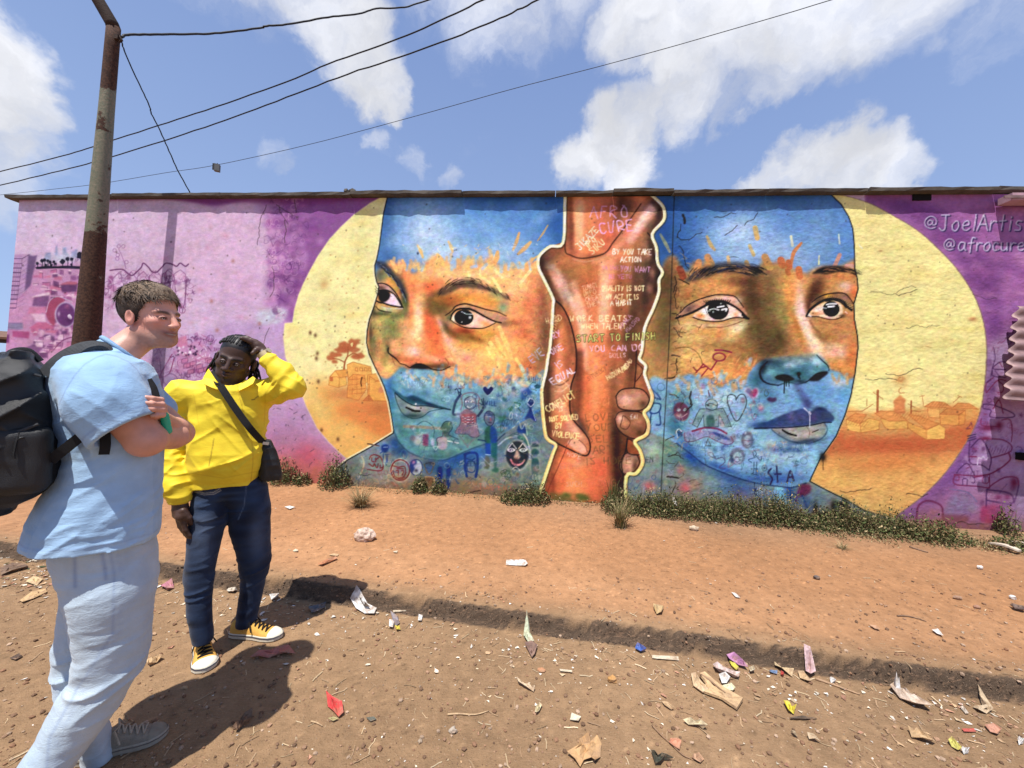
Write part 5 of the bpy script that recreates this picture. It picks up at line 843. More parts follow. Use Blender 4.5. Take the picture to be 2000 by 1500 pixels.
    for l,w in[([(340,70),(350,150),(330,220),(320,280)],1.6),([(435,178),(385,178),(335,225),(430,232)],2),([(385,180),(405,215)],1.6),([(330,240),(340,280),(430,288)],2),([(350,240),(385,285)],1.5),([(285,400),(285,340),(340,290)],1.8),([(290,400),(370,310),(430,312)],2),([(370,310),(412,350),(405,395),(370,400)],2),([(290,320),(320,300)],1.2),([(285,330),(320,310)],1.2),([(265,485),(330,490),(470,545),(480,580),(320,580),(320,530),(265,515),(265,485)],2.2),([(335,520),(380,455),(410,550)],2.4),([(250,590),(255,640),(370,650)],1.6),([(400,600),(460,600),(475,680),(470,760)],2),([(165,750),(165,910),(250,930),(310,970)],2.2),([(175,800),(250,740),(320,870),(310,960)],2.6),([(260,740),(400,745),(470,790),(450,840),(320,880)],2.4),([(450,840),(455,900),(330,990),(200,1020)],3),([(70,990),(90,960),(150,920),(200,1005)],2),([(55,1000),(200,1010),(310,1000)],2.2),([(55,1000),(55,1070),(200,1085),(310,1100)],2.4),([(310,1000),(310,1100)],2),([(115,1075),(115,1035),(145,1035),(145,1078)],1.6),([(260,1020),(300,1020),(300,1060),(260,1060),(260,1020)],1.8),([(280,1020),(280,1060)],1.2),([(60,1010),(85,1010),(85,1040),(60,1040)],1.6),([(180,1010),(200,1030),(200,1060),(180,1060)],1.6),([(300,1100),(350,1060),(430,1020),(510,1025),(525,1080)],2.6),([(290,1110),(460,1140),(470,1215),(290,1190)],3),([(290,1110),(285,1240)],3),([(525,1080),(500,1180),(490,1210)],2.4),([(170,870),(215,870)],3)]:line(T10(l),w,pu if RNG.random()<.5 else mg,.9)
    for x,y,rx,ry in[(300,660,50,22),(380,640,26,30),(490,1060,28,40),(440,1165,24,20),(375,1165,26,18),(280,735,36,14)]:spray(1850+x/3.75,660+y/3.75,rx/3.75,ry/3.75,(122,36,82),.85)
    fill(T10([(250,1260),(280,1230),(400,1225),(420,1290),(425,1370),(260,1350),(245,1320)]),(168,40,92),.75,2,tex=.5);line(T10([(222,930),(228,880),(250,885),(262,870),(285,890),(300,875)]),2,(216,200,222),.9)
    for k in range(12):line(T10([(320+14*k,790+(k%3)*16),(308+14*k,822+(k%3)*14)]),1.2,(126,60,116),.7)
    for k in range(3):line(T10([(150,720+18*k),(210,705+16*k)]),2.2,(60,44,90),.8)
    fill([(1868,962),(1900,972),(1908,1000),(1870,1006),(1842,1004)],(126,130,160),.5,5,tex=.6);line([(1855,955),(1890,962),(1908,980)],2,(96,110,150),.6)
    line([(1790,1012),(1794,988),(1812,978),(1838,988),(1842,1012)],4,(116,40,84),.8);fill([(1845,1006),(1890,1008),(1886,1020),(1842,1018)],(120,60,76),.6,2);spray(1965,990,30,30,(150,104,150),.5)


    def Q(l):return tr(l,0,450,6)
    PK,LP,DP=(196,120,160),(222,170,200),(122,72,122)
    fill(Q([(440,440),(1060,450),(1000,1500),(30,1500),(90,900),(300,720),(340,600)]),(202,146,186),.85,3)
    fill(Q([(150,320),(180,285),(340,280),(300,720),(90,900),(95,820)]),(190,150,192),.9,.8,smooth=False);fill(Q([(335,285),(440,285),(360,650),(290,720)]),(118,88,132),.95,.8,smooth=False);fill(Q([(350,290),(390,272),(440,285),(400,300)]),(222,190,218),.9,.5)
    line(Q([(150,330),(260,330),(340,285)]),1.2,(96,60,100),.85,smooth=False);line(Q([(260,330),(240,500),(190,900)]),1,(120,80,124),.7)
    for k in range(11):y=390+52*k;line(Q([(145-6*k,y),(255-7*k,y)]),1.4+(k%3)*.5,(92,60,104),.8);line(Q([(255-7*k,y),(320-4*k,y-50)]),.8,(130,90,136),.5)
    for k in range(8):
        for j in range(4):line(Q([(150-5*k+j*25,405+52*k),(148-5*k+j*25,430+52*k)]),.9,(140,100,144),.6)
    for pts in([(525,330),(530,290),(550,265),(600,265),(600,350),(525,350)],[(648,300),(655,200),(675,165),(680,300)],[(735,290),(740,205),(780,200),(785,260),(815,300)],[(840,320),(842,250),(880,245),(882,225),(910,225),(915,300),(910,320)],[(733,150),(748,65),(745,140)]):fill(Q(pts),(136,146,186),.85,.6,smooth=False)
    spray(122,505,30,12,(196,206,226),.6);line(Q([(430,440),(550,428),(650,432),(760,425),(900,430),(1060,440)]),4,(36,34,58),.95);line(Q([(440,448),(700,440),(1050,452)]),2,(36,34,58),.9)
    for x,y,r in[(440,390,18),(497,358,23),(525,350,20),(562,360,18),(590,374,20),(635,372,18),(655,395,15),(540,408,15),(605,408,15),(735,367,31),(795,337,24),(845,340,24),(945,298,42),(1005,340,28),(838,402,12)]:fill([(x/6+r/6*(1+.12*RNG.normal())*math.cos(t),450+y/6+r/6*(1+.1*RNG.normal())*math.sin(t))for t in np.linspace(0,6.28,11)[:-1]],(34,34,56),.96,.4);line(Q([(x,y+r),(x+2,430)]),1.5,(40,38,60),.9)
    for k in range(150):
        x,y=340+RNG.random()*690,470+RNG.random()*1000
        if x<360+max(0,700-y)*.1:continue
        w,h=30+70*RNG.random(),20+50*RNG.random();c=[(190,104,150),(226,180,206),(140,82,136),(206,116,150),(236,206,222),(168,96,150),(104,60,110)][k%7];s=RNG.normal()*8
        fill(Q([(x,y),(x+w,y+s),(x+w,y+h+s),(x,y+h)]),c,.8,.5,smooth=False)
        if k%3==0:fill(Q([(x-8,y),(x+w/2,y-20),(x+w+8,y+s)]),(232,196,214),.85,.4,smooth=False)
        if k%2:line(Q([(x,y),(x+w,y+s),(x+w,y+h+s)]),1,(104,56,104),.7,smooth=False)
    for pts,c in[([(370,780),(580,720),(590,760),(400,790)],(236,206,222)),([(400,790),(580,765),(560,900),(380,890)],(132,84,136)),([(710,640),(830,600),(910,620),(900,720),(730,730)],(104,60,112)),([(700,640),(800,600),(910,610),(900,640)],(200,110,130)),([(350,900),(540,900),(540,980),(330,980)],(206,128,166)),([(360,980),(530,980),(540,1080),(430,1060)],(232,196,216)),([(340,1150),(440,1080),(540,1080),(640,1140),(620,1160)],(206,108,148)),([(60,1085),(270,1085),(270,1165),(60,1160)],(128,112,150)),([(150,1180),(350,1190),(340,1270),(150,1250)],(176,76,130)),([(65,1220),(115,1220),(110,1320),(65,1320)],(120,56,116)),([(300,1380),(400,1330),(470,1400),(440,1500),(300,1500)],(140,92,140))]:fill(Q(pts),c,.9,.6,smooth=False)
    for y in(1100,1115,1130,1148):line(Q([(65,y),(270,y+2)]),.9,(176,176,200),.8)
    fill(Q([(540,960),(580,830),(680,775),(760,820),(700,900),(650,1000),(640,1120),(570,1060)]),(172,76,110),.95,.8);fill([(770/6+125/6*math.cos(t),450+990/6+148/6*math.sin(t))for t in np.linspace(0,6.28,25)[:-1]],(206,196,222),.95,.6);fill([(772/6+112/6*math.cos(t),450+992/6+136/6*math.sin(t))for t in np.linspace(0,6.28,25)[:-1]],(112,58,118),.97,.5)
    spray(131,598,4.5,4,(160,90,140),.8);spray(115,613,2.5,4.5,(196,160,200),.9);fill(Q([(795,1000),(820,985),(845,1020),(835,1045),(805,1030)]),(230,216,230),.95,.4);spray(135,626,6,5,(84,40,92),.6)
    line(Q([(540,960),(580,830),(680,775),(850,840)]),1.6,(206,190,216),.8);line(Q([(630,1400),(720,1300),(850,1250),(960,1260)]),2,(128,56,110),.85);spray(140,690,30,16,(226,160,186),.5)

    pl=(112,56,108)
    line([(215,528),(238,526),(250,534),(258,538),(268,530),(276,522),(280,514),(290,522),(296,530),(305,532),(316,522),(324,514),(336,516),(345,520),(352,514),(362,520),(368,516)],2.6,pl,.92)
    for k in range(6):
        x=222+24*k;line([(x,570),(x-2,545-2*k),(x+10,532-k),(x+20,545-2*k),(x+20,600)],1.3,(140,84,134),.8,smooth=False);line([(x,556),(x+20,548)],1,(150,96,144),.7);line([(x,570),(x+20,562)],1,(150,96,144),.7)
    for k in range(40):x,y=222+RNG.random()*130,545+RNG.random()*60;fill([(x,y),(x+8,y-2),(x+8,y+7),(x,y+9)],[(196,150,194),(176,128,178),(230,206,226)][k%3],.7,.5,smooth=False)
    line([(365,540),(362,580),(356,610)],1.4,pl,.8)
    for x,y in[(224,489),(232,481),(241,481),(229,505),(230,498),(247,512)]:line([(x+3.4*math.cos(t),y+3.4*math.sin(t))for t in np.linspace(0,6.28,9)],1.1,(150,92,150),.8)
    line([(232,486),(240,505),(246,525)],1.1,(150,92,150),.8)
    fill([(344,662),(364,656),(368,676),(348,682)],(212,132,168),.9,.6,smooth=False);fill([(344,684),(390,664),(412,684),(408,710),(350,730)],(206,150,190),.85,1,smooth=False)
    for k in range(30):x,y=346+RNG.random()*40,676+RNG.random()*18;spray(x,y,1.8,1.8,[(60,30,70),(244,236,244)][k%2],.95,tex=0)
    for k in range(30):x,y=370+RNG.random()*40,670+RNG.random()*60;line([(x,y),(x+RNG.normal()*8,y+RNG.normal()*8)],1.3,[(110,50,104),(246,236,246),(190,96,140)][k%3],.85)
    for k in range(12):x,y=350+RNG.random()*55,700+RNG.random()*30;fill([(x,y),(x+12,y-3),(x+12,y+5),(x,y+8)],(206,126,166),.8,.5,smooth=False);line([(x,y),(x+12,y-3),(x+12,y+5),(x,y+8),(x,y)],1,pl,.8,smooth=False)
    line([(336,692),(322,716),(312,736),(330,730),(340,700)],2,(140,50,100),.9);line([(333+14*math.cos(t),744+14*math.sin(t))for t in np.linspace(0,6.28,15)],1.6,(130,90,140),.9);spray(333,744,10,10,(150,140,176),.7);line([(312,700),(316,736),(330,760)],1.6,pl,.8);fill([(296,690),(330,680),(324,760),(290,770)],(160,140,176),.5,3)
    for k in range(16):x,y=300+RNG.random()*190,440+RNG.random()*260;spray(x,y,3+4*RNG.random(),3+4*RNG.random(),[(216,150,180),(200,160,170)][k%2],.4)
    for x,y in[(455,510),(413,588),(424,645),(507,632)]:spray(x,y,3.5,4,(186,130,130),.7)

    skin=np.clip(WL+WR+HM*.8+CL*.9+CR*.9+NL*.8+NR*.8,0,1)
    amt=.04+.055*skin+.02*(FL+FR>0)
    for c in range(3):
        n=fbm2(MH,MW,9,12,60+c*7,3,.8)-.5
        MC[...,c]*=1+amt*n*[2.0,2.2,2.6][c]
    n=fbm2(MH,MW,7,7,91,3,.8)-.5
    MC[:]*=(1+amt*1.6*n)[...,None]
    MC[:]=np.clip(MC*(1+.13*HM+.05*WR)[...,None],0,1);lum=MC.mean(2,keepdims=True);ds=(HM*.17+WL*.06+WR*.08+CL*.20+CR*.22)[...,None];MC[:]=MC*(1-ds)+lum*ds
    k=(skin*.26)[...,None]
    MC[:]=np.clip(MC+(MC-.55)*k,0.02,1)

    base=908+(MXX-30)*.069
    foot=np.clip((MYY-(base-40))/60+(MN1-.5)*1.2+(MN2-.5)*.8,0,1)*(MXX>30)
    m=(foot**1.4*.55)[...,None]
    MC[:]=MC*(1-m)+hexc((150,98,64))*m
    foot2=np.clip((MYY-(base-2))/12+(MN2-.5)*2.2,0,1)[...,None]*.85
    MC[:]=MC*(1-foot2)+hexc((128,76,50))*foot2
    CR2=[]
    def crack(x,y,ang,n,w=1.4,wander=.5,col=(42,32,28)):
        pts=[(x,y)];t=math.radians(ang)
        for _ in range(n):
            t+=RNG.normal()*wander;t=t*.55+math.radians(ang)*.45;x+=3.2*math.cos(t);y+=3.2*math.sin(t);pts.append((x,y))
        line(pts,w,col,.85,.5,smooth=False);CR2.append((pts,w))
    for a in[(1334,420,95,5,5),(1330,438,100,9,1.6),(1322,462,10,8),(1345,470,-30,10,1.2),(1395,425,-15,14,1.3),(1440,440,120,10,1.3),(1480,415,130,12,1.2),(1326,480,60,16,1.6),(1318,540,80,10,2.2),(1326,545,35,7,2.4),(1322,560,85,14,1.5),(1330,600,95,12,1.5),(1312,612,10,6,1.6),(1316,640,60,8,1.4),(1312,694,15,5,2.6),(1322,700,98,9,2),(1318,736,150,4,3),(1308,770,40,6,1.8),(1350,765,80,8,3.4),(1352,790,110,6,2.6),(1300,860,-20,6,1.5),(1305,892,-40,6,1.6),(1312,889,10,8,1.4),(1303,931,5,7,3.4),(1319,940,90,7,1.4),(1296,974,-30,6,1.8),(1310,972,10,12,1.2),(520,400,88,26,.9),(545,405,60,12,.9),(556,430,100,14,1),(532,520,95,20,.9),(540,400,30,12,.9),(575,390,70,8,1),(526,640,95,24,.8),(1730,730,3,24,1),(1640,958,2,20,1.2),(1770,965,4,14,1.4),(1860,1024,6,20,1.3),(1690,740,-4,20,.9),(1700,570,3,30,.8),(1750,575,-6,14,1.2),(1770,640,4,22,.8),(1900,575,3,16,.8),(720,962,6,20,1.4),(860,962,4,26,1.8),(1056,978,3,36,2.2),(700,925,10,8,1)]:crack(*a)
    for k in range(70):
        x,y=1318+abs(RNG.normal())*24,480+RNG.random()*500;crack(x,y,RNG.random()*180,2+int(5*RNG.random()),.9,.9,[(60,46,36),(196,160,120)][k%2])
    line([(1317,380),(1308,640),(1296,860),(1289,1000)],1.7,(44,40,40),.9)
    for k in range(260):
        x,y=40+RNG.random()*1950,395+RNG.random()*560;spray(x,y,.8+.8*RNG.random(),.8+RNG.random(),(70,56,50),.6,tex=0)
    g=(MN2-.5)*.10+(MN3-.5)*.10+(MN1-.5)*.10+(RNG.random((MH,MW)).astype(np.float32)-.5)*.05
    MC[:]=np.clip(MC*(1+g[...,None]),0,1)

    rough=np.clip((MXX-1300)/30,0,1)*.8+.25
    hgt=(MN3-.5)*rough*.010+(MN1-.5)*.006+(MN2-.5)*.004*rough
    flaky=np.exp(-((MXX-1330)/26)**2)*(MYY>470)*(MYY<760)
    hgt+=(np.round(MN2*6)/6-.5)*.03*flaky
    return hgt
# ---------------------------------------------------------------- the place: wall plane, ground heights
PA, PB = at(520, 945, 5.1), at(1750, 1030, 4.37)
wd = PB - PA; wd[2] = 0; wd /= np.linalg.norm(wd); WN = np.array([wd[1], -wd[0], 0])      # along the wall; towards the camera
def on_wall(px, py, off=0.):
    r = ray(px, py); q = PA + WN * off - CAMP; return CAMP + r * ((q @ WN) / (r @ WN))
def wall_uv(P): return (P - PA) @ wd, P[2]
KA, KB = atz(568, 1169, 0.), atz(2000, 1373, 0.)                                          # foot of the earth bank
kd = KB - KA; kd /= np.linalg.norm(kd); KN = np.array([-kd[1], kd[0], 0])                  # away from the camera
def sstep(a, b, x):
    t = np.clip((x - a) / (b - a), 0, 1); return t * t * (3 - 2 * t)
_rg = np.random.default_rng(3)
_wv = [(_rg.normal() * k, _rg.normal() * k, _rg.random() * 6.28, .5 / k) for k in (1.2, 1.7, 2.6, 3.5, 5, 7, 9, 13, 17, 23) for _ in range(3)]
def wav(x, y, lo=0, hi=30):
    s = 0
    for a, b, p, m in _wv[lo:hi]: s = s + m * np.sin(a * x + b * y + p)
    return s
def zg(x, y, fine=True):
    x = np.asarray(x, float); y = np.asarray(y, float)
    s = (x - KA[0]) * kd[0] + (y - KA[1]) * kd[1]; d = (x - KA[0]) * KN[0] + (y - KA[1]) * KN[1]
    d = d + .012 * np.sin(s * 5.1) + .010 * np.sin(s * 11.7 + 1) + .006 * np.sin(s * 23 + 2)
    wl = (x - PA[0]) * WN[0] + (y - PA[1]) * WN[1]                                         # distance in front of the wall
    top = .100 + .060 * sstep(.1, 2.2, d) + .05 * np.exp(-(wl / .22) ** 2)
    z = top * sstep(.004, .034, d) + .008 * np.exp(-((d - .1) / .06) ** 2)
    z = z + (.006 * wav(x, y, 0, 12) if fine else 0) + .0025 * wav(x * 2, y * 2, 6, 24) * (1 if fine else 0)
    return z
def onground(px, py):
    P = atz(px, py, 0.)
    for _ in range(12): P = atz(px, py, float(zg(P[0], P[1])))
    return P

# ---------------------------------------------------------------- ground: one sheet to the horizon
def graded(fine, lo, hi, far):
    a = list(np.arange(lo, hi, fine)); s = fine; b = [lo]; 
    while b[-1] > -far: s *= 1.35; b.append(b[-1] - s)
    s = fine; c = [a[-1]]
    while c[-1] < far: s *= 1.35; c.append(c[-1] + s)
    return np.array(b[1:][::-1] + a + c[1:])
gx, gy = graded(.018, -5.6, 4.6, 900), graded(.016, .45, 6.0, 900)
GX, GY = np.meshgrid(gx, gy)
nearm = (np.abs(GX) < 6) & (GY > 0) & (GY < 6.3)
GZ = np.where(nearm, zg(GX, GY), zg(GX, GY, False))
rg = np.random.default_rng(11)
dB = (GX - KA[0]) * KN[0] + (GY - KA[1]) * KN[1]
bankm = np.exp(-((dB - .03) / .05) ** 2)
GZ = GZ + nearm * (rg.normal(size=GZ.shape) * .0011 + bankm * rg.normal(size=GZ.shape) * .004)
ny, nx = GZ.shape
idx = np.arange(nx * ny).reshape(ny, nx)
GF = np.stack([idx[:-1, :-1], idx[:-1, 1:], idx[1:, 1:], idx[1:, :-1]], -1).reshape(-1, 4)
# soil: reddish trodden path on the raised side, greyer road in front, raw earth on the bank, coloured darker to deepen its shade
gc = np.zeros((ny, nx, 3), np.float32)
red, grey, bank = np.array((.350, .176, .082)), np.array((.262, .163, .088)), np.array((.080, .054, .036))
f = sstep(.0, .35, dB)[..., None]; gc[:] = grey * (1 - f) + red * f
wl_ = (GX - PA[0]) * WN[0] + (GY - PA[1]) * WN[1]
pale = (np.exp(-((dB - .42) / .3) ** 2) * .35)[..., None]; gc[:] = gc * (1 - pale) + np.array((.43, .245, .128)) * pale
sc_ = (.5 * sstep(1.1, .2, wl_ + .25 * wav(GX, GY, 6, 14)) * sstep(-2, 2.5, GX))[..., None]; gc[:] = gc * (1 - sc_) + np.array((.23, .155, .098)) * sc_
b_ = (sstep(-.02, -.005, dB + .005 * wav(GX * 3, GY * 3, 9, 20)) * sstep(.050, .036, dB + .004 * wav(GX * 3, GY * 3, 12, 22)))[..., None]; gc[:] = gc * (1 - b_) + bank * b_
v_ = .07 * wav(GX, GY, 0, 9) + .06 * wav(GX * 2.3 + 4, GY * 2.3, 6, 20) + .05 * wav(GX * 2, GY * 9, 8, 22); gc *= (1 + np.clip(v_, -.4, .4))[..., None]
sp_ = (rg.random(GZ.shape) < .035 * (.4 + f[..., 0])) * nearm; gc *= (1 - .45 * sp_ * rg.random(GZ.shape))[..., None]; sp2 = (rg.random(GZ.shape) < .02) * nearm; gc *= (1 + .5 * sp2 * rg.random(GZ.shape))[..., None]
def soil_fn(t, co, c, b):
    sp = t.noise(co, 190, 3, .7); c = t.mix(t.mapr(sp, .62, .70, 0, .8), c, (.46, .33, .22))
    dk = t.noise(co, 70, 5, .7); c = t.mix(t.mapr(dk, .58, .72, 0, .6), c, (.10, .055, .033))
    st = t.new('ShaderNodeMapping', ins={'Vector': co, 'Scale': (6, 60, 20), 'Rotation': (0, 0, rad(-8))}).outputs[0]
    sn = t.noise(st, 3, 4, .6); c = t.mix(t.mapr(sn, .5, .75, 0, .35), c, (.42, .25, .15))
    pb = t.new('ShaderNodeTexVoronoi', ins={'Vector': co, 'Scale': 85, 'Randomness': 1}); 
    hsum = t.math('ADD', t.math('MULTIPLY', t.noise(co, 45, 8, .72), 1.), t.math('MULTIPLY', t.mapr(pb.outputs[0], 0, .4, .5, 0), .5))
    bn = t.new('ShaderNodeBump', ins={'Strength': .9, 'Distance': .012, 'Height': hsum}); t.l.new(bn.outputs[0], b.inputs['Normal'])
    return c
M_soil = mat('soil', attr='paint', rough=.95, spec=.15, var=.22, scale=14, bump=0, fn=soil_fn)
ground = mesh_obj('ground', np.stack([GX, GY, GZ], -1).reshape(-1, 3), GF, M_soil, colors=gc.reshape(-1, 3), kind='structure')

# ---------------------------------------------------------------- painted wall
RELIEF = paint_mural()
WALLTOP = float(on_wall(1000, 385)[2])
pL, pR = on_wall(28, 500), on_wall(2058, 700)
uL, uR = float((pL - PA) @ wd), float((pR - PA) @ wd)
nu, nv = 1420, 480
us = np.linspace(uL, uR, nu); vs = np.linspace(-.25, WALLTOP, nv)
UU, VV = np.meshgrid(us, vs)
WP = PA[None, None] * np.array([1, 1, 0]) + UU[..., None] * wd + VV[..., None] * np.array([0, 0, 1.])
q = WP - CAMP; ff = q @ Fv
sx = 1000 + FPX * (q @ Rv) / ff - MX0; sy = 750 - FPX * (q @ Uv) / ff - MY0
def samp(A, x, y):
    x = np.clip(x, 0, MW - 1.01); y = np.clip(y, 0, MH - 1.01); xi = x.astype(int); yi = y.astype(int)
    fx = x - xi; fy = y - yi
    if A.ndim == 3: fx = fx[..., None]; fy = fy[..., None]
    return (A[yi, xi] * (1 - fx) + A[yi, xi + 1] * fx) * (1 - fy) + (A[yi + 1, xi] * (1 - fx) + A[yi + 1, xi + 1] * fx) * fy
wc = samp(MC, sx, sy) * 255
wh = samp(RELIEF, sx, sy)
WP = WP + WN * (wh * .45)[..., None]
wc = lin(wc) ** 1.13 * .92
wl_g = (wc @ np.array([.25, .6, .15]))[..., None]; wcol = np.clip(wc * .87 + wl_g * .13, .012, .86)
wi = np.arange(nu * nv).reshape(nv, nu)
WF = np.stack([wi[:-1, :-1], wi[:-1, 1:], wi[1:, 1:], wi[1:, :-1]], -1).reshape(-1, 4)
def paint_fn(t, co, c, b):
    st = t.new('ShaderNodeMapping', ins={'Vector': co, 'Scale': (14, 14, 46)}).outputs[0]
    h = t.math('ADD', t.noise(st, 2.0, 8, .7), t.math('MULTIPLY', t.noise(co, 60, 6, .7), .6))
    bn = t.new('ShaderNodeBump', ins={'Strength': .4, 'Distance': .006, 'Height': h}); t.l.new(bn.outputs[0], b.inputs['Normal'])
    return c
M_paint = mat('wall_paint', attr='paint', rough=.85, spec=.08, var=.06, scale=30, bump=0, fn=paint_fn)
bld = empty('wall', PA * np.array([1, 1, 0]), 'long plastered wall painted with a mural of two large faces and clasped hands', 'painted wall', kind='thing')
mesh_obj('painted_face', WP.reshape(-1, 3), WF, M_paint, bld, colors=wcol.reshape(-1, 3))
M_conc = mat('concrete', (.095, .082, .068), .9, .2, .35, 9, .8, 40)
M_plas = mat('side_plaster', (.42, .36, .42), .9, .2, .2, 6, .5, 40)
mb = MB()
A3 = np.array([wd, -WN, [0, 0, 1]]).T
def wpt(u, d, z): return PA * np.array([1, 1, 0]) + wd * u + WN * d + np.array([0, 0, z])
mb.box(wpt((uL + uR) / 2, -.16, WALLTOP / 2 - .1), (uR - uL - .004, .28, WALLTOP + .2), A3)
mb.obj('masonry', M_plas, bld)
# coping: concrete slabs laid end to end, each a little out of line
cuts = [22, 230, 440, 690, 905, 1085, 1196, 1313, 1494, 1686, 1938, 2070]
rc = np.random.default_rng(5)
for a, b2 in zip(cuts[:-1], cuts[1:]):
    ua = float((on_wall(a, 378) - PA) @ wd); ub = float((on_wall(b2, 378) - PA) @ wd)
    n = max(4, int((ub - ua) / .12)); V = []; F = []
    dz, dy = rc.normal() * .008, rc.normal() * .008
    for i in range(n + 1):
        u = ua + .004 + (ub - ua - .008) * i / n
        j = lambda k: rc.normal() * k
        for d, z in ((.078 + dy + j(.004), .008 + j(.004)), (.082 + dy + j(.004), .046 + j(.003)), (-.02, .052), (-.34, .048), (-.34, .012), (.0, .004)):
            V.append(wpt(u, d, WALLTOP + dz + z))
    for i in range(n):
        for k in range(6): F.append((i * 6 + k, i * 6 + (k + 1) % 6, i * 6 + 6 + (k + 1) % 6, i * 6 + 6 + k))
    F += [tuple(range(5, -1, -1)), tuple(range(n * 6, n * 6 + 6))]
    mesh_obj('coping_slab', V, F, M_conc, bld, False)
# lump of mortar on the coping, dark slot under it
lump = MB()
for k in range(7):
    c = on_wall(676 + k * 2.6, 375, .03) + np.array([0, 0, rc.normal() * .008]); lump.box(c, (.03 + .03 * rc.random(), .05, .03 + .03 * rc.random()), Matrix.Rotation(rc.random() * 3, 3, Vector(rc.normal(size=3)).normalized()))
lump.obj('mortar_lump', M_conc, bld)
M_dark = mat('dark_void', (.012, .011, .012), .9, .1, 0, 5, 0)
mb = MB(); mb.box(on_wall(1800, 386, .004), (.2, .02, .07), A3); mb.obj('vent_slot', M_dark, bld)
M_pinkwood = mat('pink_board', (.42, .26, .30), .7, .3, .2, 14, .3, 50)
# ---------------------------------------------------------------- rusty street pole
def rust_fn(t, co, c, b):
    n = t.noise(co, 5.5, 6, .62); n2 = t.noise(co, 40, 5, .65)
    z = t.new('ShaderNodeSeparateXYZ', ins={0: co}).outputs[2]
    up = t.mapr(z, 4.9, 5.4, 0, .45); dn = t.mapr(z, 3.6, 2.7, 0, .30)
    th = t.math('ADD', t.math('ADD', n, t.math('MULTIPLY', n2, .22)), t.math('ADD', up, dn))
    m = t.mapr(th, .70, .76)
    green = t.mix(t.mapr(n2, .3, .7), (.12, .135, .085), (.22, .185, .125))
    rust = t.mix(t.mapr(n2, .35, .65), (.035, .017, .012), (.085, .04, .024))
    t.l.new(t.mapr(m, 0, 1, .6, .9), b.inputs['Roughness'])
    return t.mix(m, green, rust)
M_rust = mat('rusted_paint', (.2, .2, .15), .7, .3, .1, 8, 1.2, 50, fn=rust_fn)
PD = 4.80
def at_vert(px, py, d):            # point at depth d whose pixel is given (thin helper)
    return at(px, py, d)
pb = at(205, 400, PD); pole_xy = pb[:2]
topP = at(222, 52, PD)
base = np.array([pole_xy[0] - .09, pole_xy[1], float(zg(pole_xy[0], pole_xy[1])) - .05])
pole = empty('street_pole', base + np.array([0, 0, .05]), 'rusty green-painted steel pole with a bent top in front of the pink wall', 'pole')
mb = MB(); n = 22
pts = [base + (topP - base) * (i / n) for i in range(n + 1)]
mb.tube(pts, [float(np.interp(q[2], [1.5, 2.2, 3.5, 5.0, 6.0], [.130, .122, .097, .074, .068])) for q in pts], 20); mb.obj('shaft', M_rust, pole, True)
M_rustd = mat('dark_rust', (.04, .024, .018), .85, .25, .4, 14, 1, 60)
e = at(188, -6, PD * .985); e2 = at(120, -110, PD * .96)
mb = MB(); mb.tube([topP - (topP - base) * .004, topP + (e - topP) * .1, e, e2], [.072, .070, .066, .062], 18); mb.obj('bent_arm', M_rustd, pole, True)
mb = MB(); hk = at(236, 74, PD - .02)
mb.tube([hk + np.array([-.03, 0, .03]), hk, hk + np.array([.02, 0, -.03]), hk + np.array([-.02, 0, -.06])], .012, 8); mb.box(hk + np.array([-.06, 0, 0]), (.09, .05, .06)); mb.obj('hook', M_rustd, pole)
# ---------------------------------------------------------------- overhead wires
M_wire = mat('wire_rubber', (.012, .012, .014), .6, .3, .2, 20, 0)
def wire(pxs, r, label, jitter=0., n=6):
    P = np.array([at(*p) for p in pxs]); P = smooth_pts(P, n) if len(P) > 2 else P
    P = P + np.random.default_rng(len(pxs)).normal(size=P.shape) * jitter
    mb = MB(); mb.tube(P, r, 6)
    o = mb.obj('cable', M_wire, None, True, label=label, cat='cable', loc=P[0]); return o
wire([(238, 73, 4.78), (248, 68, 4.85), (300, 67, 5.1), (350, 67, 5.4), (420, 65, 5.8), (480, 58, 6.1), (512, 54, 6.3), (520, 51, 6.32), (570, 46, 6.6), (640, 34, 7.0), (700, 27, 7.4), (735, 17, 7.6), (790, 14, 7.9), (835, 0, 8.2), (960, -40, 8.9)], .0145, 'thick black cable leaving the pole top for the upper right', .002)
wire([(237, 80, 4.78), (245, 105, 4.83), (270, 160, 4.92), (290, 202, 5.0), (296, 222, 5.03), (310, 250, 5.09), (330, 295, 5.17), (350, 338, 5.25), (371, 376, 5.33)], .0075, 'black wire slanting from the pole top down to the wall coping', .002)
wire([(-60, 350, 11), (0, 335, 10.6), (120, 305, 10), (195, 282, 9.6), (310, 245, 9), (420, 209, 8.4), (560, 160, 7.8), (640, 125, 7.4), (760, 83, 6.9), (860, 40, 6.5), (945, 0, 6.2), (1040, -45, 5.9)], .0125, 'upper of two dark power lines crossing the sky side by side', .003)
wire([(-60, 378, 11), (0, 362, 10.6), (120, 333, 10), (195, 313, 9.6), (320, 275, 9), (440, 235, 8.4), (560, 190, 7.9), (680, 145, 7.4), (800, 105, 7.0), (920, 60, 6.5), (1000, 25, 6.2), (1060, -5, 6.0), (1150, -52, 5.8)], .0125, 'lower of two dark power lines crossing the sky side by side', .003)
wire([(-40, 385, 16), (100, 370, 15), (200, 358, 14.3), (320, 338, 13.6), (424, 322, 13), (600, 283, 12), (800, 230, 11), (1000, 174, 10), (1200, 122, 9.2), (1400, 66, 8.4), (1630, -2, 7.6), (1800, -60, 7)], .0075, 'thin grey wire sagging across the sky with a small box on it', .001)
bp = at(424, 328, 13)
bx = empty('junction_box', bp, 'small grey box hanging from the thin wire above the wall', 'box')
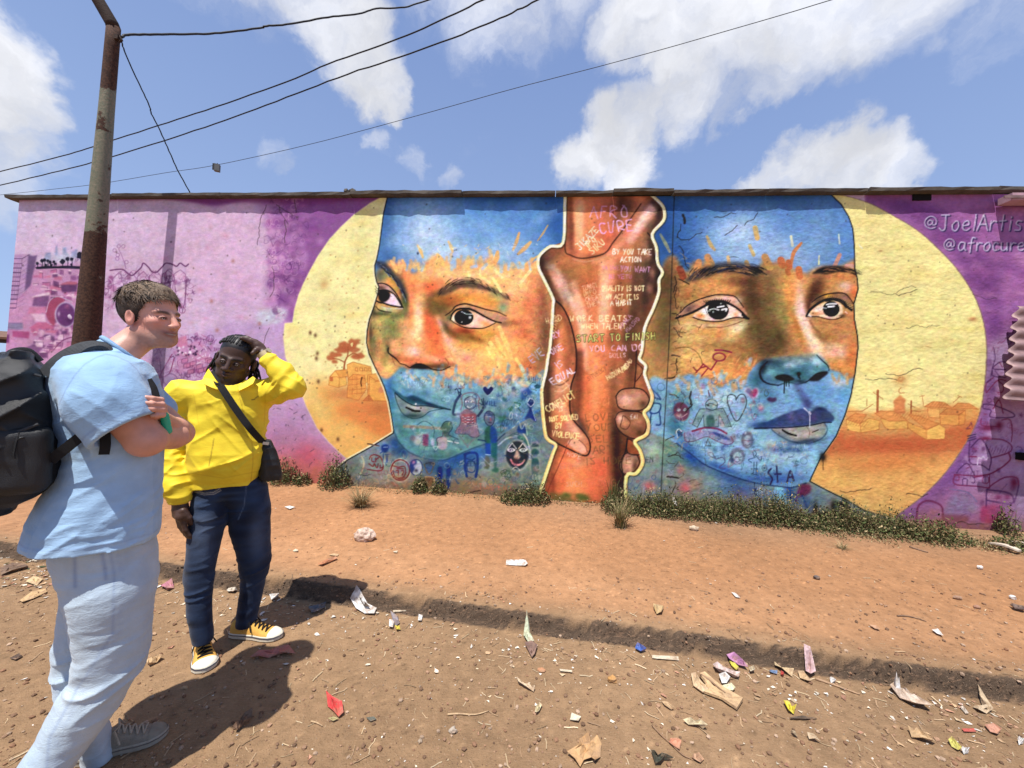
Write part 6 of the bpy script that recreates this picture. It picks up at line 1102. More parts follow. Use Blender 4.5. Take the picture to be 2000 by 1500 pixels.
M_gbox = mat('grey_plastic', (.09, .095, .1), .6, .3, .2, 8, .1); M_gboxd = mat('dark_plastic', (.02, .02, .022), .6, .3, .1, 8, 0)
mb = MB(); mb.box(bp, (.16, .12, .24), Matrix.Rotation(.35, 3, 'Z')); mb.obj('case', M_gbox, bx)
mb = MB(); mb.box(bp + np.array([-.07, -.075, 0]), (.05, .03, .22), Matrix.Rotation(.35, 3, 'Z')); mb.tube([bp + np.array([0, 0, .11]), bp + np.array([0, 0, .17])], .012, 6); mb.obj('clamp', M_gboxd, bx)
# ---------------------------------------------------------------- corrugated sheet jutting from the wall at the right edge
M_tin = mat('weathered_pink_tin', (.25, .155, .15), .6, .4, .4, 7, .5, 40, metal=.15)
aw = empty('corrugated_awning', on_wall(1985, 690), 'pinkish corrugated metal sheet propped out from the purple wall', 'metal sheet')
V = []; F = []; nz, nx2 = 64, 14
for i in range(nz + 1):
    t = i / nz; py = 598 + 182 * t
    outl = .06 + .34 * t
    inn = on_wall(1984 - 20 * t + 3 * math.sin(t * 50), py, outl)
    for j in range(nx2 + 1):
        s = j / nx2
        p = inn + wd * (.9 * s) + WN * (.020 * math.sin(t * 2 * math.pi * 8)) + np.array([0, 0, -.05 * s + .006 * math.sin(t * 50 + 3 * s)])
        V.append(p)
for i in range(nz):
    for j in range(nx2):
        a = i * (nx2 + 1) + j; F.append((a, a + 1, a + nx2 + 2, a + nx2 + 1))
o = mesh_obj('sheet', V, F, M_tin, aw); sm = o.modifiers.new('thickness', 'SOLIDIFY'); sm.thickness = .004
for t in (.12, .9):
    mb = MB(); a = on_wall(1984, 598 + 182 * t, .0) + wd * .3; mb.tube([a, a + WN * (.04 + .34 * t)], .014, 6); mb.obj('prop_rod', M_rustd, aw)
bd = empty('eave_board', on_wall(1990, 388), 'pink board fixed under the coping at the right end of the wall', 'board')
mb = MB(); mb.box(on_wall(2016, 389, .10), (.56, .14, .08), A3); mb.obj('plank', M_pinkwood, bd)
mb = MB(); mb.box(on_wall(2016, 384, .175), (.57, .012, .03), A3); mb.obj('edge_strip', M_tin, bd)
# dark stub of a bracket and bleached boards at the foot of the wall, right edge
M_white = mat('bleached_wood', (.52, .44, .35), .8, .25, .25, 18, .6, 60)
br = MB(); br.box(on_wall(2003, 892, .05), (.1, .1, .085), A3)
br.obj('iron_bracket', M_dark, None, label='black iron bracket sticking out of the wall below the corrugated sheet', cat='bracket', loc=on_wall(2003, 892))
for i, (a, b, wd_, lab) in enumerate([((1932, 1068), (1992, 1084), .07, 'bleached curled plank lying in the weeds at the right edge'), ((1972, 1066), (2040, 1072), .08, 'straight pale board behind the curled plank by the wall')]):
    p, q2 = onground(*a) + np.array([0, 0, .03]), onground(*b) + np.array([0, 0, .03]); dd = q2 - p; L = np.linalg.norm(dd); M = Matrix.Rotation(math.atan2(dd[1], dd[0]), 3, 'Z')
    V = []; F = []; n = 8
    for k in range(n + 1):
        t = k / n; c = p + dd * t + np.array([0, 0, .02 * (1 - i) * math.sin(t * 3)])
        sd = np.array([-dd[1], dd[0], 0]) / L * wd_ / 2
        for s, z in ((-1, 0), (1, 0), (1, .016), (-1, .016)): V.append(c + sd * s * (1 - .3 * (k in (0, n))) + np.array([0, 0, z]))
    for k in range(n):
        for m_ in range(4): F.append((4 * k + m_, 4 * k + (m_ + 1) % 4, 4 * k + 4 + (m_ + 1) % 4, 4 * k + 4 + m_))
    F += [(3, 2, 1, 0), (4 * n, 4 * n + 1, 4 * n + 2, 4 * n + 3)]
    mesh_obj('loose_board', V, F, M_white, None, False, label=lab, cat='board', loc=p)
# ---------------------------------------------------------------- low brown shed beyond the left end of the wall
M_shed = mat('shed_boards', (.10, .055, .04), .9, .2, .35, 6, .8, 30); M_roof = mat('rusty_roof', (.16, .085, .055), .8, .3, .4, 5, .8, 30); M_beam = mat('beam', (.05, .04, .035), .9, .2, .3, 9, .5)
sp = at(-60, 690, 11.5)
shed = empty('shed', (sp[0], sp[1], 0), 'low brown shed with a rusty roof beyond the left end of the wall', 'shed')
rz = Matrix.Rotation(rad(12), 3, 'Z')
mb = MB(); mb.box((sp[0], sp[1] + 1.0, 1.0), (2.6, 2.2, 2.2), rz); mb.obj('wall', M_shed, shed)
zt = at(0, 632, 11.5)[2]
mb = MB(); V = [(-1.6, -1.4, 0), (1.5, -1.4, -.1), (1.5, 1.3, .75), (-1.6, 1.3, .85)]
mb.box((sp[0], sp[1] + .9, zt - .25), (3.2, 2.7, .07), rz @ Matrix.Rotation(rad(9), 3, 'X')); mb.obj('roof', M_roof, shed)
mb = MB(); mb.box((sp[0], sp[1] - .32, zt - .52), (3.0, .1, .16), rz); mb.obj('eave_beam', M_beam, shed)

class N3:
    def __init__(s,seed): s.g = np.random.default_rng(seed).random((32,32,32)).astype(np.float32)
    def __call__(s,P,sc=(1,1,1)):
        q = P * np.asarray(sc,np.float32) + 100; i = np.floor(q).astype(np.int32); f = q - i; f = f * f * (3 - 2 * f); i &= 31; j = (i + 1) & 31
        x0,y0,z0,x1,y1,z1 = i[...,0],i[...,1],i[...,2],j[...,0],j[...,1],j[...,2]; fx,fy,fz = f[...,0],f[...,1],f[...,2]; g = s.g
        a = (g[x0,y0,z0] * (1 - fx) + g[x1,y0,z0] * fx) * (1 - fy) + (g[x0,y1,z0] * (1 - fx) + g[x1,y1,z0] * fx) * fy
        b = (g[x0,y0,z1] * (1 - fx) + g[x1,y0,z1] * fx) * (1 - fy) + (g[x0,y1,z1] * (1 - fx) + g[x1,y1,z1] * fx) * fy
        return a * (1 - fz) + b * fz
NZ = [N3(k) for k in (1,2,3,4)]
def ridge(P,sc,k=0,p=2.):
    return (1 - np.abs(2 * NZ[k](P,sc) - 1)) ** p
def cap(P,a,b,ra,rb):
    a = np.asarray(a,np.float32); b = np.asarray(b,np.float32); d = b - a; t = np.clip(((P - a) @ d) / (d @ d + 1e-9),0,1)
    return np.linalg.norm(P - a - t[...,None] * d,axis=-1) - (ra + (rb - ra) * t)
def chain(P,pts,rs,k=.02):
    d = None
    for i in range(len(pts) - 1):
        e = cap(P,pts[i],pts[i + 1],rs[i],rs[i + 1]); d = e if d is None else smin(d,e,k)
    return d
def ell(P,c,r):
    q = P - np.asarray(c,np.float32); r = np.asarray(r,np.float32)
    k0 = np.linalg.norm(q / r,axis=-1); k1 = np.linalg.norm(q / (r * r),axis=-1) + 1e-9
    return k0 * (k0 - 1) / k1
def sph(P,c,r): return np.linalg.norm(P - np.asarray(c,np.float32),axis=-1) - r
def smin(a,b,k):
    h = np.clip(.5 + .5 * (b - a) / k,0,1); return b + (a - b) * h - k * h * (1 - h)
def smax(a,b,k): return -smin(-a,-b,k)
def stack(P,rings,n=2.2):
    R = sorted(rings); z = [r[0] for r in R]; zz = P[...,2]
    sc,tc,a,b = [np.interp(zz,z,[r[i] for r in R]) for i in (1,2,3,4)]
    x = np.abs(P[...,0] - sc) / a; y = np.abs(P[...,1] - tc) / b
    d = ((x ** n + y ** n) ** (1 / n) - 1) * np.minimum(a,b)
    return np.maximum(d,np.maximum(zz - z[-1],z[0] - zz))
def rbox(P,c,h,r,M=None):
    q = P - np.asarray(c,np.float32)
    if M is not None: q = q @ np.asarray(M,np.float32)
    q = np.abs(q) - np.asarray(h,np.float32) + r
    return np.linalg.norm(np.maximum(q,0),axis=-1) + np.minimum(q.max(-1),0) - r
def mesh_sdf(fn,lo,hi,h,blk=8,margin=1.5):
    lo = np.asarray(lo,np.float32); hi = np.asarray(hi,np.float32)
    nb = np.ceil((hi - lo) / (h * blk)).astype(int) + 1
    cx,cy,cz = [lo[i] + (np.arange(nb[i]) + .5) * h * blk for i in range(3)]
    Cc = np.stack(np.meshgrid(cx,cy,cz,indexing='ij'),-1).astype(np.float32)
    dc = fn(Cc.reshape(-1,3)).reshape(nb).astype(np.float32)
    act = np.argwhere(np.abs(dc) < blk * h * .87 * margin)
    D = np.repeat(np.repeat(np.repeat(dc,blk,0),blk,1),blk,2)
    o = np.stack(np.meshgrid(*[np.arange(blk)] * 3,indexing='ij'),-1).reshape(-1,3)
    for s in range(0,len(act),400):
        I = (act[s:s + 400,None,:] * blk + o[None]).reshape(-1,3)
        D[I[:,0],I[:,1],I[:,2]] = fn((lo + (I + .5) * h).astype(np.float32))
    S = D < 0
    c = np.zeros(tuple(np.array(D.shape) - 1),np.int8)
    for dx in (0,1):
        for dy in (0,1):
            for dz in (0,1): c += S[dx:c.shape[0] + dx,dy:c.shape[1] + dy,dz:c.shape[2] + dz]
    cell = np.argwhere((c > 0) & (c < 8))
    if len(cell) == 0: return np.zeros((0,3)),np.zeros((0,4),int)
    ids = np.full(c.shape,-1,np.int32); ids[cell[:,0],cell[:,1],cell[:,2]] = np.arange(len(cell))
    acc = np.zeros((len(cell),3)); cnt = np.zeros(len(cell))
    for ax in range(3):
        for u in (0,1):
            for v in (0,1):
                a = np.zeros(3,int); oth = [k for k in range(3) if k != ax]; a[oth[0]] = u; a[oth[1]] = v; b = a.copy(); b[ax] = 1
                ca,cb = cell + a,cell + b
                da,db = D[ca[:,0],ca[:,1],ca[:,2]],D[cb[:,0],cb[:,1],cb[:,2]]
                m = (da < 0) != (db < 0); t = np.where(m,da / (da - db + 1e-12),0)
                acc[m] += a + np.eye(3)[ax] * t[m,None]; cnt[m] += 1
    V = lo + (cell + acc / cnt[:,None] + .5) * h
    Fq = []
    for ax in range(3):
        oth = [(ax + 1) % 3,(ax + 2) % 3]
        sl0 = [slice(1,-1)] * 3; sl0[ax] = slice(0,-1); sl1 = list(sl0); sl1[ax] = slice(1,None)
        e = np.argwhere(S[tuple(sl0)] != S[tuple(sl1)])
        e[:,oth[0]] += 1; e[:,oth[1]] += 1
        q = []
        for u,v in ((1,1),(0,1),(0,0),(1,0)):
            k = e.copy(); k[:,oth[0]] -= u; k[:,oth[1]] -= v; q.append(ids[k[:,0],k[:,1],k[:,2]])
        q = np.stack(q,-1); fl = S[e[:,0],e[:,1],e[:,2]]
        q[~fl] = q[~fl][:,::-1]; Fq.append(q)
    Fq = np.concatenate(Fq); Fq = Fq[(Fq >= 0).all(1)]
    return V,Fq
class Frame:
    def __init__(f,px,py,d):
        p = at(px,py,d); f.O = np.array([p[0],p[1],0]); t = np.array([p[0],p[1],0]); f.T = t / np.linalg.norm(t); f.S = np.array([f.T[1],-f.T[0],0])
    def L(f,px,py,t=0.):
        r = ray(px,py); k = (t - (CAMP - f.O) @ f.T) / (r @ f.T); q = CAMP + r * k - f.O
        return np.array([q @ f.S,t,q[2]],np.float32)
    def W(f,P):
        P = np.asarray(P); return f.O + P[...,:1] * f.S + P[...,1:2] * f.T + P[...,2:3] * np.array([0,0,1.])
    def ring(f,y,l,r,b,t=0.,b2=None):
        A,B = f.L(l,y,t),f.L(r,y,t); return (float(A[2] + B[2]) / 2,float(A[0] + B[0]) / 2,t,max(.01,float(B[0] - A[0]) / 2),b)
    def make(f,name,fn,lo,hi,h,mat,parent,col=None,**kw):
        V,F = mesh_sdf(fn,lo,hi,h)
        c = col(V) if col else None
        return mesh_obj(name,f.W(V),F,mat,parent,True,colors=c,**kw)
def rotm(fwd,roll=0.):
    f = np.array(fwd,float); f /= np.linalg.norm(f); l = np.cross([0,0,1.],f); l /= np.linalg.norm(l); u = np.cross(f,l)
    c,s = math.cos(roll),math.sin(roll); return np.stack([f,l * c + u * s,u * c - l * s],1).astype(np.float32)

def segdist(fr,V,pxs,t=-.15):
    p = np.array([fr.L(x,y,t) for x,y in pxs]); q = np.array([fr.L(x,y,0.) for x,y in pxs]); best = np.full(len(V),9.)

    W_ = fr.W(V); px,py = np.array([proj(w_) for w_ in W_[::1]]).T if len(V) < 1 else projv(W_)
    for (x0,y0),(x1,y1) in zip(pxs[:-1],pxs[1:]):
        dx,dy = x1 - x0,y1 - y0; tt = np.clip(((px - x0) * dx + (py - y0) * dy) / (dx * dx + dy * dy),0,1); best = np.minimum(best,np.hypot(px - x0 - tt * dx,py - y0 - tt * dy))
    return best
def projv(P):
    q = P - CAMP; f = q @ Fv; return 1000 + FPX * (q @ Rv) / f,750 - FPX * (q @ Uv) / f
def head_sdf(Q,sc=1.,wide=1.,nose=1.,lips=1.,smile=0.):
    Q = Q / sc; A = Q.copy(); A[...,1] = np.abs(Q[...,1])
    d = ell(Q,(-.012,0,.048),(.098,.077 * wide,.092))
    d = smin(d,ell(Q,(.03,0,-.03),(.064,.063 * wide,.088)),.03)
    d = smin(d,ell(Q,(.042,0,-.078),(.046,.046 * wide,.036)),.025)
    d = smin(d,sph(Q,(.078,0,-.102),.019),.022)
    d = smin(d,cap(A,(.0,.054 * wide,-.055),(.055,.03,-.092),.018,.018),.025)
    d = smin(d,ell(A,(.058,.043 * wide,-.018),(.022,.022,.018)),.02)
    d = smin(d,cap(A,(.086,.008,.020),(.074,.044,.024),.010,.009),.014)
    d = smax(d,-sph(A,(.106,.031,.0),.0165),.014)
    d = smin(d,ell(A,(.0865,.031,-.001),(.010,.0155,.0105)),.004)
    d = smax(d,-ell(A,(.098,.031,-.003),(.012,.0135,.0042)),.002)
    d = smin(d,cap(Q,(.094,0,.014),(.1135,0,-.031),.0085,.0118 + .003 * (nose - 1)),.012)
    d = smin(d,cap(A,(.108,.004,-.034),(.098,.0155 * nose,-.036),.010,.0085),.007)
    d = smax(d,-sph(A,(.108,.008,-.044),.0042),.003)
    d = smin(d,cap(A,(.096,.0,-.060),(.083,.024 + .006 * smile,-.064 + .006 * smile),.0072 * lips,.004),.005)
    d = smin(d,cap(A,(.096,.0,-.073),(.082,.023 + .006 * smile,-.067 + .006 * smile),.0080 * lips,.004),.005)
    d = smax(d,-cap(A,(.106,.0,-.0662),(.090,.024 + .006 * smile,-.0645 + .007 * smile),.0022 + .002 * smile,.0012),.002)
    if smile: d = smax(d,-cap(A,(.100,.022,-.040),(.092,.040,-.062),.004,.003),.01) + 0
    e = ell(A,(-.006,.080 * wide,-.004),(.019,.010,.033)); e = smax(e,-ell(A,(.0,.091 * wide,.0),(.011,.008,.02)),.004)
    d = smin(d,e,.006)
    return d * sc

def skin_mat(name,rough,spec,sss=0.):
    def fn(t,co,c,b):
        bn = t.new('ShaderNodeBump',ins={'Strength': .25,'Distance': .002,'Height': t.noise(co,320,4,.6)}); t.l.new(bn.outputs[0],b.inputs['Normal'])
        if sss:
            b.inputs['Subsurface Weight'].default_value = sss; b.inputs['Subsurface Radius'].default_value = (.012,.005,.003); b.inputs['Subsurface Scale'].default_value = .6
        return c
    return mat(name,attr='paint',rough=rough,spec=spec,var=.07,scale=45,bump=0,fn=fn)
def cloth_mat(name,rough=.85,weave=900,bump=.35,var=.08,sheen=.2,scale=16):
    def fn(t,co,c,b):
        wr = t.new('ShaderNodeMapping',ins={'Vector': co,'Scale': (22,22,55),'Rotation': (.3,.4,.2)}).outputs[0]; wn = t.math('ABSOLUTE',t.math('SUBTRACT',t.noise(wr,1.,4,.55,.8),.5))
        h = t.math('ADD',t.math('MULTIPLY',t.noise(co,weave,2,.5),.35),t.math('SUBTRACT',t.math('MULTIPLY',t.noise(co,55,5,.6),.9),t.math('MULTIPLY',wn,2.0)))
        bn = t.new('ShaderNodeBump',ins={'Strength': bump,'Distance': .004,'Height': h}); t.l.new(bn.outputs[0],b.inputs['Normal']); return c
    return mat(name,attr='paint',rough=rough,spec=.2,var=var,scale=scale,bump=0,fn=fn,sheen=sheen)
M_skin1 = skin_mat('fair_skin',.48,.4,.12); M_skin2 = skin_mat('dark_skin',.46,.4)
M_tee = cloth_mat('faded_blue_cotton'); M_denl = cloth_mat('bleached_denim',weave=700,bump=.45,var=.1); M_dend = cloth_mat('dark_denim',weave=700,bump=.3,var=.12,sheen=.1)
M_yel = cloth_mat('yellow_nylon',.6,1200,.22,.05,.05); M_yel.node_tree.nodes['Principled BSDF'].inputs['Specular IOR Level'].default_value = .35
M_blk = mat('black_nylon',(.010,.010,.011),.5,.5,.3,30,.5,400); M_blk2 = mat('black_webbing',(.010,.010,.011),.7,.3,.3,60,.6,700)
M_eye = mat('eye_white',(.55,.5,.46),.25,.5,.05,30,0); M_iris = mat('iris_brown',(.02,.012,.008),.15,.6,.05,30,0)
M_hair = mat('brown_hair',(.075,.047,.028),.55,.4,.45,60,.3,300); M_dread = mat('black_hair',(.010,.009,.009),.6,.4,.4,60,.8,300)
def paint(V,base):
    return np.tile(np.asarray(base,np.float32),(len(V),1))
def blendc(c,m,col): m = np.clip(m,0,1)[:,None]; return c * (1 - m) + np.asarray(col,np.float32) * m
def face_paint(V,Q,base,lip,brow,red,shadow=None,dark=.35,sc=1.,teeth=0.,smile=0.,brow_lift=0.):
    Q = Q / sc; A = Q.copy(); A[:,1] = np.abs(A[:,1]); c = paint(V,base); fr = (Q[:,0] > .05).astype(float)
    g = lambda p,r: np.exp(-(((A - np.array(p)) / np.array(r)) ** 2).sum(1))
    c = blendc(c,.6 * g((.07,.045,-.025),(.04,.025,.03)),red); c = blendc(c,.5 * g((.118,0,-.03),(.02,.016,.02)),red); c = blendc(c,.5 * g((-.006,.085,0),(.03,.02,.04)),red)
    if shadow is not None: c = blendc(c,.55 * fr * g((.07,.0,-.085),(.05,.055,.032)),shadow)  # chin tone: stubble, with shade under the jaw put into it
    lipm = np.exp(-((A[:,1] / (.028 + .007 * smile)) ** 6) - (((Q[:,2] + .0665 - .006 * smile * (A[:,1] / .03) ** 2) / .0125) ** 4)) * (Q[:,0] > .074); c = blendc(c,lipm * .85,lip)
    tm = np.exp(-((A[:,1] / (.022 + .006 * smile)) ** 6) - (((Q[:,2] + .0660 - .006 * smile * (A[:,1] / .03) ** 2) / .0036) ** 4)) * (Q[:,0] > .074)
    c = blendc(c,tm,(.06,.02,.018) if teeth else (.02,.01,.01))
    if teeth:
        t2 = np.exp(-((A[:,1] / .021) ** 6) - (((Q[:,2] + .0668 - .006 * (A[:,1] / .03) ** 2) / .0022) ** 4)) * (Q[:,0] > .074); c = blendc(c,t2,(.55,.47,.40))
    bz = .0255 + brow_lift + .004 * np.sin(np.clip((A[:,1] - .01) / .045,0,1) * 3.1)
    bm = np.exp(-(((A[:,1] - .030) / .022) ** 6) - ((Q[:,2] - bz + .006) / .0068) ** 4) * fr; c = blendc(c,bm * .92,brow)
    em = np.exp(-(((A[:,1] - .031) / .0150) ** 6) - ((Q[:,2] + .001) / .0062) ** 4) * (Q[:,0] > .06); c = blendc(c,em * .9,(.02,.012,.010))
    wm = np.exp(-(((A[:,1] - .037) / .0035) ** 4) - ((Q[:,2] + .003) / .0024) ** 4) * (Q[:,0] > .06); c = blendc(c,wm * .6,(.4,.36,.33))
    return c
def add_eyes(fr,hc,R,sc,parent):
    for s in (1,-1):
        p = fr.W(hc + R @ (np.array([.0795,.031 * s,-.002]) * sc)); bm = bmesh.new(); bmesh.ops.create_uvsphere(bm,u_segments=16,v_segments=10,radius=.0118 * sc)
        V = np.array([v.co for v in bm.verts]) + p; F = [[v.index for v in f.verts] for f in bm.faces]; bm.free()
        e = mesh_obj('eye',V,F,M_eye,parent)
        q = fr.W(hc + R @ (np.array([.0868,.031 * s,-.002]) * sc)); bm = bmesh.new(); bmesh.ops.create_uvsphere(bm,u_segments=12,v_segments=8,radius=.0052 * sc)
        V = np.array([v.co for v in bm.verts]) + q; F = [[v.index for v in f.verts] for f in bm.faces]; bm.free(); e2 = mesh_obj('iris',V,F,M_iris,None); V0 = q
        bpy.data.objects.remove(e2); me = mesh_obj('iris',V,F,M_iris,e,loc=None)

def shoe(fr,parent,heel,toe,z0,w,Lx,cols,lift=0.,laces=True,hscale=1.):
    """heel, toe: local (s, t) positions; builds upper, sole, toe cap, laces"""
    heel = np.array(heel,float); toe = np.array(toe,float); ax = toe - heel; ax /= np.linalg.norm(ax); sd = np.array([-ax[1],ax[0]])
    def pt(x,y,z): q = heel + ax * (x * Lx) + sd * y; return fr.W(np.array([q[0],q[1],z0 + z + lift * (1 - x)]))
    def wd_(x): return w * np.interp(x,[0,.04,.12,.3,.5,.68,.82,.92,.98,1.0],[.18,.52,.66,.66,.7,.88,.9,.70,.36,.06])
    def hh(x): return hscale * np.interp(x,[0,.05,.2,.32,.45,.6,.75,.88,.97,1.],[.060,.088,.092,.092,.086,.066,.050,.042,.032,.02])
    M_up,M_sole,M_toe,M_lace,M_line = cols
    xs = np.concatenate([np.linspace(0,.1,6),np.linspace(.14,.86,18),np.linspace(.9,1,7)]); n = 14
    V = []; F = []
    for x in xs:
        for k in range(n + 1):
            th = math.pi * k / n; c_,s_ = math.cos(th),math.sin(th)
            V.append(pt(x,wd_(x) * .5 * math.copysign(abs(c_) ** .75,c_) * (1 - .15 * s_),.020 + (hh(x) - .020) * s_ ** .8))
    for i in range(len(xs) - 1):
        for k in range(n): F.append((i * (n + 1) + k,i * (n + 1) + k + 1,(i + 1) * (n + 1) + k + 1,(i + 1) * (n + 1) + k))
    up = mesh_obj('shoe',V,F,M_up,parent,True)
    V = []; F = []; m = len(xs)
    prof = [(0,.98),(.004,1.06),(.026,1.06),(.030,1.0)]
    ol = [(x,wd_(x) * .5) for x in xs] + [(x,-wd_(x) * .5) for x in xs[::-1]]; k2 = len(ol)
    for z,s_ in prof:
        for x,y in ol: V.append(pt(.5 + (x - .5) * (1 + (s_ - 1) * .35),y * s_,z))
    for j in range(len(prof) - 1):
        for i in range(k2): F.append((j * k2 + i,j * k2 + (i + 1) % k2,(j + 1) * k2 + (i + 1) % k2,(j + 1) * k2 + i))
    F.append(tuple(range(k2))[::-1]); mesh_obj('sole',V,F,M_sole,up,False)
    mb = MB(); mb.tube([pt(.5 + (x - .5) * 1.022,y * 1.075,.021) for x,y in ol] + [pt(.5 + (ol[0][0] - .5) * 1.022,ol[0][1] * 1.075,.021)],.0022,5); mb.obj('sole_stripe',M_line,up)
    V = []; F = []; xc = np.linspace(.80,1.0,8)
    for x in xc:
        for k in range(n + 1):
            th = math.pi * k / n; c_,s_ = math.cos(th),math.sin(th); V.append(pt(x * 1.004,wd_(x) * .5 * 1.03 * math.copysign(abs(c_) ** .75,c_) * (1 - .15 * s_),.020 + (hh(x) - .020) * s_ ** .8 + .003))
    for i in range(7):
        for k in range(n): F.append((i * (n + 1) + k,i * (n + 1) + k + 1,(i + 1) * (n + 1) + k + 1,(i + 1) * (n + 1) + k))
    mesh_obj('toe_cap',V,F,M_toe,up,True)
    mb = MB()
    for i,x in enumerate(np.linspace(.44,.74,5)):
        a = .34; mb.tube([pt(x + .02 * (1 if k % 2 else -1) * 0,wd_(x) * .5 * c,hh(x) * (1 - .28 * abs(c) ** 2) + .004) for k,c in enumerate((-.62,-.3,0,.3,.62))],.0036,5)
        if i < 4: x2 = x + .075; mb.tube([pt(x,wd_(x) * .3,hh(x) * .9 + .004),pt((x + x2) / 2,0,hh((x + x2) / 2) + .006),pt(x2,-wd_(x2) * .3,hh(x2) * .9 + .004)],.0034,5)
    mb.tube([pt(.44,.0,hh(.44) + .006),pt(.40,.03,hh(.4) + .014),pt(.44,.055,.06)],.0034,5); mb.tube([pt(.44,0,hh(.44) + .006),pt(.42,-.035,hh(.4) + .01),pt(.5,-.05,.05)],.0034,5)
    lo_ = mb.obj('laces',M_lace,up); lo_['kind'] = 'stuff'
    return up


B = Frame(210,900,1.42); L = B.L
man = empty('person',B.O,'man in light blue T-shirt and pale jeans standing with crossed arms','person')
hcz = .965
RB_ = rotm((math.cos(rad(52)),-math.sin(rad(52)),.02),rad(4))
hB = L(347.0,637,-.07) - RB_ @ (np.array([.120,0,-.03]) * hcz)
shR,shL = L(200,748,-.165),L(238,742,.17)
elR,elL = L(284,857,-.20),L(348,846,.06)
wrR,wrL = L(330,832,.13),L(314,818,-.15)
nkb = L(229,702,.0); nkc = L(238,690,0.); ncf = np.array([.75,0,-.66]); ncn = np.array([.66,0,.75])
fing = [(L(311,781,-.235),L(285,776,-.262)),(L(313,790,-.245),L(282,787,-.272)),(L(314,800,-.248),L(285,798,-.272)),(L(314,810,-.245),L(298,812,-.262))]
def body_b(P):
    Q = (P - hB) @ RB_
    d = head_sdf(Q,hcz,.98,1.0,.75,1.)
    neck = cap(P,hB + RB_ @ np.array([-.030,0,-.06]),nkc - ncn * .05,.053,.058)
    d = smin(d,neck,.03)
    d = smin(d,cap(P,shR + np.array([0,.05,-.06]),shL + np.array([0,-.05,-.06]),.045,.045),.03)
    d = smin(d,cap(P,nkc - ncn * .10,L(205,930,0),.07,.11),.03)
    arm = chain(P,[shR,elR,L(338,852,-.04),wrR],[.056,.052,.045,.03],.03)
    arm = smin(arm,sph(P,elR + np.array([.004,0,-.012]),.045),.03)
    arm = smin(arm,ell(P,(shR + elR * 2) / 3 + np.array([.0,0,0]),(.058,.055,.065)),.03)
    al = chain(P,[shL,elL,wrL],[.056,.050,.030],.03); al = smin(al,ell(P,(elL * 2 + wrL) / 3,(.05,.045,.04)),.03)
    h = ell(P,(L(311,797,-.205)),(.016,.024,.038)); h = smin(h,cap(P,wrL,L(311,800,-.20),.024,.020),.02)
    for i,(a,b) in enumerate(fing):
        k = a + np.array([.004,.0,0]); f = chain(P,[L(312,784 + i * 8,-.212),k,(a * .45 + b * .55) + np.array([0,-.010,0]),b],[.0105,.0100,.0092,.0078],.005); h = smin(h,f,.004)
    return np.minimum(smin(d,arm,.02),smin(al,h,.01))
def col_body_b(V):
    Q = ((V - hB) @ RB_).astype(np.float32)
    c = face_paint(V,Q,(.68,.35,.26),(.34,.09,.075),(.06,.035,.02),(.66,.22,.16),(.36,.225,.16),sc=hcz,teeth=1,smile=1.)
    stub = np.exp(-((Q[:,2] + .085) / .05) ** 4) * (Q[:,2] < -.03) * (Q[:,0] > -.01) * (Q[:,0] < .12); c = blendc(c,stub * (.30 + .25 * NZ[2](Q,(150,150,150))),(.20,.125,.09)); c = blendc(c,.5 * np.exp(-(((Q[:,0] - .02) / .04) ** 2 + ((np.abs(Q[:,1]) - .06) / .02) ** 2 + ((Q[:,2] + .03) / .03) ** 2)),(.60,.22,.16))  # stubble, strengthened to carry the jaw's shade too; then redder cheeks
    far = (np.linalg.norm(Q,axis=1) > .2); c = blendc(c,far * .6,(.60,.29,.21))
    for i,(a,b) in enumerate(fing): c = blendc(c,np.exp(-(np.linalg.norm(V - (b + np.array([0,-.006,.002])),axis=1) / .006) ** 4) * .7,(.62,.40,.34))
    n = NZ[0](V.astype(np.float32),(30,30,30)) - .5; return c * (1 + .18 * n[:,None])
B.make('body',body_b,(-.32,-.36,.86),(.42,.30,1.86),.0036,M_skin1,man,col_body_b)
add_eyes(B,hB,RB_,hcz,man)

def hair_in(Q):
    front = Q[...,0]; A = np.abs(Q[...,1])
    hl = np.interp(front,[-.12,-.06,-.02,.012,.022,.05,.075,.10],[-.075,-.07,-.04,-.012,.02,.058,.082,.092])
    return hl - Q[...,2] + .35 * np.maximum(0,.02 - A) * 0
def hair_b(P):
    Q = ((P - hB) @ RB_) / hcz
    d = ell(Q,(-.014,0,.050),(.102,.0815,.096)) - .002
    top = np.clip((Q[...,2] - .06) / .06,0,1)
    d = d - .007 * top * ridge(Q,(16,60,20),1,1.) - .005 * ridge(Q,(40,70,40),2,1.) - .008 * np.clip((Q[...,0] - .02) / .06,0,1) * top
    return smax(d,hair_in(Q) + .010 * (NZ[3](Q,(60,60,60)) - .5),.006) * hcz
def col_hair(V):
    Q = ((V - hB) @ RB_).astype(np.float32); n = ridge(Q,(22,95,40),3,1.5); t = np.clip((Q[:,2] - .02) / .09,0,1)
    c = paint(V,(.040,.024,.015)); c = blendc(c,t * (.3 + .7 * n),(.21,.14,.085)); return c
M_hairb = mat('tousled_hair',attr='paint',rough=.55,spec=.4,var=.35,scale=120,bump=1.,bscale=260)
hb = B.make('hair',hair_b,hB - .15,hB + .17,.003,M_hairb,man,col_hair)
rh = np.random.default_rng(8); V = []; F = []
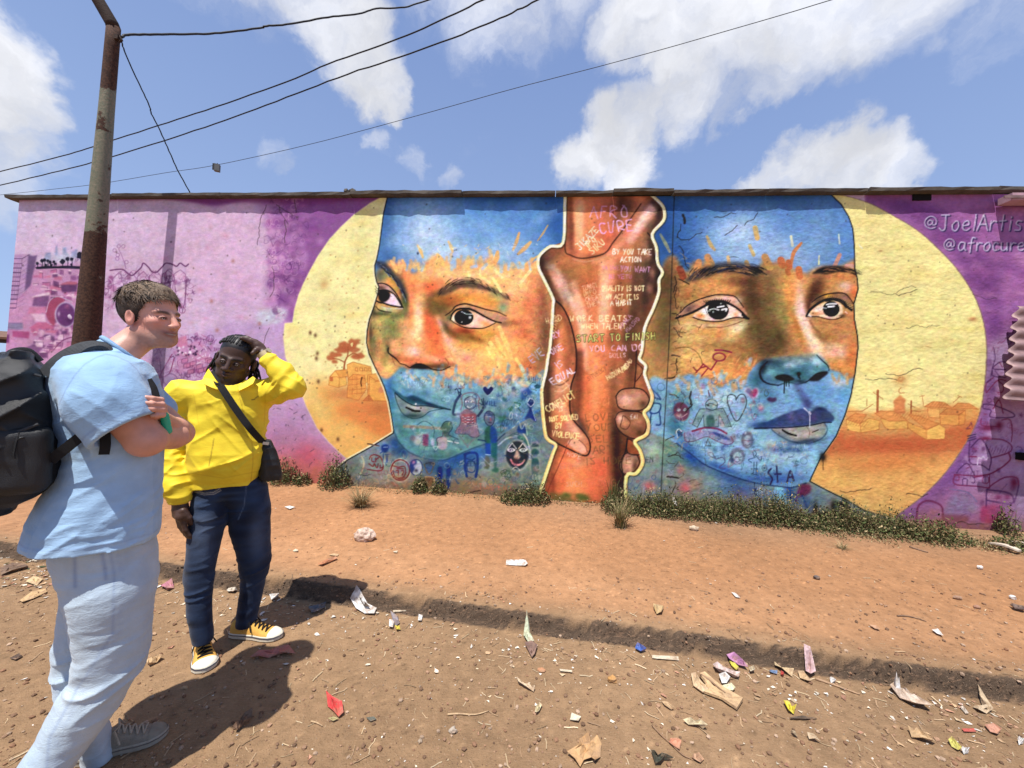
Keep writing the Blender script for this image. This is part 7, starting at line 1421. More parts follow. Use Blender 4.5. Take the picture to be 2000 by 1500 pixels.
while len(V) < 2600 * 8:
    u = rh.normal(size=3); u /= np.linalg.norm(u)
    q = np.array([-.014,0,.05]) + u * np.array([.104,.084,.101])
    if hair_in(q) > -.004: continue
    tl = np.array([.85,.35 * (1 if u[1] > 0 else -1) * abs(u[1]),-.25 + .9 * max(0,.4 - u[2]) * -1.2]) if u[0] > -.4 else np.array([.1,.1 * rh.normal(),-1.]); tl = tl + rh.normal(size=3) * .30 + .35 * np.array([math.sin(q[2] * 90 + 3 * q[0] * 40),math.sin(q[0] * 110),0]); tl -= u * (tl @ u); tl /= np.linalg.norm(tl) + 1e-9
    Ln = (.026 + .022 * rh.random()) if u[2] > .25 else (.010 + .008 * rh.random()); wq = np.cross(u,tl) * (.0014 + .0026 * rh.random() ** 2); b = len(V)
    for k in range(4):
        s_ = k / 3; c = q + tl * Ln * s_ + u * ((.006 if u[2] > .25 else .002) + (.009 if u[2] > .25 else .003) * s_ * (1 - s_ * .95)); 
        for e in (-1,1): V.append(hB + RB_ @ ((c + wq * e * (1 - s_ * .8)) * hcz))
    for k in range(3): F.append((b + 2 * k,b + 2 * k + 1,b + 2 * k + 3,b + 2 * k + 2))
V = np.array(V); tc = col_hair(V) * np.repeat(.35 + 1.5 * rh.random(len(V) // 8) ** 1.3,8)[:,None]
st = mesh_obj('hair_strands',B.W(V),F,M_hairb,hb,True,colors=tc); st['kind'] = 'stuff'

tr_ = [B.ring(690,150,268,.10),B.ring(704,112,292,.155),B.ring(727,93,304,.195),B.ring(766,89,318,.20),B.ring(820,98,322,.19),B.ring(886,112,318,.185),B.ring(928,100,316,.19),B.ring(970,72,316,.20),B.ring(1000,55,313,.205),B.ring(1040,45,309,.21),B.ring(1090,38,300,.21)]
hemA,hemB = L(42,1067,0),L(306,1033,0)
hs_ = (hemB[2] - hemA[2]) / (hemB[0] - hemA[0])
slE = L(240,842,-.215); slD = (slE - shR); slD = slD / np.linalg.norm(slD); slD = (slD + np.array([.28,-.05,.1])); slD /= np.linalg.norm(slD)
slE2 = L(304,800,.14)
def tee(P):
    body = stack(P,tr_,2.3)
    body = smin(body,cap(P,shR,shL,.082,.082),.05)
    body = smin(body,cap(P,nkc - ncn * .01,L(214,752,0),.074,.13),.04)
    sl = chain(P,[shR,(shR + slE) / 2 + np.array([-.012,-.012,.012]),slE + slD * .06],[.088,.098,.100],.04)
    sl2 = chain(P,[shL,slE2],[.08,.072],.04)

    z = P[...,2]; lowm = np.clip((1.12 - z) / .25,0,1)
    Pw = P + .02 * (NZ[2](P,(9,9,9))[...,None] - .5)
    f = .005 * lowm * ridge(Pw,(9,9,40),0,3.) + .002 * lowm * ridge(Pw,(26,26,75),3,2.) + .008 * lowm * (NZ[1](P,(7,7,3.)) - .5) + .004 * ridge(Pw @ rotm((.8,0,.6)),(8,9,30),1,2.)
    f2 = .0035 * ridge(Pw @ rotm((.75,.1,-.65)),(5,6,26),3,2.) + .003 * ridge(Pw @ rotm((.5,.1,.9)),(5,6,26),0,3.)
    e1 = (P - slE - slD * .004) @ slD
    slv = np.maximum(sl - f2,e1); slv = np.maximum(slv,-np.maximum(sl + .014,-e1 - .06))
    s1 = smin(smin(body - f,slv,.034),sl2,.02)
    hem = (hemA[2] + (P[...,0] - hemA[0]) * hs_) - z
    d = np.maximum(s1,hem)
    d = np.maximum(d,-np.maximum(body + .016,z - (hemA[2] + (P[...,0] - hemA[0]) * hs_) - .06))
    nc_ = (P - nkc) @ ncn; rad_ = np.linalg.norm(P - nkc - nc_[...,None] * ncn.astype(np.float32),axis=-1)
    return np.maximum(d,np.where(rad_ < .098,nc_,-1.))
seamP,seamN = L(206,700,-.12),np.array([.55,0,-.2])
def col_tee(V):
    P = V.astype(np.float32); c = paint(V,(.29,.46,.66)); z = V[:,2]
    hem = z - (hemA[2] + (V[:,0] - hemA[0]) * hs_)
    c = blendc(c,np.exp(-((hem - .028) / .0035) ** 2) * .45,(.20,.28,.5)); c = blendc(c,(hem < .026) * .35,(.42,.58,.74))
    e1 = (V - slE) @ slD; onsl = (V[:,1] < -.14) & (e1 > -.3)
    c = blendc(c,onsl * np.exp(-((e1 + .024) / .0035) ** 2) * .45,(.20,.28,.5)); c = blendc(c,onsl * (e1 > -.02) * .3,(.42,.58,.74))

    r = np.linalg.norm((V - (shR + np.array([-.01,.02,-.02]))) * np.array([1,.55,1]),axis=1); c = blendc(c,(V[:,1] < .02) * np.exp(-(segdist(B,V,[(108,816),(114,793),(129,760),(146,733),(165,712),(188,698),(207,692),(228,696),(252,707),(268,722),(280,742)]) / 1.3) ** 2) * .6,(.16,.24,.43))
    n = NZ[1](P,(9,9,9)) - .5; w_ = NZ[2](P,(40,40,60)) - .5
    c = c * (1 + .16 * n[:,None] + .10 * w_[:,None]); return c
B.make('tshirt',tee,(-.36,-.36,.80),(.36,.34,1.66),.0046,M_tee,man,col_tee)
mbc = [nkc + ncf * .076 * math.cos(2 * math.pi * k / 40) + np.array([0,.078,0]) * math.sin(2 * math.pi * k / 40) + ncn * .004 for k in range(40)]
mb = MB(); mb.tube([B.W(p) for p in mbc] + [B.W(mbc[0])],.0085,8)
M_rib = mat('ribbed_collar',(.25,.40,.58),.85,.2,.12,60,.6,500); mb.obj('collar',M_rib,man,True)

nl = [B.ring(1040,92,302,.19),B.ring(1080,98,308,.185),B.ring(1130,118,310,.16,-.05),B.ring(1170,128,303,.135,-.075),B.ring(1215,138,298,.115,-.085),B.ring(1260,148,294,.105,-.09),B.ring(1303,146,284,.10,-.09),B.ring(1345,118,262,.095,-.09),B.ring(1380,94,240,.092,-.085),B.ring(1420,70,214,.09,-.08),B.ring(1470,36,176,.088,-.075),B.ring(1540,-14,128,.085,-.07)]
fl = [B.ring(1060,110,290,.15,.05),B.ring(1150,118,262,.12,.09),B.ring(1230,108,230,.11,.10),B.ring(1300,104,216,.10,.10),B.ring(1360,110,205,.092,.10),B.ring(1410,140,208,.085,.10),B.ring(1446,152,216,.082,.10),B.ring(1476,158,222,.08,.10)]
def jeans_b(P):
    Pw = P + .025 * (NZ[2](P,(8,8,8))[...,None] - .5); z = P[...,2]
    kz = float(L(250,1310,-.09)[2])
    f = .012 * ridge(Pw @ rotm((.9,0,.35)),(4.5,6,19),1,3.) * (.06 + .8 * np.exp(-((z - kz) / .13) ** 2) + .25 * np.exp(-((z - kz - .33) / .05) ** 2)) + .003 * ridge(Pw,(9,9,40),3,2.) + .008 * (NZ[0](P,(7,7,5)) - .5)
    d = smin(stack(P,nl,2.2) - f,stack(P,fl,2.2) - f,.025)
    return d
def col_jl(V):
    P = V.astype(np.float32); c = paint(V,(.45,.555,.64)); n = NZ[0](P,(6,6,5)); c = blendc(c,n * .55,(.60,.66,.68)); m = NZ[1](P,(24,24,14)); c = blendc(c,m * .4,(.34,.45,.58))
    out = (V[:,1] < -.12)
    zz = V[:,2]; sx_ = np.interp(zz,[L(0,y,-.2)[2] for y in (1500,1380,1300,1170,1080)],[L(x,y,-.19)[0] for x,y in ((90,1500),(165,1380),(215,1300),(219,1170),(206,1080))])
    c = blendc(c,out * np.exp(-((V[:,0] - sx_) / .0045) ** 2) * .6,(.30,.38,.52)); c = blendc(c,out * np.exp(-((V[:,0] - sx_ - .016) / .010) ** 2) * .3 * (NZ[3](P,(10,10,120)) > .45),(.33,.41,.55))
    for (a,b) in (((145,1080),(146,1150)),((196,1062),(205,1110)),((205,1110),(207,1130))):
        p,q = L(*a,-.19),L(*b,-.19); d = q - p; t = np.clip(((V - p) @ d) / (d @ d),0,1); dist = np.linalg.norm((V - p - t[:,None] * d)[:,[0,2]],axis=1); c = blendc(c,out * np.exp(-(dist / .005) ** 2) * .7,(.26,.33,.48))
    return c * .92
B.make('jeans',jeans_b,(-.45,-.30,-.02),(.30,.30,1.06),.0052,M_denl,man,col_jl)

gs = [mat('grey_suede',(.25,.215,.165),.85,.2,.25,40,.5,200),mat('dusty_rubber',(.33,.29,.23),.8,.2,.2,30,.3),mat('grey_toe',(.24,.21,.16),.8,.2,.2,30,.3),mat('grey_laces',(.36,.31,.24),.9,.1,.2,50,.2),mat('grey_line',(.14,.12,.10),.8,.2,.1,30,0)]
tB = L(309,1474,.09); zB = .0
hp_,tp_ = L(150,1490,.12),L(306,1490,.06)
shoe(B,man,(L(176,1490,.13)[0] - .04,.12),(L(310,1480,.06)[0],.05),float(zg(*B.W(np.array([L(250,1480,.09)[0],.09,0]))[:2])),.105,.27,gs)
np_ = L(30,1560,-.07); shoe(B,man,(np_[0] - .10,-.08),(np_[0] + .17,-.10),.005,.105,.28,gs)

bk = empty('backpack',B.W(L(20,840,0)),'black backpack worn by the man in the blue T-shirt','backpack')
bt = [B.ring(700,16,52,.06),B.ring(709,-16,66,.10),B.ring(728,-50,84,.14),B.ring(765,-90,92,.165),B.ring(830,-112,104,.175),B.ring(900,-112,120,.175),B.ring(940,-98,104,.165),B.ring(966,-86,74,.14),B.ring(984,-64,20,.10)]
def bag(P):
    d = stack(P,bt,3.2); Pw = P + .03 * (NZ[1](P,(7,7,7))[...,None] - .5)
    f = .016 * ridge(Pw @ rotm((.7,.2,.7)),(6,6,14),0,2.5) + .014 * (NZ[2](P,(6,6,6)) - .5) + .008 * ridge(Pw @ rotm((.7,.1,-.6)),(5,6,16),3,3.)
    return d - f
B.make('bag_body',bag,(-.55,-.24,.98),(.05,.24,1.66),.006,M_blk,bk)
def pocket(P):
    a,b_ = L(4,868,-.16),L(60,930,-.16); c = (a + b_) / 2
    d = rbox(P,L(16,900,-.15),(.085,.045,.105),.035) - .006 * ridge(P,(12,12,20),2,2.); return d
B.make('side_pocket',pocket,L(16,900,-.15) - .16,L(16,900,-.15) + .16,.006,M_blk,bk)
def ribbon(fr,pxs,wdt,th,mtl,name,parent,up=(0,0,1)):
    P = np.array([p if len(np.shape(p)) and len(p) == 3 and not isinstance(p,tuple) else fr.L(*p) for p in pxs]); P = smooth_pts(P,5); t = np.gradient(P,axis=0); t /= np.linalg.norm(t,axis=1)[:,None]
    V = []; F = []
    for i in range(len(P)):
        n_ = np.array(up,float); s_ = np.cross(t[i],n_); s_ /= np.linalg.norm(s_) + 1e-9; n2 = np.cross(s_,t[i])
        for a,b_ in ((-1,-1),(1,-1),(1,1),(-1,1)): V.append(P[i] + s_ * a * wdt / 2 + n2 * b_ * th / 2)
    for i in range(len(P) - 1):
        for k in range(4): F.append((4 * i + k,4 * i + (k + 1) % 4,4 * i + 4 + (k + 1) % 4,4 * i + 4 + k))
    F += [(3,2,1,0),tuple(4 * (len(P) - 1) + k for k in range(4))]
    return mesh_obj(name,fr.W(np.array(V)),F,mtl,parent,False)
M_strap = mat('charcoal_padding',(.045,.047,.05),.8,.3,.3,60,.6,400)
ribbon(B,[(92,735,-.10),(112,712,-.10),(140,690,-.09),(168,676,-.085),(198,674,-.08),(222,686,-.08),(248,712,-.09),(272,738,-.12),(288,758,-.150),(298,790,-.165)],.050,.012,M_strap,'shoulder_strap',bk,(.2,-.35,.9))
ribbon(B,[(98,900,-.17),(128,876,-.198),(165,848,-.215),(196,836,-.218)],.030,.006,M_blk2,'lower_strap',bk,(0,-1,.2))
ribbon(B,[(205,846,-.206),(206,868,-.210),(203,888,-.212)],.026,.004,M_blk2,'strap_tail',bk,(0,-1,0))
ribbon(B,[(286,742,-.158),(296,758,-.165),(302,776,-.172)],.030,.008,M_blk2,'chest_strap',bk,(.3,-1,0))
mb = MB()
mb.tube([B.W(L(38,844,-.192)),B.W(L(32,862,-.20)),B.W(L(27,886,-.205)),B.W(L(28,896,-.205))],.0032,6); mb.obj('zip_pull',M_blk2,bk)
mb = MB(); zp = [B.W(L(x,y,-.186)) for x,y in ((-30,862),(0,850),(38,842),(75,828))]; mb.tube(smooth_pts(zp,6),.005,6); mb.obj('zip',M_strap,bk)
mb = MB(); zp = [B.W(L(x,y,-.15)) for x,y in ((-40,735),(10,727),(50,728),(80,735))]; mb.tube(smooth_pts(zp,6),.005,6); mb.obj('top_seam',M_strap,bk)
mb = MB(); mb.tube(smooth_pts([B.W(L(x,y,0)) for x,y in ((10,698),(30,686),(55,686),(78,706))],6),.011,8); mb.obj('grab_handle',M_blk2,bk)

M_grn = mat('green_plastic',(.01,.42,.26),.25,.6,.1,20,0); M_grn2 = mat('green_cap',(.0,.30,.18),.4,.5,.1,20,0)
gb0,gb1 = B.W(L(328,846,-.185)),B.W(L(319.5,804,-.205)); gd = gb1 - gb0
bo = empty('bottle',gb0,'small green plastic bottle held in the crossed arms of the man in blue','bottle')
mb = MB(); ts = [0,.05,.3,.34,.38,.6,.64,.68,.86,.95,1.0]; rr_ = [.011,.014,.014,.013,.014,.014,.013,.014,.0135,.009,.008]
mb.tube([gb0 + gd * t for t in ts],rr_,16); mb.obj('bottle_body',M_grn,bo,True)
mb = MB(); mb.tube([gb1 - gd * .02,gb1 + gd * .17],.009,14); mb.obj('cap',M_grn2,bo,False)


Y = Frame(445,950,2.14); L = Y.L
guide = empty('person',Y.O,'man in yellow zip jacket and dark jeans, one hand on his head','person')
ysc = 1.06
RY_ = rotm((-.30,-.92,-.22),rad(-14))
hY = L(456,710,-.04) - RY_ @ np.array([.03,0,-.015])
yshR,yshL = L(356,770,.0),L(507,768,.0)
yelR,yelL = L(334,872,.04),L(572,756,-.19)
ywrR,ywrL = L(350,982,-.06),L(517,694,-.12)
hd0 = L(508,683,-.09)
hdir = [(L(496,670,-.06),L(480,661.5,-.03),L(458,657,-.02)),(L(498,668,-.085),L(484,661.5,-.07),L(460,659,-.07)),(L(502,674,-.10),L(489,667,-.105),L(472,661,-.115)),(L(494,668,-.03),L(478,661,.0),L(462,658,.015))]
def relaxed_hand(P,w,n,dn,fw,sd_,sc=1.):
    """hanging hand: palm below the wrist w, fingers curled forward"""
    pc = w + dn * .052 * sc; d = cap(P,w,w + dn * .03,.027 * sc,.030 * sc)
    d = smin(d,cap(P,pc + sd_ * .022 * sc,pc - sd_ * .022 * sc,.025 * sc,.023 * sc),.018)
    for i,(o,l) in enumerate(((.030,.9),(.011,1.),(-.009,.95),(-.028,.8))):
        a = w + (dn * .078 + sd_ * o) * sc; b_ = a + (dn * .038 + fw * .008) * l * sc; c_ = b_ + (dn * .026 + fw * .014) * l * sc; e = c_ + (dn * .014 + fw * .018) * l * sc
        d = smin(d,chain(P,[a,b_,c_,e],[.0105 * sc,.0100 * sc,.0092 * sc,.008 * sc],.005),.006)
    t0 = w + (dn * .028 + sd_ * .034) * sc; d = smin(d,chain(P,[t0,t0 + (dn * .030 + fw * .018 + sd_ * .006) * sc,t0 + (dn * .055 + fw * .030 - sd_ * .004) * sc],[.014 * sc,.0115 * sc,.0095 * sc],.006),.01)
    return d
def body_y(P):
    Q = (P - hY) @ RY_
    d = head_sdf(Q,ysc,1.08,1.35,1.4,0)
    d = smin(d,cap(P,hY + RY_ @ np.array([-.03,0,-.07]),L(440,770,.02),.062,.068),.03)
    d = smin(d,cap(P,yshR + np.array([.03,0,-.03]),yshL + np.array([-.03,0,-.03]),.06,.06),.06)
    d = smin(d,cap(P,L(442,780,0),L(442,930,0),.10,.11),.06)
    ar = chain(P,[yshR,yelR,ywrR],[.05,.042,.028],.02)
    hr = relaxed_hand(P,ywrR + np.array([.004,0,.0]),None,np.array([.08,-.05,-.99]),np.array([.90,.35,-.25]),np.array([.35,-.93,.0]),1.22)
    al = chain(P,[yshL,yelL,ywrL],[.05,.043,.029],.02)
    hl = cap(P,ywrL,hd0,.028,.030); hl = smin(hl,ell(P,(hd0 + L(492,668,-.06)) / 2,(.036,.044,.030)),.02); hl = smin(hl,cap(P,hd0,L(495,669,-.06),.027,.022),.015)
    for a,b_,c_ in hdir: hl = smin(hl,chain(P,[(hd0 + a) / 2,a,b_,c_],[.019,.0150,.0135,.0105],.008),.010)
    hl = smin(hl,chain(P,[hd0,L(500,684,-.135),L(493,690,-.145)],[.018,.013,.010],.008),.01)
    return np.minimum(np.minimum(d,smin(ar,hr,.01)),smin(al,hl,.01))
def col_y(V):
    Q = ((V - hY) @ RY_).astype(np.float32)
    c = face_paint(V,Q,(.072,.037,.026),(.10,.048,.040),(.008,.006,.005),(.066,.032,.024),sc=ysc)
    beard = np.exp(-((np.abs(Q[:,1]) / .055) ** 6)) * np.exp(-(((Q[:,2] + .105) / .022) ** 4)) * (Q[:,0] > .02); c = blendc(c,beard * .7,(.008,.007,.006))
    sc_m = ((hair_in(Q / ysc) < .004) & (ell(Q / ysc,(-.012,0,.048),(.098,.084,.092)) < .005)).astype(float); c = blendc(c,sc_m * .95,(.010,.009,.009))
    n = NZ[0](V.astype(np.float32),(34,34,34)) - .5; return c * (1 + .2 * n[:,None])
Y.make("body",body_y,(-.42,-.42,.56),(.46,.26,1.86),.0036,M_skin2,guide,col_y)
add_eyes(Y,hY,RY_,ysc,guide)

mb = MB(); rn = np.random.default_rng(4)
def hs(q): return hY + RY_ @ (np.array(q) * ysc)
for i in range(15):
    y0 = (i - 7) * .0112 + rn.normal() * .0012; pts = []; fa = 34 + 10 * (abs(i - 7) / 7) ** 2 + rn.normal() * 3
    for k in range(15):
        t = k / 14; an = rad(fa + (150 - fa) * t); pr = max(.12,1 - (y0 / .083) ** 2) ** .5
        pts.append(Y.W(hs((-.012 + .0955 * math.cos(an) * pr,y0 * (1.04 + .10 * math.sin(an)) + rn.normal() * .0012,.048 + .0895 * math.sin(an) * pr + .001 * (-1) ** k))))
    mb.tube(pts,[.0048 + .0022 * (k % 2) + .0006 * rn.random() for k in range(15)],7)
for i in range(26):
    side = -1 if i % 4 else 1
    a = np.array([-.05 - .04 * rn.random(),side * (.055 + .02 * rn.random()),.035 - .06 * rn.random()]); st_ = hs(a); pts = [st_]
    out = np.array([-1.1 if side < 0 else .25,.10,-.85]) + rn.normal(size=3) * .28
    for k in range(7): pts.append(pts[-1] + out / np.linalg.norm(out) * (.014 + .009 * rn.random()) + rn.normal(size=3) * .003); out = out + np.array([.10 if side < 0 else 0,0,-.22])
    mb.tube([Y.W(p) for p in pts],[.0065,.0075,.0068,.0072,.0064,.0066,.0056,.0035],6)
hy_ = mb.obj('braided_hair',M_dread,guide,True); hy_['kind'] = 'stuff'


jr = [Y.ring(744,402,494,.09),Y.ring(752,376,509,.11),Y.ring(762,366,519,.13),Y.ring(800,366,521,.145),Y.ring(842,366,516,.16),Y.ring(880,366,514,.178,-.012),Y.ring(908,367,512,.175,-.014),Y.ring(926,370,508,.162,-.008),Y.ring(936,373,503,.152),Y.ring(948,374,502,.150)]
def jacket(P):
    Pw = P + .022 * (NZ[2](P,(8,8,8))[...,None] - .5); z = P[...,2]
    body = stack(P,jr,2.25); body = smin(body,cap(P,yshR,yshL,.068,.068),.05); body = smin(body,cap(P,L(440,765,.02),L(440,790,0),.08,.12),.05)
    f = .009 * ridge(Pw @ rotm((.85,0,.5)),(4.5,5,22),0,3.) + .007 * ridge(Pw @ rotm((.7,0,-.75)),(4.5,5,20),1,3.) + .010 * (NZ[3](P,(6,6,5)) - .5)
    sr = chain(P,[yshR,(yshR + yelR) / 2 + np.array([-.012,0,0]),yelR,(yelR + ywrR * 2) / 3 + np.array([-.004,0,0]),ywrR + np.array([0,0,.035])],[.068,.068,.064,.066,.044],.03)
    sl = chain(P,[yshL,(yshL + yelL) / 2,yelL,(yelL + ywrL) / 2 + np.array([.006,0,.0]),ywrL * .80 + yelL * .20],[.070,.066,.056,.053,.043],.03)
    f2 = .009 * ridge(Pw,(6,6,26),3,3.) + .006 * ridge(Pw @ rotm((.6,.2,.8)),(8,8,24),1,2.)
    f3 = .010 * ridge(Pw @ rotm((.55,.0,.84)),(5,6,28),0,3.) + .006 * ridge(Pw @ rotm((.84,0,-.55)),(8,8,22),2,2.)
    zb = float(L(440,945,0)[2]); zw = zb + .012 * np.cos(P[...,0] * 14)
    d = np.maximum(body - f * np.clip((z - 1.0) / .05,.2,1),zw - z); d = smin(d,sr - f2,.022); d = smin(d,sl - f3,.03)

    cu = cap(P,ywrR + np.array([0,0,.045]),ywrR + np.array([0,0,-.004]),.040,.037) - .0014 * np.sin(np.arctan2(P[...,1] - ywrR[1],P[...,0] - ywrR[0]) * 26)
    cut = (ywrR[2] - .002) - z; dr = np.maximum(smin(cu,np.where(np.abs(P[...,0] - ywrR[0]) < .12,d,d),.012),np.where((np.abs(P[...,0] - ywrR[0]) < .05) & (z < ywrR[2] + .02),cut,-1.)); d = dr
    w2 = ywrL * .90 + yelL * .10; ax = (ywrL - yelL) / np.linalg.norm(ywrL - yelL)
    cu2 = cap(P,ywrL * .80 + yelL * .20,w2,.041,.037); c2 = (P - w2) @ ax
    d = smin(d,np.maximum(cu2,c2 - .004),.010)
    ncut = np.linalg.norm((P - (L(447,731,-.05))) / np.array([.080,.120,.076]),axis=-1) - 1
    return np.maximum(d,-ncut * .05)
zipA = [(464,752),(468,775),(474,800),(482,825),(490,850),(494,880),(494,905),(490,940)]
def col_jk(V):
    P = V.astype(np.float32); c = paint(V,(.86,.66,.03)); n = NZ[1](P,(10,10,10)) - .5; c = c * (1 + .14 * n[:,None]); fr_ = V[:,1] < 0; c = blendc(c,.35 * ridge(P,(14,14,40),2,3.),(.72,.46,.012))  # orange-brown streaks put fold shading into the cloth colour
    c = blendc(c,fr_ * np.exp(-(segdist(Y,V,zipA) / 1.0) ** 2) * .55,(.45,.25,.01))
    c = blendc(c,fr_ * np.exp(-(segdist(Y,V,[(418,857),(413,885),(408,910)]) / 1.1) ** 2) * .8,(.25,.13,.01))
    c = blendc(c,fr_ * np.exp(-(segdist(Y,V,[(352,768),(366,775),(378,770),(384,800),(388,830)]) / .9) ** 2) * .35,(.50,.28,.01))
    c = blendc(c,fr_ * np.exp(-(segdist(Y,V,[(518,760),(518,790),(516,830)]) / .9) ** 2) * .35,(.50,.28,.01))
    c = blendc(c,np.exp(-(segdist(Y,V,[(372,924),(436,934),(506,920)]) / .9) ** 2) * .4 * fr_,(.55,.32,.01))
    c = blendc(c,fr_ * np.exp(-(segdist(Y,V,[(492,781),(497,780),(500,777),(504,774)]) / 1.0) ** 2) * .9,(.03,.02,.02))
    return c
Y.make('jacket',jacket,(-.42,-.42,.84),(.46,.26,1.74),.0046,M_yel,guide,col_jk)
def flap(pts,name,th=.006):
    P = [Y.L(*p) for p in pts]; V = P + [p + np.array([0,.012,-.004]) for p in P]; n = len(P)
    F = [tuple(range(n)),tuple(range(2 * n - 1,n - 1,-1))] + [(i,i + n,(i + 1) % n + n,(i + 1) % n) for i in range(n)]
    return mesh_obj(name,Y.W(np.array(V)),F,M_yel2,guide,False)
M_yel2 = mat('yellow_collar',(.87,.64,.018),.6,.35,.06,14,.3,300)
flap([(407,720,-.070),(412,727,-.105),(421,741,-.130),(434,756,-.138),(429,762,-.166),(414,757,-.160),(399,750,-.140),(397,737,-.105)],'collar_flap')
flap([(465,758,-.145),(470,750,-.130),(484,742,-.115),(494,735,-.095),(499,739,-.115),(494,749,-.138),(482,756,-.154),(467,763,-.160)],'collar_flap')

yr = [Y.ring(925,376,503,.135),Y.ring(950,377,508,.135),Y.ring(975,374,440,.105,-.01),Y.ring(1020,368,443,.10,-.02),Y.ring(1060,364,431,.09,-.03),Y.ring(1117,361,417,.076,-.05),Y.ring(1150,362,413,.07,-.06),Y.ring(1197,365,413,.066,-.075),Y.ring(1250,374,417,.062,-.085)]
yl = [Y.ring(925,380,503,.13),Y.ring(950,400,522,.13),Y.ring(985,445,528,.11,0.),Y.ring(1030,447,529,.10,.0),Y.ring(1085,464,528,.085,.01),Y.ring(1111,470,524,.078,.02),Y.ring(1143,468,517,.07,.03),Y.ring(1183,464,508,.064,.04),Y.ring(1218,460,500,.060,.045)]
def jeans_y(P):
    Pw = P + .02 * (NZ[2](P,(8,8,8))[...,None] - .5); z = P[...,2]; kz = float(L(390,1125,0)[2])
    f = .008 * ridge(Pw @ rotm((.95,0,.25)),(8,8,26),1,2.2) * (.35 + np.exp(-((z - kz) / .08) ** 2) + .8 * np.exp(-((z - kz - .36) / .06) ** 2)) + .006 * (NZ[0](P,(9,9,7)) - .5)
    return smin(stack(P,yr,2.1) - f,stack(P,yl,2.1) - f,.02)
def col_jd(V):
    P = V.astype(np.float32); c = paint(V,(.006,.011,.029)); n = ridge(P,(9,9,26),0,1.5); fr_ = (V[:,1] < .03)
    px,py = projv(Y.W(V)); fade = np.exp(-((px - 398) / 20) ** 2 - ((py - 1045) / 55) ** 2) + np.exp(-((px - 502) / 16) ** 2 - ((py - 1050) / 40) ** 2); c = blendc(c,fr_ * fade * (.55 + .35 * n),(.10,.135,.21))
    c = blendc(c,n * .55 * fr_,(.03,.055,.115)); c = blendc(c,fr_ * (py < 1000) * n * .5,(.025,.055,.125))
    for l in ([(378,957),(398,963),(416,962),(428,955),(434,945)],[(378,960),(398,966.5),(417,965.5),(431,958)]): c = blendc(c,fr_ * np.exp(-(segdist(Y,V,l) / .8) ** 2) * .85,(.42,.40,.36))
    c = blendc(c,fr_ * np.exp(-(segdist(Y,V,[(481,945),(480,965),(476,990),(465,1015)]) / .9) ** 2) * .7,(.11,.16,.26))
    return c
Y.make('jeans',jeans_y,(-.34,-.30,.03),(.36,.24,1.04),.005,M_dend,guide,col_jd)
ys_ = [mat('yellow_canvas',(.66,.36,.08),.8,.2,.12,50,.5,500),mat('cream_rubber',(.66,.60,.47),.6,.3,.08,40,.2),mat('cream_toe',(.74,.68,.55),.5,.35,.05,40,.1),mat('black_laces',(.012,.010,.010),.8,.2,.2,60,.3),mat('navy_stripe',(.03,.03,.05),.6,.3,.1,30,0)]
a,b_ = onground(392,1268) - Y.O,onground(402,1314) - Y.O; z1 = float(zg(*onground(400,1300)[:2]))
th_ = np.array([b_ @ Y.S,b_ @ Y.T]); hd_ = np.array([float(L(394,1245,-.085)[0]) - .004,th_[1] + .262]); shoe(Y,guide,hd_,th_,z1 + .002,.118,float(np.linalg.norm(th_ - hd_)),ys_)
b_ = onground(550,1246) - Y.O; th_ = np.array([b_ @ Y.S,b_ @ Y.T]); c0 = np.array([float(L(470,1225,.05)[0]) - .045,.085]); dr = th_ - c0; shoe(Y,guide,c0,th_,float(zg(*onground(505,1252)[:2])) + .002,.112,float(np.linalg.norm(dr)),ys_)

M_band = mat('beige_band',(.52,.42,.24),.6,.4,.15,40,.2); M_face = mat('watch_face',(.35,.30,.2),.3,.6,.1,30,0)
wa = empty('wristwatch',Y.W(ywrL),'beige banded wristwatch on the raised wrist of the man in yellow','watch')
ax = (ywrL - yelL); ax /= np.linalg.norm(ax); wc_ = ywrL + ax * .004; e1 = np.cross(ax,[0,1,0]); e1 /= np.linalg.norm(e1); e2 = np.cross(ax,e1)
V = []; F = []; n = 28
for k in range(n):
    th = 2 * math.pi * k / n; r_ = e1 * math.cos(th) + e2 * math.sin(th)
    for o,rr2 in ((-.013,.031),(-.013,.0345),(.013,.0345),(.013,.031)): V.append(wc_ + ax * o + r_ * rr2)
for k in range(n):
    for j in range(4): F.append((4 * k + j,4 * k + (j + 1) % 4,4 * ((k + 1) % n) + (j + 1) % 4,4 * ((k + 1) % n) + j))
mesh_obj('band',Y.W(np.array(V)),F,M_band,wa,False)
mb = MB(); r_ = np.array([.55,-.6,.55]); r_ = r_ - ax * (r_ @ ax); r_ /= np.linalg.norm(r_); mb.tube([Y.W(wc_ + r_ * .033),Y.W(wc_ + r_ * .043)],.016,16); mb.obj('dial',M_face,wa)
sb = empty('shoulder_bag',Y.W(L(527,895,-.06)),'small black shoulder bag hanging at the hip of the man in yellow','bag')
bgr = [Y.ring(936,507,548,.040,-.07),Y.ring(928,506,549,.046,-.07),Y.ring(905,506,545,.05,-.07),Y.ring(880,508,538,.045,-.07),Y.ring(866,511,533,.035,-.07),Y.ring(860,513,530,.025,-.07)]
def sbag(P): return stack(P,bgr,3.) - .006 * ridge(P,(14,14,18),1,2.)
Y.make('bag_body',sbag,(.10,-.20,.90),(.36,.06,1.26),.005,M_blk,sb)
ribbon(Y,[(430,752,-.165),(440,768,-.178),(456,792,-.190),(472,815,-.197),(488,836,-.200),(502,852,-.170),(513,864,-.11)],.034,.005,M_blk2,'strap',sb,(0,-1,.15))
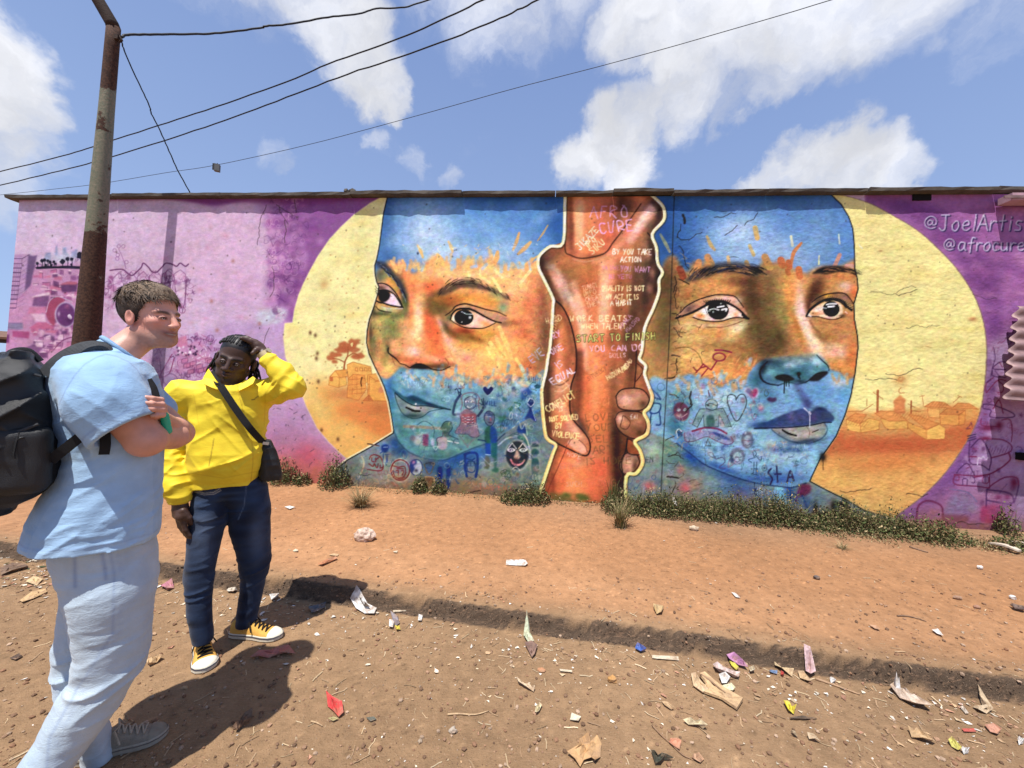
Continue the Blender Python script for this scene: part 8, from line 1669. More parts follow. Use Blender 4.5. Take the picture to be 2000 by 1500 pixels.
ribbon(Y,[(428,752,-.15),(418,738,-.09),(414,726,.0),(424,740,.10),(470,800,.17),(512,860,.06)],.034,.005,M_blk2,'back_strap',sb,(0,.3,1))
M_met = mat('buckle_metal',(.5,.5,.5),.3,.5,.1,30,0,metal=.9); mb = MB(); mb.box(Y.W(L(519,866,-.115)),(.030,.008,.016),np.array([Y.S,Y.T,[0,0,1]]).T @ np.array(Matrix.Rotation(.2,3,'Y'))); mb.obj('buckle',M_met,sb)


rl=np.random.default_rng(21)
def leafmat(name,a,b,rough=.6):
    return mat(name,attr='paint',rough=.75,spec=.12,var=.25,scale=60,bump=0)
M_leaf=leafmat('weed_leaves',0,0)
def zgs(P):return float(zg(P[0],P[1]))
class Leaves:
    def __init__(s):s.V=[];s.F=[];s.C=[]
    def leaf(s,p,d,up,L_,w,col):
        d=d/np.linalg.norm(d);sd=np.cross(d,up);sd/=np.linalg.norm(sd)+1e-9;n=np.cross(sd,d);b=len(s.V)
        for t,ww,h in((0,.12,0),(.35,1,.10),(.7,.75,.08),(1,.05,-.06)):
            for e in(-1,1):s.V.append(p+d*L_*t+sd*e*ww*w/2+n*(h*L_+.10*w));s.C.append(col)
        for k in range(3):s.F.append((b+2*k,b+2*k+1,b+2*k+3,b+2*k+2))
    def blade(s,p,d,L_,w,col,droop=.5):
        d=d/np.linalg.norm(d);sd=np.cross(d,[0,0,1.]);sd/=np.linalg.norm(sd)+1e-9;b=len(s.V);q=np.array(p,float);dd=d.copy();n=5
        for k in range(n):
            ww=w*(1-k/(n-1))**.7+.0004
            for e in(-1,1):s.V.append(q+sd*e*ww/2);s.C.append(col)
            q=q+dd*L_/(n-1);dd=dd+np.array([0,0,-droop/n]);dd/=np.linalg.norm(dd)
        for k in range(n-1):s.F.append((b+2*k,b+2*k+1,b+2*k+3,b+2*k+2))
    def obj(s,name,**kw):return mesh_obj(name,s.V,s.F,M_leaf,None,True,colors=np.array(s.C),**kw)
GRN=[1.3*np.array(c)for c in((.045,.062,.020),(.062,.078,.026),(.032,.044,.016),(.085,.092,.034),(.115,.108,.045),(.070,.052,.026))]
DRY=[np.array(c)for c in((.30,.23,.115),(.24,.18,.09),(.36,.28,.15),(.17,.12,.06))]
def bush(Lv,c,rx,ry,h,n,dry=.18,lf=.034):
    for _ in range(n):
        a=rl.random()*6.283;r=math.sqrt(rl.random());x=c[0]+rx*r*math.cos(a)*1.;off=ry*r*math.sin(a)
        p=np.array([c[0],c[1],0])+wd*(rx*r*math.cos(a))+WN*off;z0=zgs(p)
        hh=h*(1-.75*r*r)*(.1+.9*rl.random()**.8)*(.6+.8*rl.random())
        p[2]=z0+hh;d=rl.normal(size=3)+WN*.5+np.array([0,0,.5]);col=DRY[rl.integers(4)]if rl.random()<dry else GRN[rl.integers(6)]
        Lv.leaf(p,d,np.array([0,0,1.])+rl.normal(size=3)*.4,lf*(.6+.8*rl.random()),lf*.5*(.6+.7*rl.random()),col*(.7+.6*rl.random()))
    for _ in range(n//8):
        a=rl.random()*6.283;r=rl.random()*.7;p=np.array([c[0],c[1],0])+wd*(rx*r*math.cos(a))+WN*(ry*r*math.sin(a));p[2]=zgs(p)-.01
        Lv.blade(p,rl.normal(size=3)*.35+np.array([0,0,1.]),h*(.8+.6*rl.random()),.004,DRY[rl.integers(4)]*.8 if rl.random()<.5 else GRN[rl.integers(6)],.3)
def foot(px,off=.0):
    P=on_wall(px,945+(px-520)*.069,off);return P
PLANTS=[(556,.05,.20,.13,.20,420,'wide dark green weed clump at the wall foot beside the man in yellow'),(592,.06,.10,.09,.11,160,'small low weed between two bigger clumps near the man in yellow'),(652,.07,.20,.14,.26,480,'tallest bushy green weed left of the dry straw clump'),(818,.05,.10,.08,.16,190,'green weed under the chin of the left painted face'),(856,.05,.10,.08,.14,170,'scraggy weed just right of the weed below the painted chin'),(1000,.14,.15,.10,.10,240,'flat grassy weed below the painted mask'),(1040,.10,.22,.13,.17,420,'bushy weed at the foot of the cream outlined painted arm'),(1965,.06,.10,.10,.20,200,'upright weed at the right end of the wall near the pale boards'),(1830,.34,.28,.17,.15,480,'dense trailing weed patch spreading from the purple wall'),(1990,.50,.16,.18,.10,220,'low weed at the right edge in front of the pale boards')]
for px,off,rx,ry,h,n,lab in PLANTS:
    c=foot(px,off);Lv=Leaves();bush(Lv,c,rx*1.05,ry*1.15,h*1.4,int(n*1.9),.16,.031);c[2]=zgs(c);Lv.obj('weed',label=lab,cat='weed',loc=c,kind='thing')
Lv=Leaves()
for px in np.arange(1185,1780,7.5):
    k=(1 if 1500>px>1240 else .8)*(.38+.75*abs(math.sin(px*.021+1.3*math.sin(px*.009)))+.5*rl.random()**2);c=foot(px+rl.normal()*4,.12+.07*rl.random()+.12*max(0,(px-1500)/300));bush(Lv,c,.10,.17+.06*rl.random(),(.17+.14*rl.random()**2+(.10 if 1430<px<1560 else 0))*k,210,.24,.027)
for px in np.arange(690,1190,14):c=foot(px+rl.normal()*5,.06+.06*rl.random());bush(Lv,c,.08,.06,.05+.04*rl.random(),22,.5,.022)
for px in np.arange(1560,1990,9):c=foot(px+rl.normal()*6,.25+.35*rl.random());bush(Lv,c,.12,.10,.05+.03*rl.random(),34,.55,.022)
Lv.obj('low_weeds',kind='stuff')
def tuft(px,py,n,L_,w,cols,lab,spread=.7,up=.6):
    P=onground(px,py);Lv=Leaves()
    for _ in range(n):
        p=P+np.array([rl.normal()*.025,rl.normal()*.02,-.005]);a=rl.random()*6.283;s_=spread*(.3+rl.random())
        Lv.blade(p,np.array([math.cos(a)*s_,math.sin(a)*s_,up+.5*rl.random()]),L_*(.5+.7*rl.random()),w,cols[rl.integers(len(cols))]*(.75+.5*rl.random()),.8+.6*rl.random())
    Lv.obj('grass_tuft',label=lab,cat='grass tuft',loc=P,kind='thing')
tuft(704,990,260,.30,.006,DRY,'dry straw-coloured grass clump below the left painted shoulder',.8,.6)
tuft(1212,1030,190,.34,.006,[DRY[0],DRY[1],GRN[3],GRN[4]],'pale green and straw grass tuft at the foot of the painted hands',.55,.8)
tuft(1195,990,90,.34,.005,[GRN[0]*1.2,GRN[1]*1.1,GRN[3]],'fresh green grass blades growing against the painted orange arm',.35,1.)
tuft(1252,1000,40,.20,.004,[GRN[1],GRN[3]],'thin green grass right of the painted arm outline',.4,1.)
tuft(1905,1062,70,.14,.004,DRY,'dry yellow grass tuft beside the curled pale plank',.8,.5)
tuft(1645,1072,70,.12,.004,DRY+[GRN[4]],'dry grass patch lying in front of the right painted shoulder',.9,.35)


ICO=None
def pebble_proto(seed):
    r=np.random.default_rng(seed);bm=bmesh.new();bmesh.ops.create_icosphere(bm,subdivisions=1,radius=1.)
    V=np.array([v.co for v in bm.verts]);F=[[v.index for v in f.verts]for f in bm.faces];bm.free()
    V=V*(1+r.normal(size=(len(V),1))*.16)*np.array([1,.75+.3*r.random(),.55+.3*r.random()]);return V,F
def scatter_stuff(name,n,protos,region,smin_,smax_,cols,lift=.3,pw=2.2,mtl=None,flat=False):
    Vs,Fs,Cs=[],[],[];b=0
    for i in range(n):
        P=region();V,F=protos[rl.integers(len(protos))];s_=smin_+(smax_-smin_)*rl.random()**pw
        a=rl.random()*6.283;R=np.array([[math.cos(a),-math.sin(a),0],[math.sin(a),math.cos(a),0],[0,0,1]])
        if flat:t=rl.normal()*.18;R=R@np.array([[1,0,0],[0,math.cos(t),-math.sin(t)],[0,math.sin(t),math.cos(t)]])
        W_=(V*s_)@R.T;W_[:,:2]+=P[:2];W_[:,2]+=float(zg(P[0],P[1]))+s_*lift
        Vs.append(W_);Fs+=[tuple(q+b for q in f)for f in F];b+=len(V);c=np.array(cols[rl.integers(len(cols))])*(.7+.6*rl.random());Cs.append(np.tile(c,(len(V),1)))
    mesh_obj(name,np.vstack(Vs),Fs,mtl or M_crumb,None,False,colors=np.vstack(Cs),kind='stuff')
M_crumb=mat('ground_crumbs',attr='paint',rough=.9,spec=.2,var=.25,scale=200,bump=.3,bscale=300)
def reg_pix(x0,x1,y0,y1):
    def f():
        P=onground(x0+(x1-x0)*rl.random(),y0+(y1-y0)*rl.random());return P
    return f
def reg_strip(dlo,dhi,s0=-3.2,s1=5.2):
    def f():
        s_=s0+(s1-s0)*rl.random();d=dlo+(dhi-dlo)*rl.random();p=KA+kd*s_+KN*d;return p
    return f
def reg_gut():
    s_=-2.8+7.*rl.random();d=-.03-abs(rl.normal())*.24;return KA+kd*s_+KN*d
pebs=[pebble_proto(k)for k in range(6)]
SO=[(.24,.14,.085),(.30,.18,.11),(.17,.10,.06),(.36,.25,.17),(.22,.12,.07)]
scatter_stuff('gravel',2600,pebs,reg_pix(0,2000,1120,1500),.003,.013,SO,pw=3)
scatter_stuff('gravel',700,pebs,reg_strip(.08,1.9),.003,.012,[(.34,.17,.095),(.26,.13,.07),(.4,.24,.15)],pw=3)
scatter_stuff('bank_clods',1100,pebs,reg_strip(-.012,.03),.003,.010,[(.10,.066,.045),(.065,.043,.03),(.15,.095,.06)],pw=1.6,lift=.1)
CH=[]
for k in range(6):
    r=np.random.default_rng(50+k);L_=1.;w_=.05+.05*r.random();pts=[(x*L_-.5,.12*math.sin(x*3+k)*(k%3),.02+.05*r.random())for x in(0,.35,.7,1.)]
    V=[];
    for x,y,z in pts:V+=[(x,y-w_/2,z),(x,y+w_/2,z+.02)]
    CH.append((np.array(V),[(2*i,2*i+1,2*i+3,2*i+2)for i in range(3)]))
TAN=[(.44,.32,.19),(.34,.235,.14),(.50,.39,.25),(.28,.18,.105),(.36,.24,.14)]
scatter_stuff('straw_bits',1000,CH,reg_pix(0,2000,1130,1500),.008,.07,TAN,lift=.02,pw=3.6)
scatter_stuff('straw_bits',420,CH,reg_strip(.08,2.1),.012,.07,TAN,lift=.02,pw=2.4)
scatter_stuff('straw_bits',900,CH,reg_gut,.012,.06,TAN,lift=.02,pw=2.2)
FL=[]
for k in range(8):
    r=np.random.default_rng(80+k);n=5+k%3;a0=np.sort(r.random(n)*6.283);V=[(.5*math.cos(a)*(.6+.6*r.random()),.35*math.sin(a)*(.6+.6*r.random()),.05+.16*r.random())for a in a0]+[(0,0,.02)]
    FL.append((np.array(V),[(i,(i+1)%n,n)for i in range(n)]))
FC=[(.50,.38,.24),(.42,.28,.16),(.62,.54,.42),(.30,.19,.11),(.55,.5,.44),(.38,.2,.13),(.66,.62,.55)]
scatter_stuff('paper_crumbs',900,FL,reg_gut,.010,.045,FC,lift=.05,pw=2.4)
scatter_stuff('paper_crumbs',420,FL,reg_pix(0,2000,1160,1500),.008,.030,FC,lift=.05,pw=3)
scatter_stuff('paper_crumbs',260,FL,reg_strip(.08,2.2),.008,.032,FC,lift=.05,pw=3)
scatter_stuff('paper_crumbs',260,FL,reg_pix(0,130,1075,1150),.012,.05,FC+[(.08,.10,.05)],lift=.05,pw=2)


MATS={}
def dusty(t,co,c,b):
    return t.mix(t.mapr(t.noise(co,26,6,.65),.42,.66,.06,.72),c,(.30,.19,.115))
def lm(c,rough=.7):
    k=(c,rough)
    if k not in MATS:MATS[k]=mat('litter_'+str(len(MATS)),c,rough,.3,.25,40,1.2,90,fn=dusty)
    return MATS[k]
def sheet(name,pix,col,lab,cat,crumple=.012,th=.0015,rough=.7,lift=.004,seed=0):
    """a torn flat piece whose outline lies on the ground at the given picture points"""
    Z0=min(zgs(onground(*p))for p in pix);P=np.array([atz(p[0],p[1],Z0)for p in pix]);c=P.mean(0);r=np.random.default_rng(len(lab)+seed);n=len(P);V=[];F=[]
    rings=[1.,.66,.33]
    for q,k in enumerate(rings):
        for p in P:
            v=c+(p-c)*(k*(1+.08*r.normal()));v[2]=zgs(v)+lift+crumple*r.random();V.append(v)
    V.append(np.array([c[0],c[1],min(max(zgs(c),Z0),Z0+.02)+lift+.6*crumple*r.random()]))
    for q in range(2):
        for i in range(n):F.append((q*n+i,q*n+(i+1)%n,(q+1)*n+(i+1)%n,(q+1)*n+i))
    for i in range(n):F.append((2*n+i,2*n+(i+1)%n,3*n))
    c[2]=zgs(c);o=mesh_obj(name,V,F,lm(col,rough),None,False,label=lab,cat=cat,loc=c,kind='thing');m=o.modifiers.new('thickness','SOLIDIFY');m.thickness=th;return o
def stick(name,pix,r_,col,lab,cat,lift=.006):
    P=np.array([onground(*p)+np.array([0,0,lift])for p in pix]);P=smooth_pts(P,4)if len(P)>2 else P;mb=MB();mb.tube(P,[r_*(1-.5*i/(len(P)-1))for i in range(len(P))],6)
    return mb.obj(name,lm(col),None,True,label=lab,cat=cat,loc=P[0],kind='thing')
def stone(pix,s_,col,lab,seed=0,name='stone',cat='stone',zs=.7):
    P=onground(*pix);r=np.random.default_rng(seed);bm=bmesh.new();bmesh.ops.create_icosphere(bm,subdivisions=2,radius=1.);V=np.array([v.co for v in bm.verts]);F=[[v.index for v in f.verts]for f in bm.faces];bm.free()
    V=V*(1+.13*r.normal(size=(len(V),1)))*np.array(s_);P=P+np.array([0,0,s_[2]*zs]);return mesh_obj(name,V+P,F,lm(col,.9),None,False,label=lab,cat=cat,loc=P,kind='thing')
def q_(ox,oy,l,s=3.3333):return[(ox+x/s,oy+y/s)for x,y in l]
WH,CR_,TN,BR=(.72,.70,.66),(.60,.52,.38),(.52,.36,.20),(.20,.11,.065)
sheet('plastic_scrap',q_(400,1050,[(790,1040),(830,1085),(885,1100),(900,1165),(870,1185),(830,1150),(800,1110)]),(.62,.045,.05),'crumpled bright red plastic scrap on the open dirt','plastic scrap',.03)
sheet('cloth_rag',q_(400,1050,[(310,790),(350,765),(430,760),(480,720),(540,720),(580,770),(500,775),(420,790),(350,803)]),(.48,.15,.12),'faded red rag on the dirt by the yellow shoe','rag',.022)
sheet('card_scrap',q_(400,1050,[(945,440),(985,432),(1060,460),(1110,475),(1095,508),(1040,505),(985,475)]),WH,'white torn card with a dark slit lying under the bank','card',.02)
sheet('card_slit',q_(400,1050,[(1000,452),(1050,462),(1075,480),(1040,478)]),(.03,.025,.02),'dark strip of paper lying on the white torn card','paper',.004,lift=.028)  # black sheet laid on the card as the dark of its slit
sheet('plastic_piece',q_(400,1050,[(675,475),(745,445),(785,430),(775,465),(735,497),(700,500)]),(.10,.125,.15),'dark grey-blue plastic piece in the shadow of the man in yellow','plastic piece',.02,rough=.4)
sheet('paper_scrap',q_(400,1050,[(415,400),(465,378),(483,400),(455,425),(430,420)]),WH,'white crumpled paper behind the left shoe of the man in yellow','paper',.04)
sheet('wrapper',q_(400,1050,[(1205,505),(1260,520),(1270,565),(1240,585),(1215,550)]),(.22,.21,.25),'grey foil wrapper in a small litter cluster under the bank','wrapper',.03,rough=.35)
sheet('paper_scrap',q_(400,1050,[(1200,550),(1230,560),(1225,605),(1200,595)]),WH,'small white paper tucked beside the grey foil wrapper','paper',.02)
sheet('wrapper',q_(400,1050,[(1235,590),(1270,588),(1275,612),(1245,620)]),(.62,.52,.06),'tiny yellow wrapper below the grey foil wrapper','wrapper',.02)
sheet('paper_scrap',q_(400,1050,[(1392,515),(1420,512),(1412,555),(1388,552)]),WH,'small white paper square right of the grey foil wrapper','paper',.012)
stick('wood_splinter',q_(400,1050,[(1225,488),(1310,482)]),.009,CR_,'pale wood splinter lying along the foot of the bank','splinter')
stone(q_(400,1050,[(1615,1268)])[0],(.017,.014,.012),(.42,.36,.29),'pale grey pebble alone in the middle foreground',3)
stone(q_(400,1050,[(1400,1335)])[0],(.010,.009,.008),(.36,.28,.2),'small brown pebble left of the pale grey pebble',4)
stick('straw',q_(400,1050,[(1580,1160),(1650,1155),(1760,1160),(1850,1135)]),.0045,TN,'long bent straw lying near the pale grey pebble','straw')
stick('twig',q_(400,1050,[(690,1205),(730,1215),(765,1235)]),.004,TN,'short twig below the red plastic scrap','twig')
sheet('leaf',q_(400,1050,[(800,1190),(835,1185),(870,1195),(835,1210)]),(.40,.34,.16),'small dry leaf touching the red plastic scrap','leaf',.01)
sheet('plastic_scrap',q_(400,1050,[(1050,1185),(1100,1180),(1120,1195),(1080,1208)]),(.10,.11,.09),'dark half-buried plastic scrap right of the red scrap','plastic scrap',.006)
sheet('leaf',q_(400,1050,[(730,185),(800,155),(850,140),(862,150),(800,175),(760,192)]),(.48,.20,.10),'orange-brown dry leaf blade on the upper path','leaf',.02)
for x,y,w_,c,lab in[(590,90,40,CR_,'thin bone-coloured sliver on the path near the man in yellow'),(840,118,70,TN,'tan leaf sliver just above the orange-brown leaf blade'),(1240,97,34,CR_,'small cream chip alone on the upper path')]:
    sheet('chip',q_(400,1050,[(x-w_/2,y),(x,y-6),(x+w_/2,y-3),(x+w_/3,y+7),(x-w_/4,y+6)]),c,lab,'chip',.008)

pb_=onground(712,1054)
bm=bmesh.new();bmesh.ops.create_icosphere(bm,subdivisions=3,radius=1.);V=np.array([v.co for v in bm.verts]);F=[[v.index for v in f.verts]for f in bm.faces];bm.free();Vn=V.astype(np.float32)
V=V*(1+.5*(ridge(Vn,(2.2,2.2,2.2),0,1.)-.5)[:,None])*np.array([.085,.06,.062]);mesh_obj('paper_bag',V+pb_+np.array([0,0,.035]),F,lm((.62,.47,.38)),None,False,label='crumpled pale brown paper bag alone on the red path',cat='paper bag',loc=pb_,kind='thing')
sheet('paper_scrap',q_(900,1050,[(290,160),(330,150),(350,165),(420,155),(442,190),(420,195),(370,185),(300,180)]),WH,'white torn paper strip in the middle of the red path','paper',.02)
sheet('leaf',q_(900,1050,[(1250,455),(1300,450),(1325,465),(1310,510),(1275,510),(1255,480)]),(.50,.36,.18),'curled tan leaf on the path just above the bank','leaf',.03)
sheet('paper_scrap',q_(900,1050,[(1760,365),(1785,370),(1820,402),(1790,395)]),WH,'small white sliver on the right part of the path','paper',.01)
sheet('wrapper',q_(900,1050,[(1135,740),(1150,710),(1175,730),(1210,750),(1170,760)]),(.04,.12,.42),'small blue wrapper at the foot of the bank','wrapper',.03,rough=.35)
sheet('card_strip',q_(900,1050,[(1238,775),(1415,782),(1422,808),(1240,800)]),CR_,'straight cream card strip right of the blue wrapper','card',.008)
stone(q_(900,1050,[(525,870)])[0],(.024,.015,.009),(.46,.22,.11),'flat oval orange stone in the centre foreground',5)
stone(q_(900,1050,[(985,940)])[0],(.024,.018,.018),(.48,.25,.08),'rough orange lump of rind right of the flat orange stone',6,'rind','rind')
sheet('card_strip',q_(900,1050,[(640,865),(725,880),(725,892),(650,880)]),CR_,'thin cream strip beside the flat orange stone','card',.008)
sheet('bark_strip',q_(900,1050,[(365,935),(400,965),(440,980),(485,1005),(475,1014),(420,995),(380,970)]),(.60,.46,.30),'curled tan bark strip below the flat orange stone','bark',.03)
sheet('leaf',q_(900,1050,[(480,1155),(490,1120),(510,1095),(528,1110),(510,1150),(490,1168)]),(.66,.58,.36),'cream oval leaf left of the cream card square','leaf',.02)
sheet('card_scrap',q_(900,1050,[(720,1155),(782,1185),(765,1215),(712,1200)]),(.66,.60,.46),'cream card square in the lower centre foreground','card',.012)
sheet('leaf',q_(900,1050,[(800,1295),(830,1320),(845,1360),(880,1345),(915,1365),(905,1440),(870,1490),(845,1460),(800,1470),(780,1500),(745,1470),(690,1425),(760,1400),(775,1350)]),(.52,.31,.14),'big torn orange-tan dry leaf at the bottom of the foreground','leaf',.03)
sheet('leaf',q_(900,1050,[(1360,1325),(1410,1310),(1440,1350),(1425,1395),(1385,1380),(1355,1350)]),(.56,.25,.15),'small orange-pink leaf crossed by a twig','leaf',.014)
stick('twig',q_(900,1050,[(1245,1230),(1300,1290),(1360,1345),(1440,1420),(1500,1450)]),.004,(.24,.14,.08),'long thin twig passing under the orange-pink leaf','twig')
sheet('leaf',q_(900,1050,[(1505,1440),(1550,1430),(1590,1455),(1560,1480),(1520,1465)]),(.46,.27,.16),'brown leaf at the end of the long thin twig','leaf',.02)
sheet('rubber_scrap',q_(900,1050,[(1240,1410),(1262,1425),(1280,1470),(1310,1445),(1385,1465),(1330,1460),(1300,1500),(1268,1490)]),(.05,.06,.045),'dark green rubber scrap at the bottom edge','rubber scrap',.03)
sheet('plank_fragment',q_(900,1050,[(1555,925),(1590,920),(1680,990),(1830,1075),(1795,1135),(1700,1080),(1560,1020),(1575,980)]),(.56,.38,.20),'broken light wooden plank piece in the litter heap','wood',.02,.012)
sheet('plank_fragment',q_(900,1050,[(1495,915),(1530,915),(1560,965),(1610,1010),(1575,1025),(1520,980)]),(.60,.44,.26),'narrow split wood piece left of the broken plank','wood',.03,.008)
stick('stick',q_(900,1050,[(1560,930),(1640,985),(1720,1050)]),.006,(.2,.12,.07),'dark stick on top of the broken plank','stick',.03)
sheet('wrapper',q_(900,1050,[(1730,795),(1780,800),(1850,840),(1870,875),(1810,850),(1750,825)]),(.44,.20,.36),'long pink-mauve wrapper on the litter heap','wrapper',.03,rough=.4)
sheet('wrapper',q_(900,1050,[(1745,820),(1770,825),(1810,865),(1795,880),(1760,850)]),(.64,.58,.08),'yellow wrapper beneath the pink-mauve wrapper','wrapper',.02,rough=.4)
sheet('plastic_bag',q_(900,1050,[(1635,845),(1700,855),(1760,890),(1825,915),(1810,938),(1740,920),(1660,890)]),(.62,.50,.46),'pinkish white plastic bag spread on the litter heap','plastic bag',.04,rough=.4)
sheet('paper_scrap',q_(900,1050,[(1680,930),(1720,920),(1750,940),(1730,975),(1700,965)]),WH,'white crumpled paper between plank and plastic bag','paper',.035)
sheet('card_scrap',q_(900,1050,[(1700,985),(1760,970),(1795,1005),(1770,1020),(1710,1005)]),(.68,.66,.44),'pale yellow card touching the broken plank','card',.02)
sheet('paper_scrap',q_(900,1050,[(1875,870),(1905,860),(1915,890),(1885,893)]),(.64,.56,.40),'cream paper cube right of the pink-mauve wrapper','paper',.03)
sheet('husk',q_(900,1050,[(1440,1215),(1480,1210),(1520,1225),(1580,1225),(1598,1262),(1550,1250),(1480,1232)]),(.62,.52,.32),'white and yellow split seed husk below the litter heap','husk',.03)
sheet('cork_chip',q_(900,1050,[(1310,1080),(1345,1095),(1390,1130),(1370,1133),(1325,1105)]),TN,'short tan bark chip left of the broken plank','bark',.015)
sheet('cup_scrap',q_(900,1050,[(405,640),(425,615),(450,635),(475,690),(440,705),(415,670)]),(.55,.60,.42),'crushed green and white cup piece in the roadside litter','cup',.04)
sheet('shoe_sole',q_(900,1050,[(415,720),(460,715),(492,730),(480,780),(462,795),(440,760)]),(.20,.12,.10),'dark curled sole scrap below the crushed cup piece','sole scrap',.035)

sheet('wrapper',q_(1400,1050,[(565,845),(605,838),(650,905),(610,920),(580,890)]),(.60,.42,.42),'pink and white packet standing by the bank on the right','packet',.03,rough=.4)
sheet('card_scrap',q_(1400,1050,[(525,890),(560,880),(620,950),(595,960),(540,925)]),TN,'tan card strip beside the pink and white packet','card',.02)
sheet('card_scrap',q_(1400,1050,[(370,830),(420,850),(500,890),(490,912),(420,885),(375,850)]),(.56,.42,.24),'torn tan cardboard left of the pink and white packet','card',.03)
sheet('wrapper',q_(1400,1050,[(340,875),(395,880),(395,898),(350,893)]),(.12,.20,.33),'flat blue-grey wrapper near the torn cardboard','wrapper',.015,rough=.4)
sheet('wrapper',q_(1400,1050,[(415,885),(440,895),(435,918),(415,905)]),(.48,.05,.05),'tiny red wrapper near the torn cardboard','wrapper',.02)
stick('stick',q_(1400,1050,[(640,925),(760,965),(930,1028)]),.0075,(.40,.25,.14),'straight brown stick in the right foreground','stick')
sheet('cap',q_(1400,1050,[(735,930),(765,925),(775,950),(745,955)]),WH,'white bottle cap resting on the straight brown stick','cap',.02)
sheet('plastic_scrap',q_(1400,1050,[(435,1090),(470,1095),(490,1110),(520,1130),(500,1160),(465,1150)]),(.70,.60,.05),'crumpled bright yellow plastic scrap on the right','plastic scrap',.03)
sheet('bark_strip',q_(1400,1050,[(470,1180),(560,1175),(665,1188),(560,1197),(480,1193)]),(.10,.075,.055),'dark flat strip below the yellow plastic scrap','strip',.012)
sheet('plastic_sheet',q_(1400,1050,[(1130,1005),(1155,985),(1175,990),(1230,1045),(1310,1080),(1380,1120),(1375,1132),(1290,1115),(1190,1060)]),(.58,.46,.36),'long folded pale plastic sheet right of the stick','plastic sheet',.05,rough=.4)
sheet('paper_scrap',q_(1400,1050,[(1155,910),(1170,925),(1198,960),(1165,958),(1158,935)]),WH,'upright white paper point above the folded plastic sheet','paper',.09)
sheet('bag_strap',q_(1400,1050,[(1660,1110),(1700,1145),(1760,1160),(1800,1145),(1760,1085),(1700,1030),(1730,1085),(1765,1135),(1720,1135)]),(.52,.40,.26),'looped tan strap on the right edge of the road','strap',.03)
sheet('wood_chip',q_(1400,1050,[(1585,1115),(1605,1118),(1640,1160),(1620,1158)]),(.56,.5,.42),'grey-white chip left of the looped tan strap','chip',.012)
sheet('leaf',q_(1400,1050,[(1400,615),(1440,615),(1480,655),(1435,640)]),WH,'white leaf-shaped paper on the right part of the path','paper',.015)
stick('twig',q_(1400,1050,[(1175,515),(1230,515),(1300,530),(1365,552)]),.005,(.11,.065,.045),'dark twig lying on the right part of the path','twig')
sheet('chip',q_(1400,1050,[(990,580),(1040,590),(1070,612),(1030,605)]),(.46,.27,.16),'orange-brown chip left of the white leaf-shaped paper','chip',.012)
stone(q_(1400,1050,[(650,270)])[0],(.028,.018,.018),(.10,.085,.085),'dark grey stone on the path below the painted shoulder',7)
stone(q_(1400,1050,[(1570,402)])[0],(.030,.018,.016),(.30,.18,.12),'brown oblong stone on the far right of the path',8)
stone(q_(1400,1050,[(1695,460)])[0],(.025,.015,.013),(.34,.18,.12),'reddish stone right of the brown oblong stone',9)
stone(q_(1400,1050,[(1715,205)])[0],(.022,.018,.020),(.75,.73,.70),'bright white lump in the dry grass on the far right',10,'paper_ball','paper ball')
stone(q_(1400,1050,[(1925,400)])[0],(.022,.016,.018),(.72,.70,.66),'white paper ball near the right edge of the picture',11,'paper_ball','paper ball')
sheet('rubber_strip',q_(1400,1050,[(1910,455),(1960,470),(2010,485),(2005,495),(1940,480)]),(.12,.085,.075),'dark rubber strip with a pale rim at the right edge','rubber strip',.03,.01)
sheet('leaf',q_(1400,1050,[(585,1300),(630,1310),(680,1345),(640,1345),(600,1325)]),(.55,.42,.27),'curled beige leaf in the lower right foreground','leaf',.025)
sheet('leaf',q_(1400,1050,[(480,1275),(510,1285),(530,1312),(500,1305)]),(.34,.26,.16),'small olive leaf left of the curled beige leaf','leaf',.02)
sheet('husk',q_(1400,1050,[(1235,1260),(1290,1265),(1350,1310),(1430,1350),(1420,1370),(1340,1340),(1270,1310)]),(.50,.34,.18),'frayed tan maize husk in the lower right','husk',.035)
sheet('wrapper',q_(1400,1050,[(1505,1345),(1530,1330),(1560,1370),(1595,1395),(1570,1398),(1530,1370)]),(.66,.62,.16),'yellow twisted wrapper in the lower right corner','wrapper',.03)
sheet('paper_scrap',q_(1400,1050,[(1590,1405),(1620,1390),(1645,1415),(1610,1420)]),WH,'white paper at the end of the yellow twisted wrapper','paper',.03)
sheet('wrapper',q_(1400,1050,[(1600,1255),(1670,1258),(1690,1272),(1610,1275)]),(.50,.10,.08),'flat red strip in the right foreground','strip',.01)
sheet('card_scrap',q_(1400,1050,[(1745,1235),(1800,1230),(1865,1270),(1830,1300),(1780,1280)]),(.50,.25,.17),'dull pink card right of the flat red strip','card',.015)
sheet('paper_scrap',q_(1400,1050,[(1960,1335),(1995,1330),(2000,1355),(1970,1357)]),WH,'white paper lump at the right edge of the foreground','paper',.03)

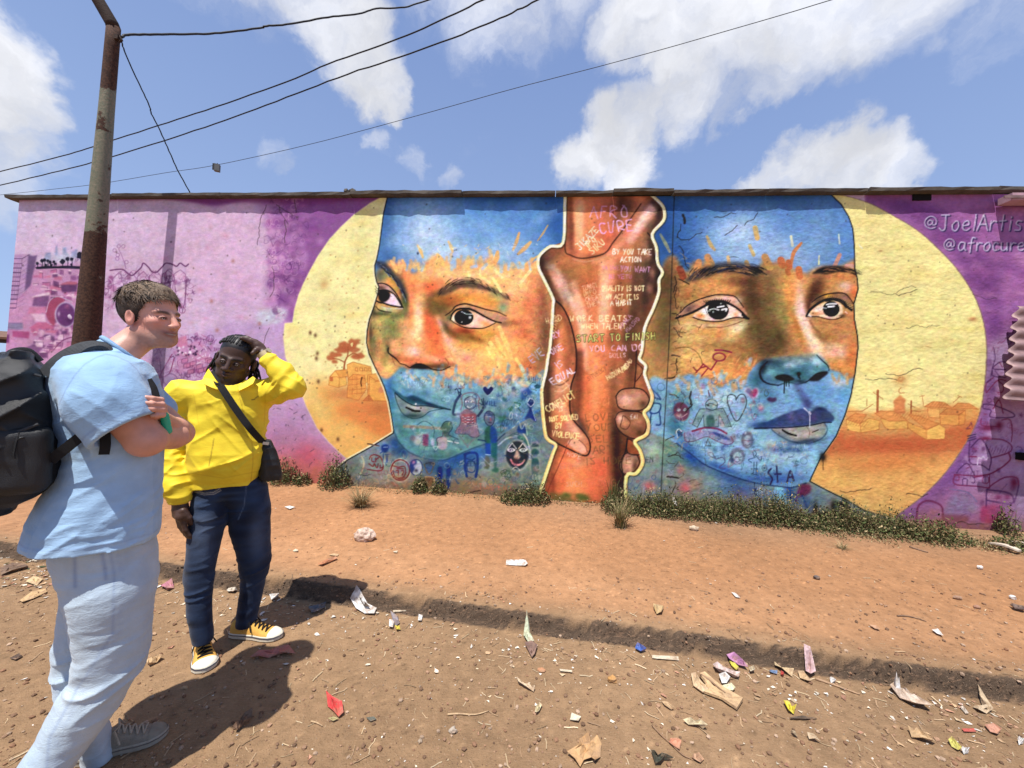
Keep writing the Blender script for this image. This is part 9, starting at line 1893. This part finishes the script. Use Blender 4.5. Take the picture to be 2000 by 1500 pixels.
sheet('leaf',[(36,1175),(62,1162),(88,1153),(90,1160),(66,1172),(44,1180)],(.55,.37,.18),'long pointed tan leaf on the road left of the pale jeans','leaf',.02)
sheet('bark_strip',[(0,1116),(24,1108),(50,1106),(52,1112),(24,1120),(0,1128)],(.12,.075,.05),'dark curved bark piece in the litter at the left edge','bark',.03)
sheet('leaf',[(48,1140),(66,1130),(84,1134),(72,1146)],(.60,.45,.24),'tan broad leaf above the long pointed leaf at the left','leaf',.02)
sheet('clod',[(20,1288),(36,1281),(44,1284),(30,1292)],(.07,.045,.035),'dark flat clod on the road at the left','clod',.012)
sheet('leaf',[(282,1300),(300,1290),(314,1285),(318,1290),(306,1298),(288,1306)],(.56,.38,.20),'curled tan leaf between the two men on the road','leaf',.03)
stone((360,1345),(.016,.009,.007),(.48,.32,.17),'small tan stone above the shadow of the man in blue',12)
stone((300,1240),(.013,.010,.008),(.5,.33,.2),'tan pebble by the pale jeans under the bank',13)
sheet('twist',q_(400,1050,[(180,1285),(215,1225),(260,1185),(300,1175),(305,1205),(250,1235),(210,1280)]),(.16,.09,.055),'dry twisted root lying in the shadow of the man in blue','root',.04)
sheet('wrapper',[(312,1150),(322,1140),(335,1139),(340,1150),(326,1158)],(.50,.20,.26),'small pink wrapper in the litter between the two men','wrapper',.03)
sheet('paper_scrap',q_(400,1050,[(140,355),(180,345),(210,352),(190,372),(150,368)]),(.6,.54,.44),'flattened cream paper between the guide\'s two shins','paper',.03)
sheet('paper_scrap',[(556,992),(566,990),(576,992),(566,997)],WH,'white paper flake on the path near the wall weeds','paper',.01)
sheet('paper_scrap',q_(1100,950,[(840,175),(860,172),(892,205),(885,228),(858,215)],4),(.82,.80,.76),'white plastic piece caught in the low weeds','plastic piece',.05,lift=.10)
stone((1355,1036),(.05,.03,.03),(.58,.48,.34),'cream crumpled husk on the path edge under the weeds',14,'husk','husk')
for k,(x,y,w_,lab)in enumerate([(1795,1075,36,'dark brown twig in front of the trailing weed patch')]):
    stick('twig',[(x-w_/2,y-6),(x,y),(x+w_/2,y+5)],.012,(.16,.09,.06),lab,'twig')
sheet('rusty_lump',q_(1100,950,[(1640,170),(1680,150),(1720,165),(1735,205),(1690,215),(1650,205)],4),(.20,.075,.03),'rusty brown dead plant head among the low weeds','dead plant',.06,lift=.12)
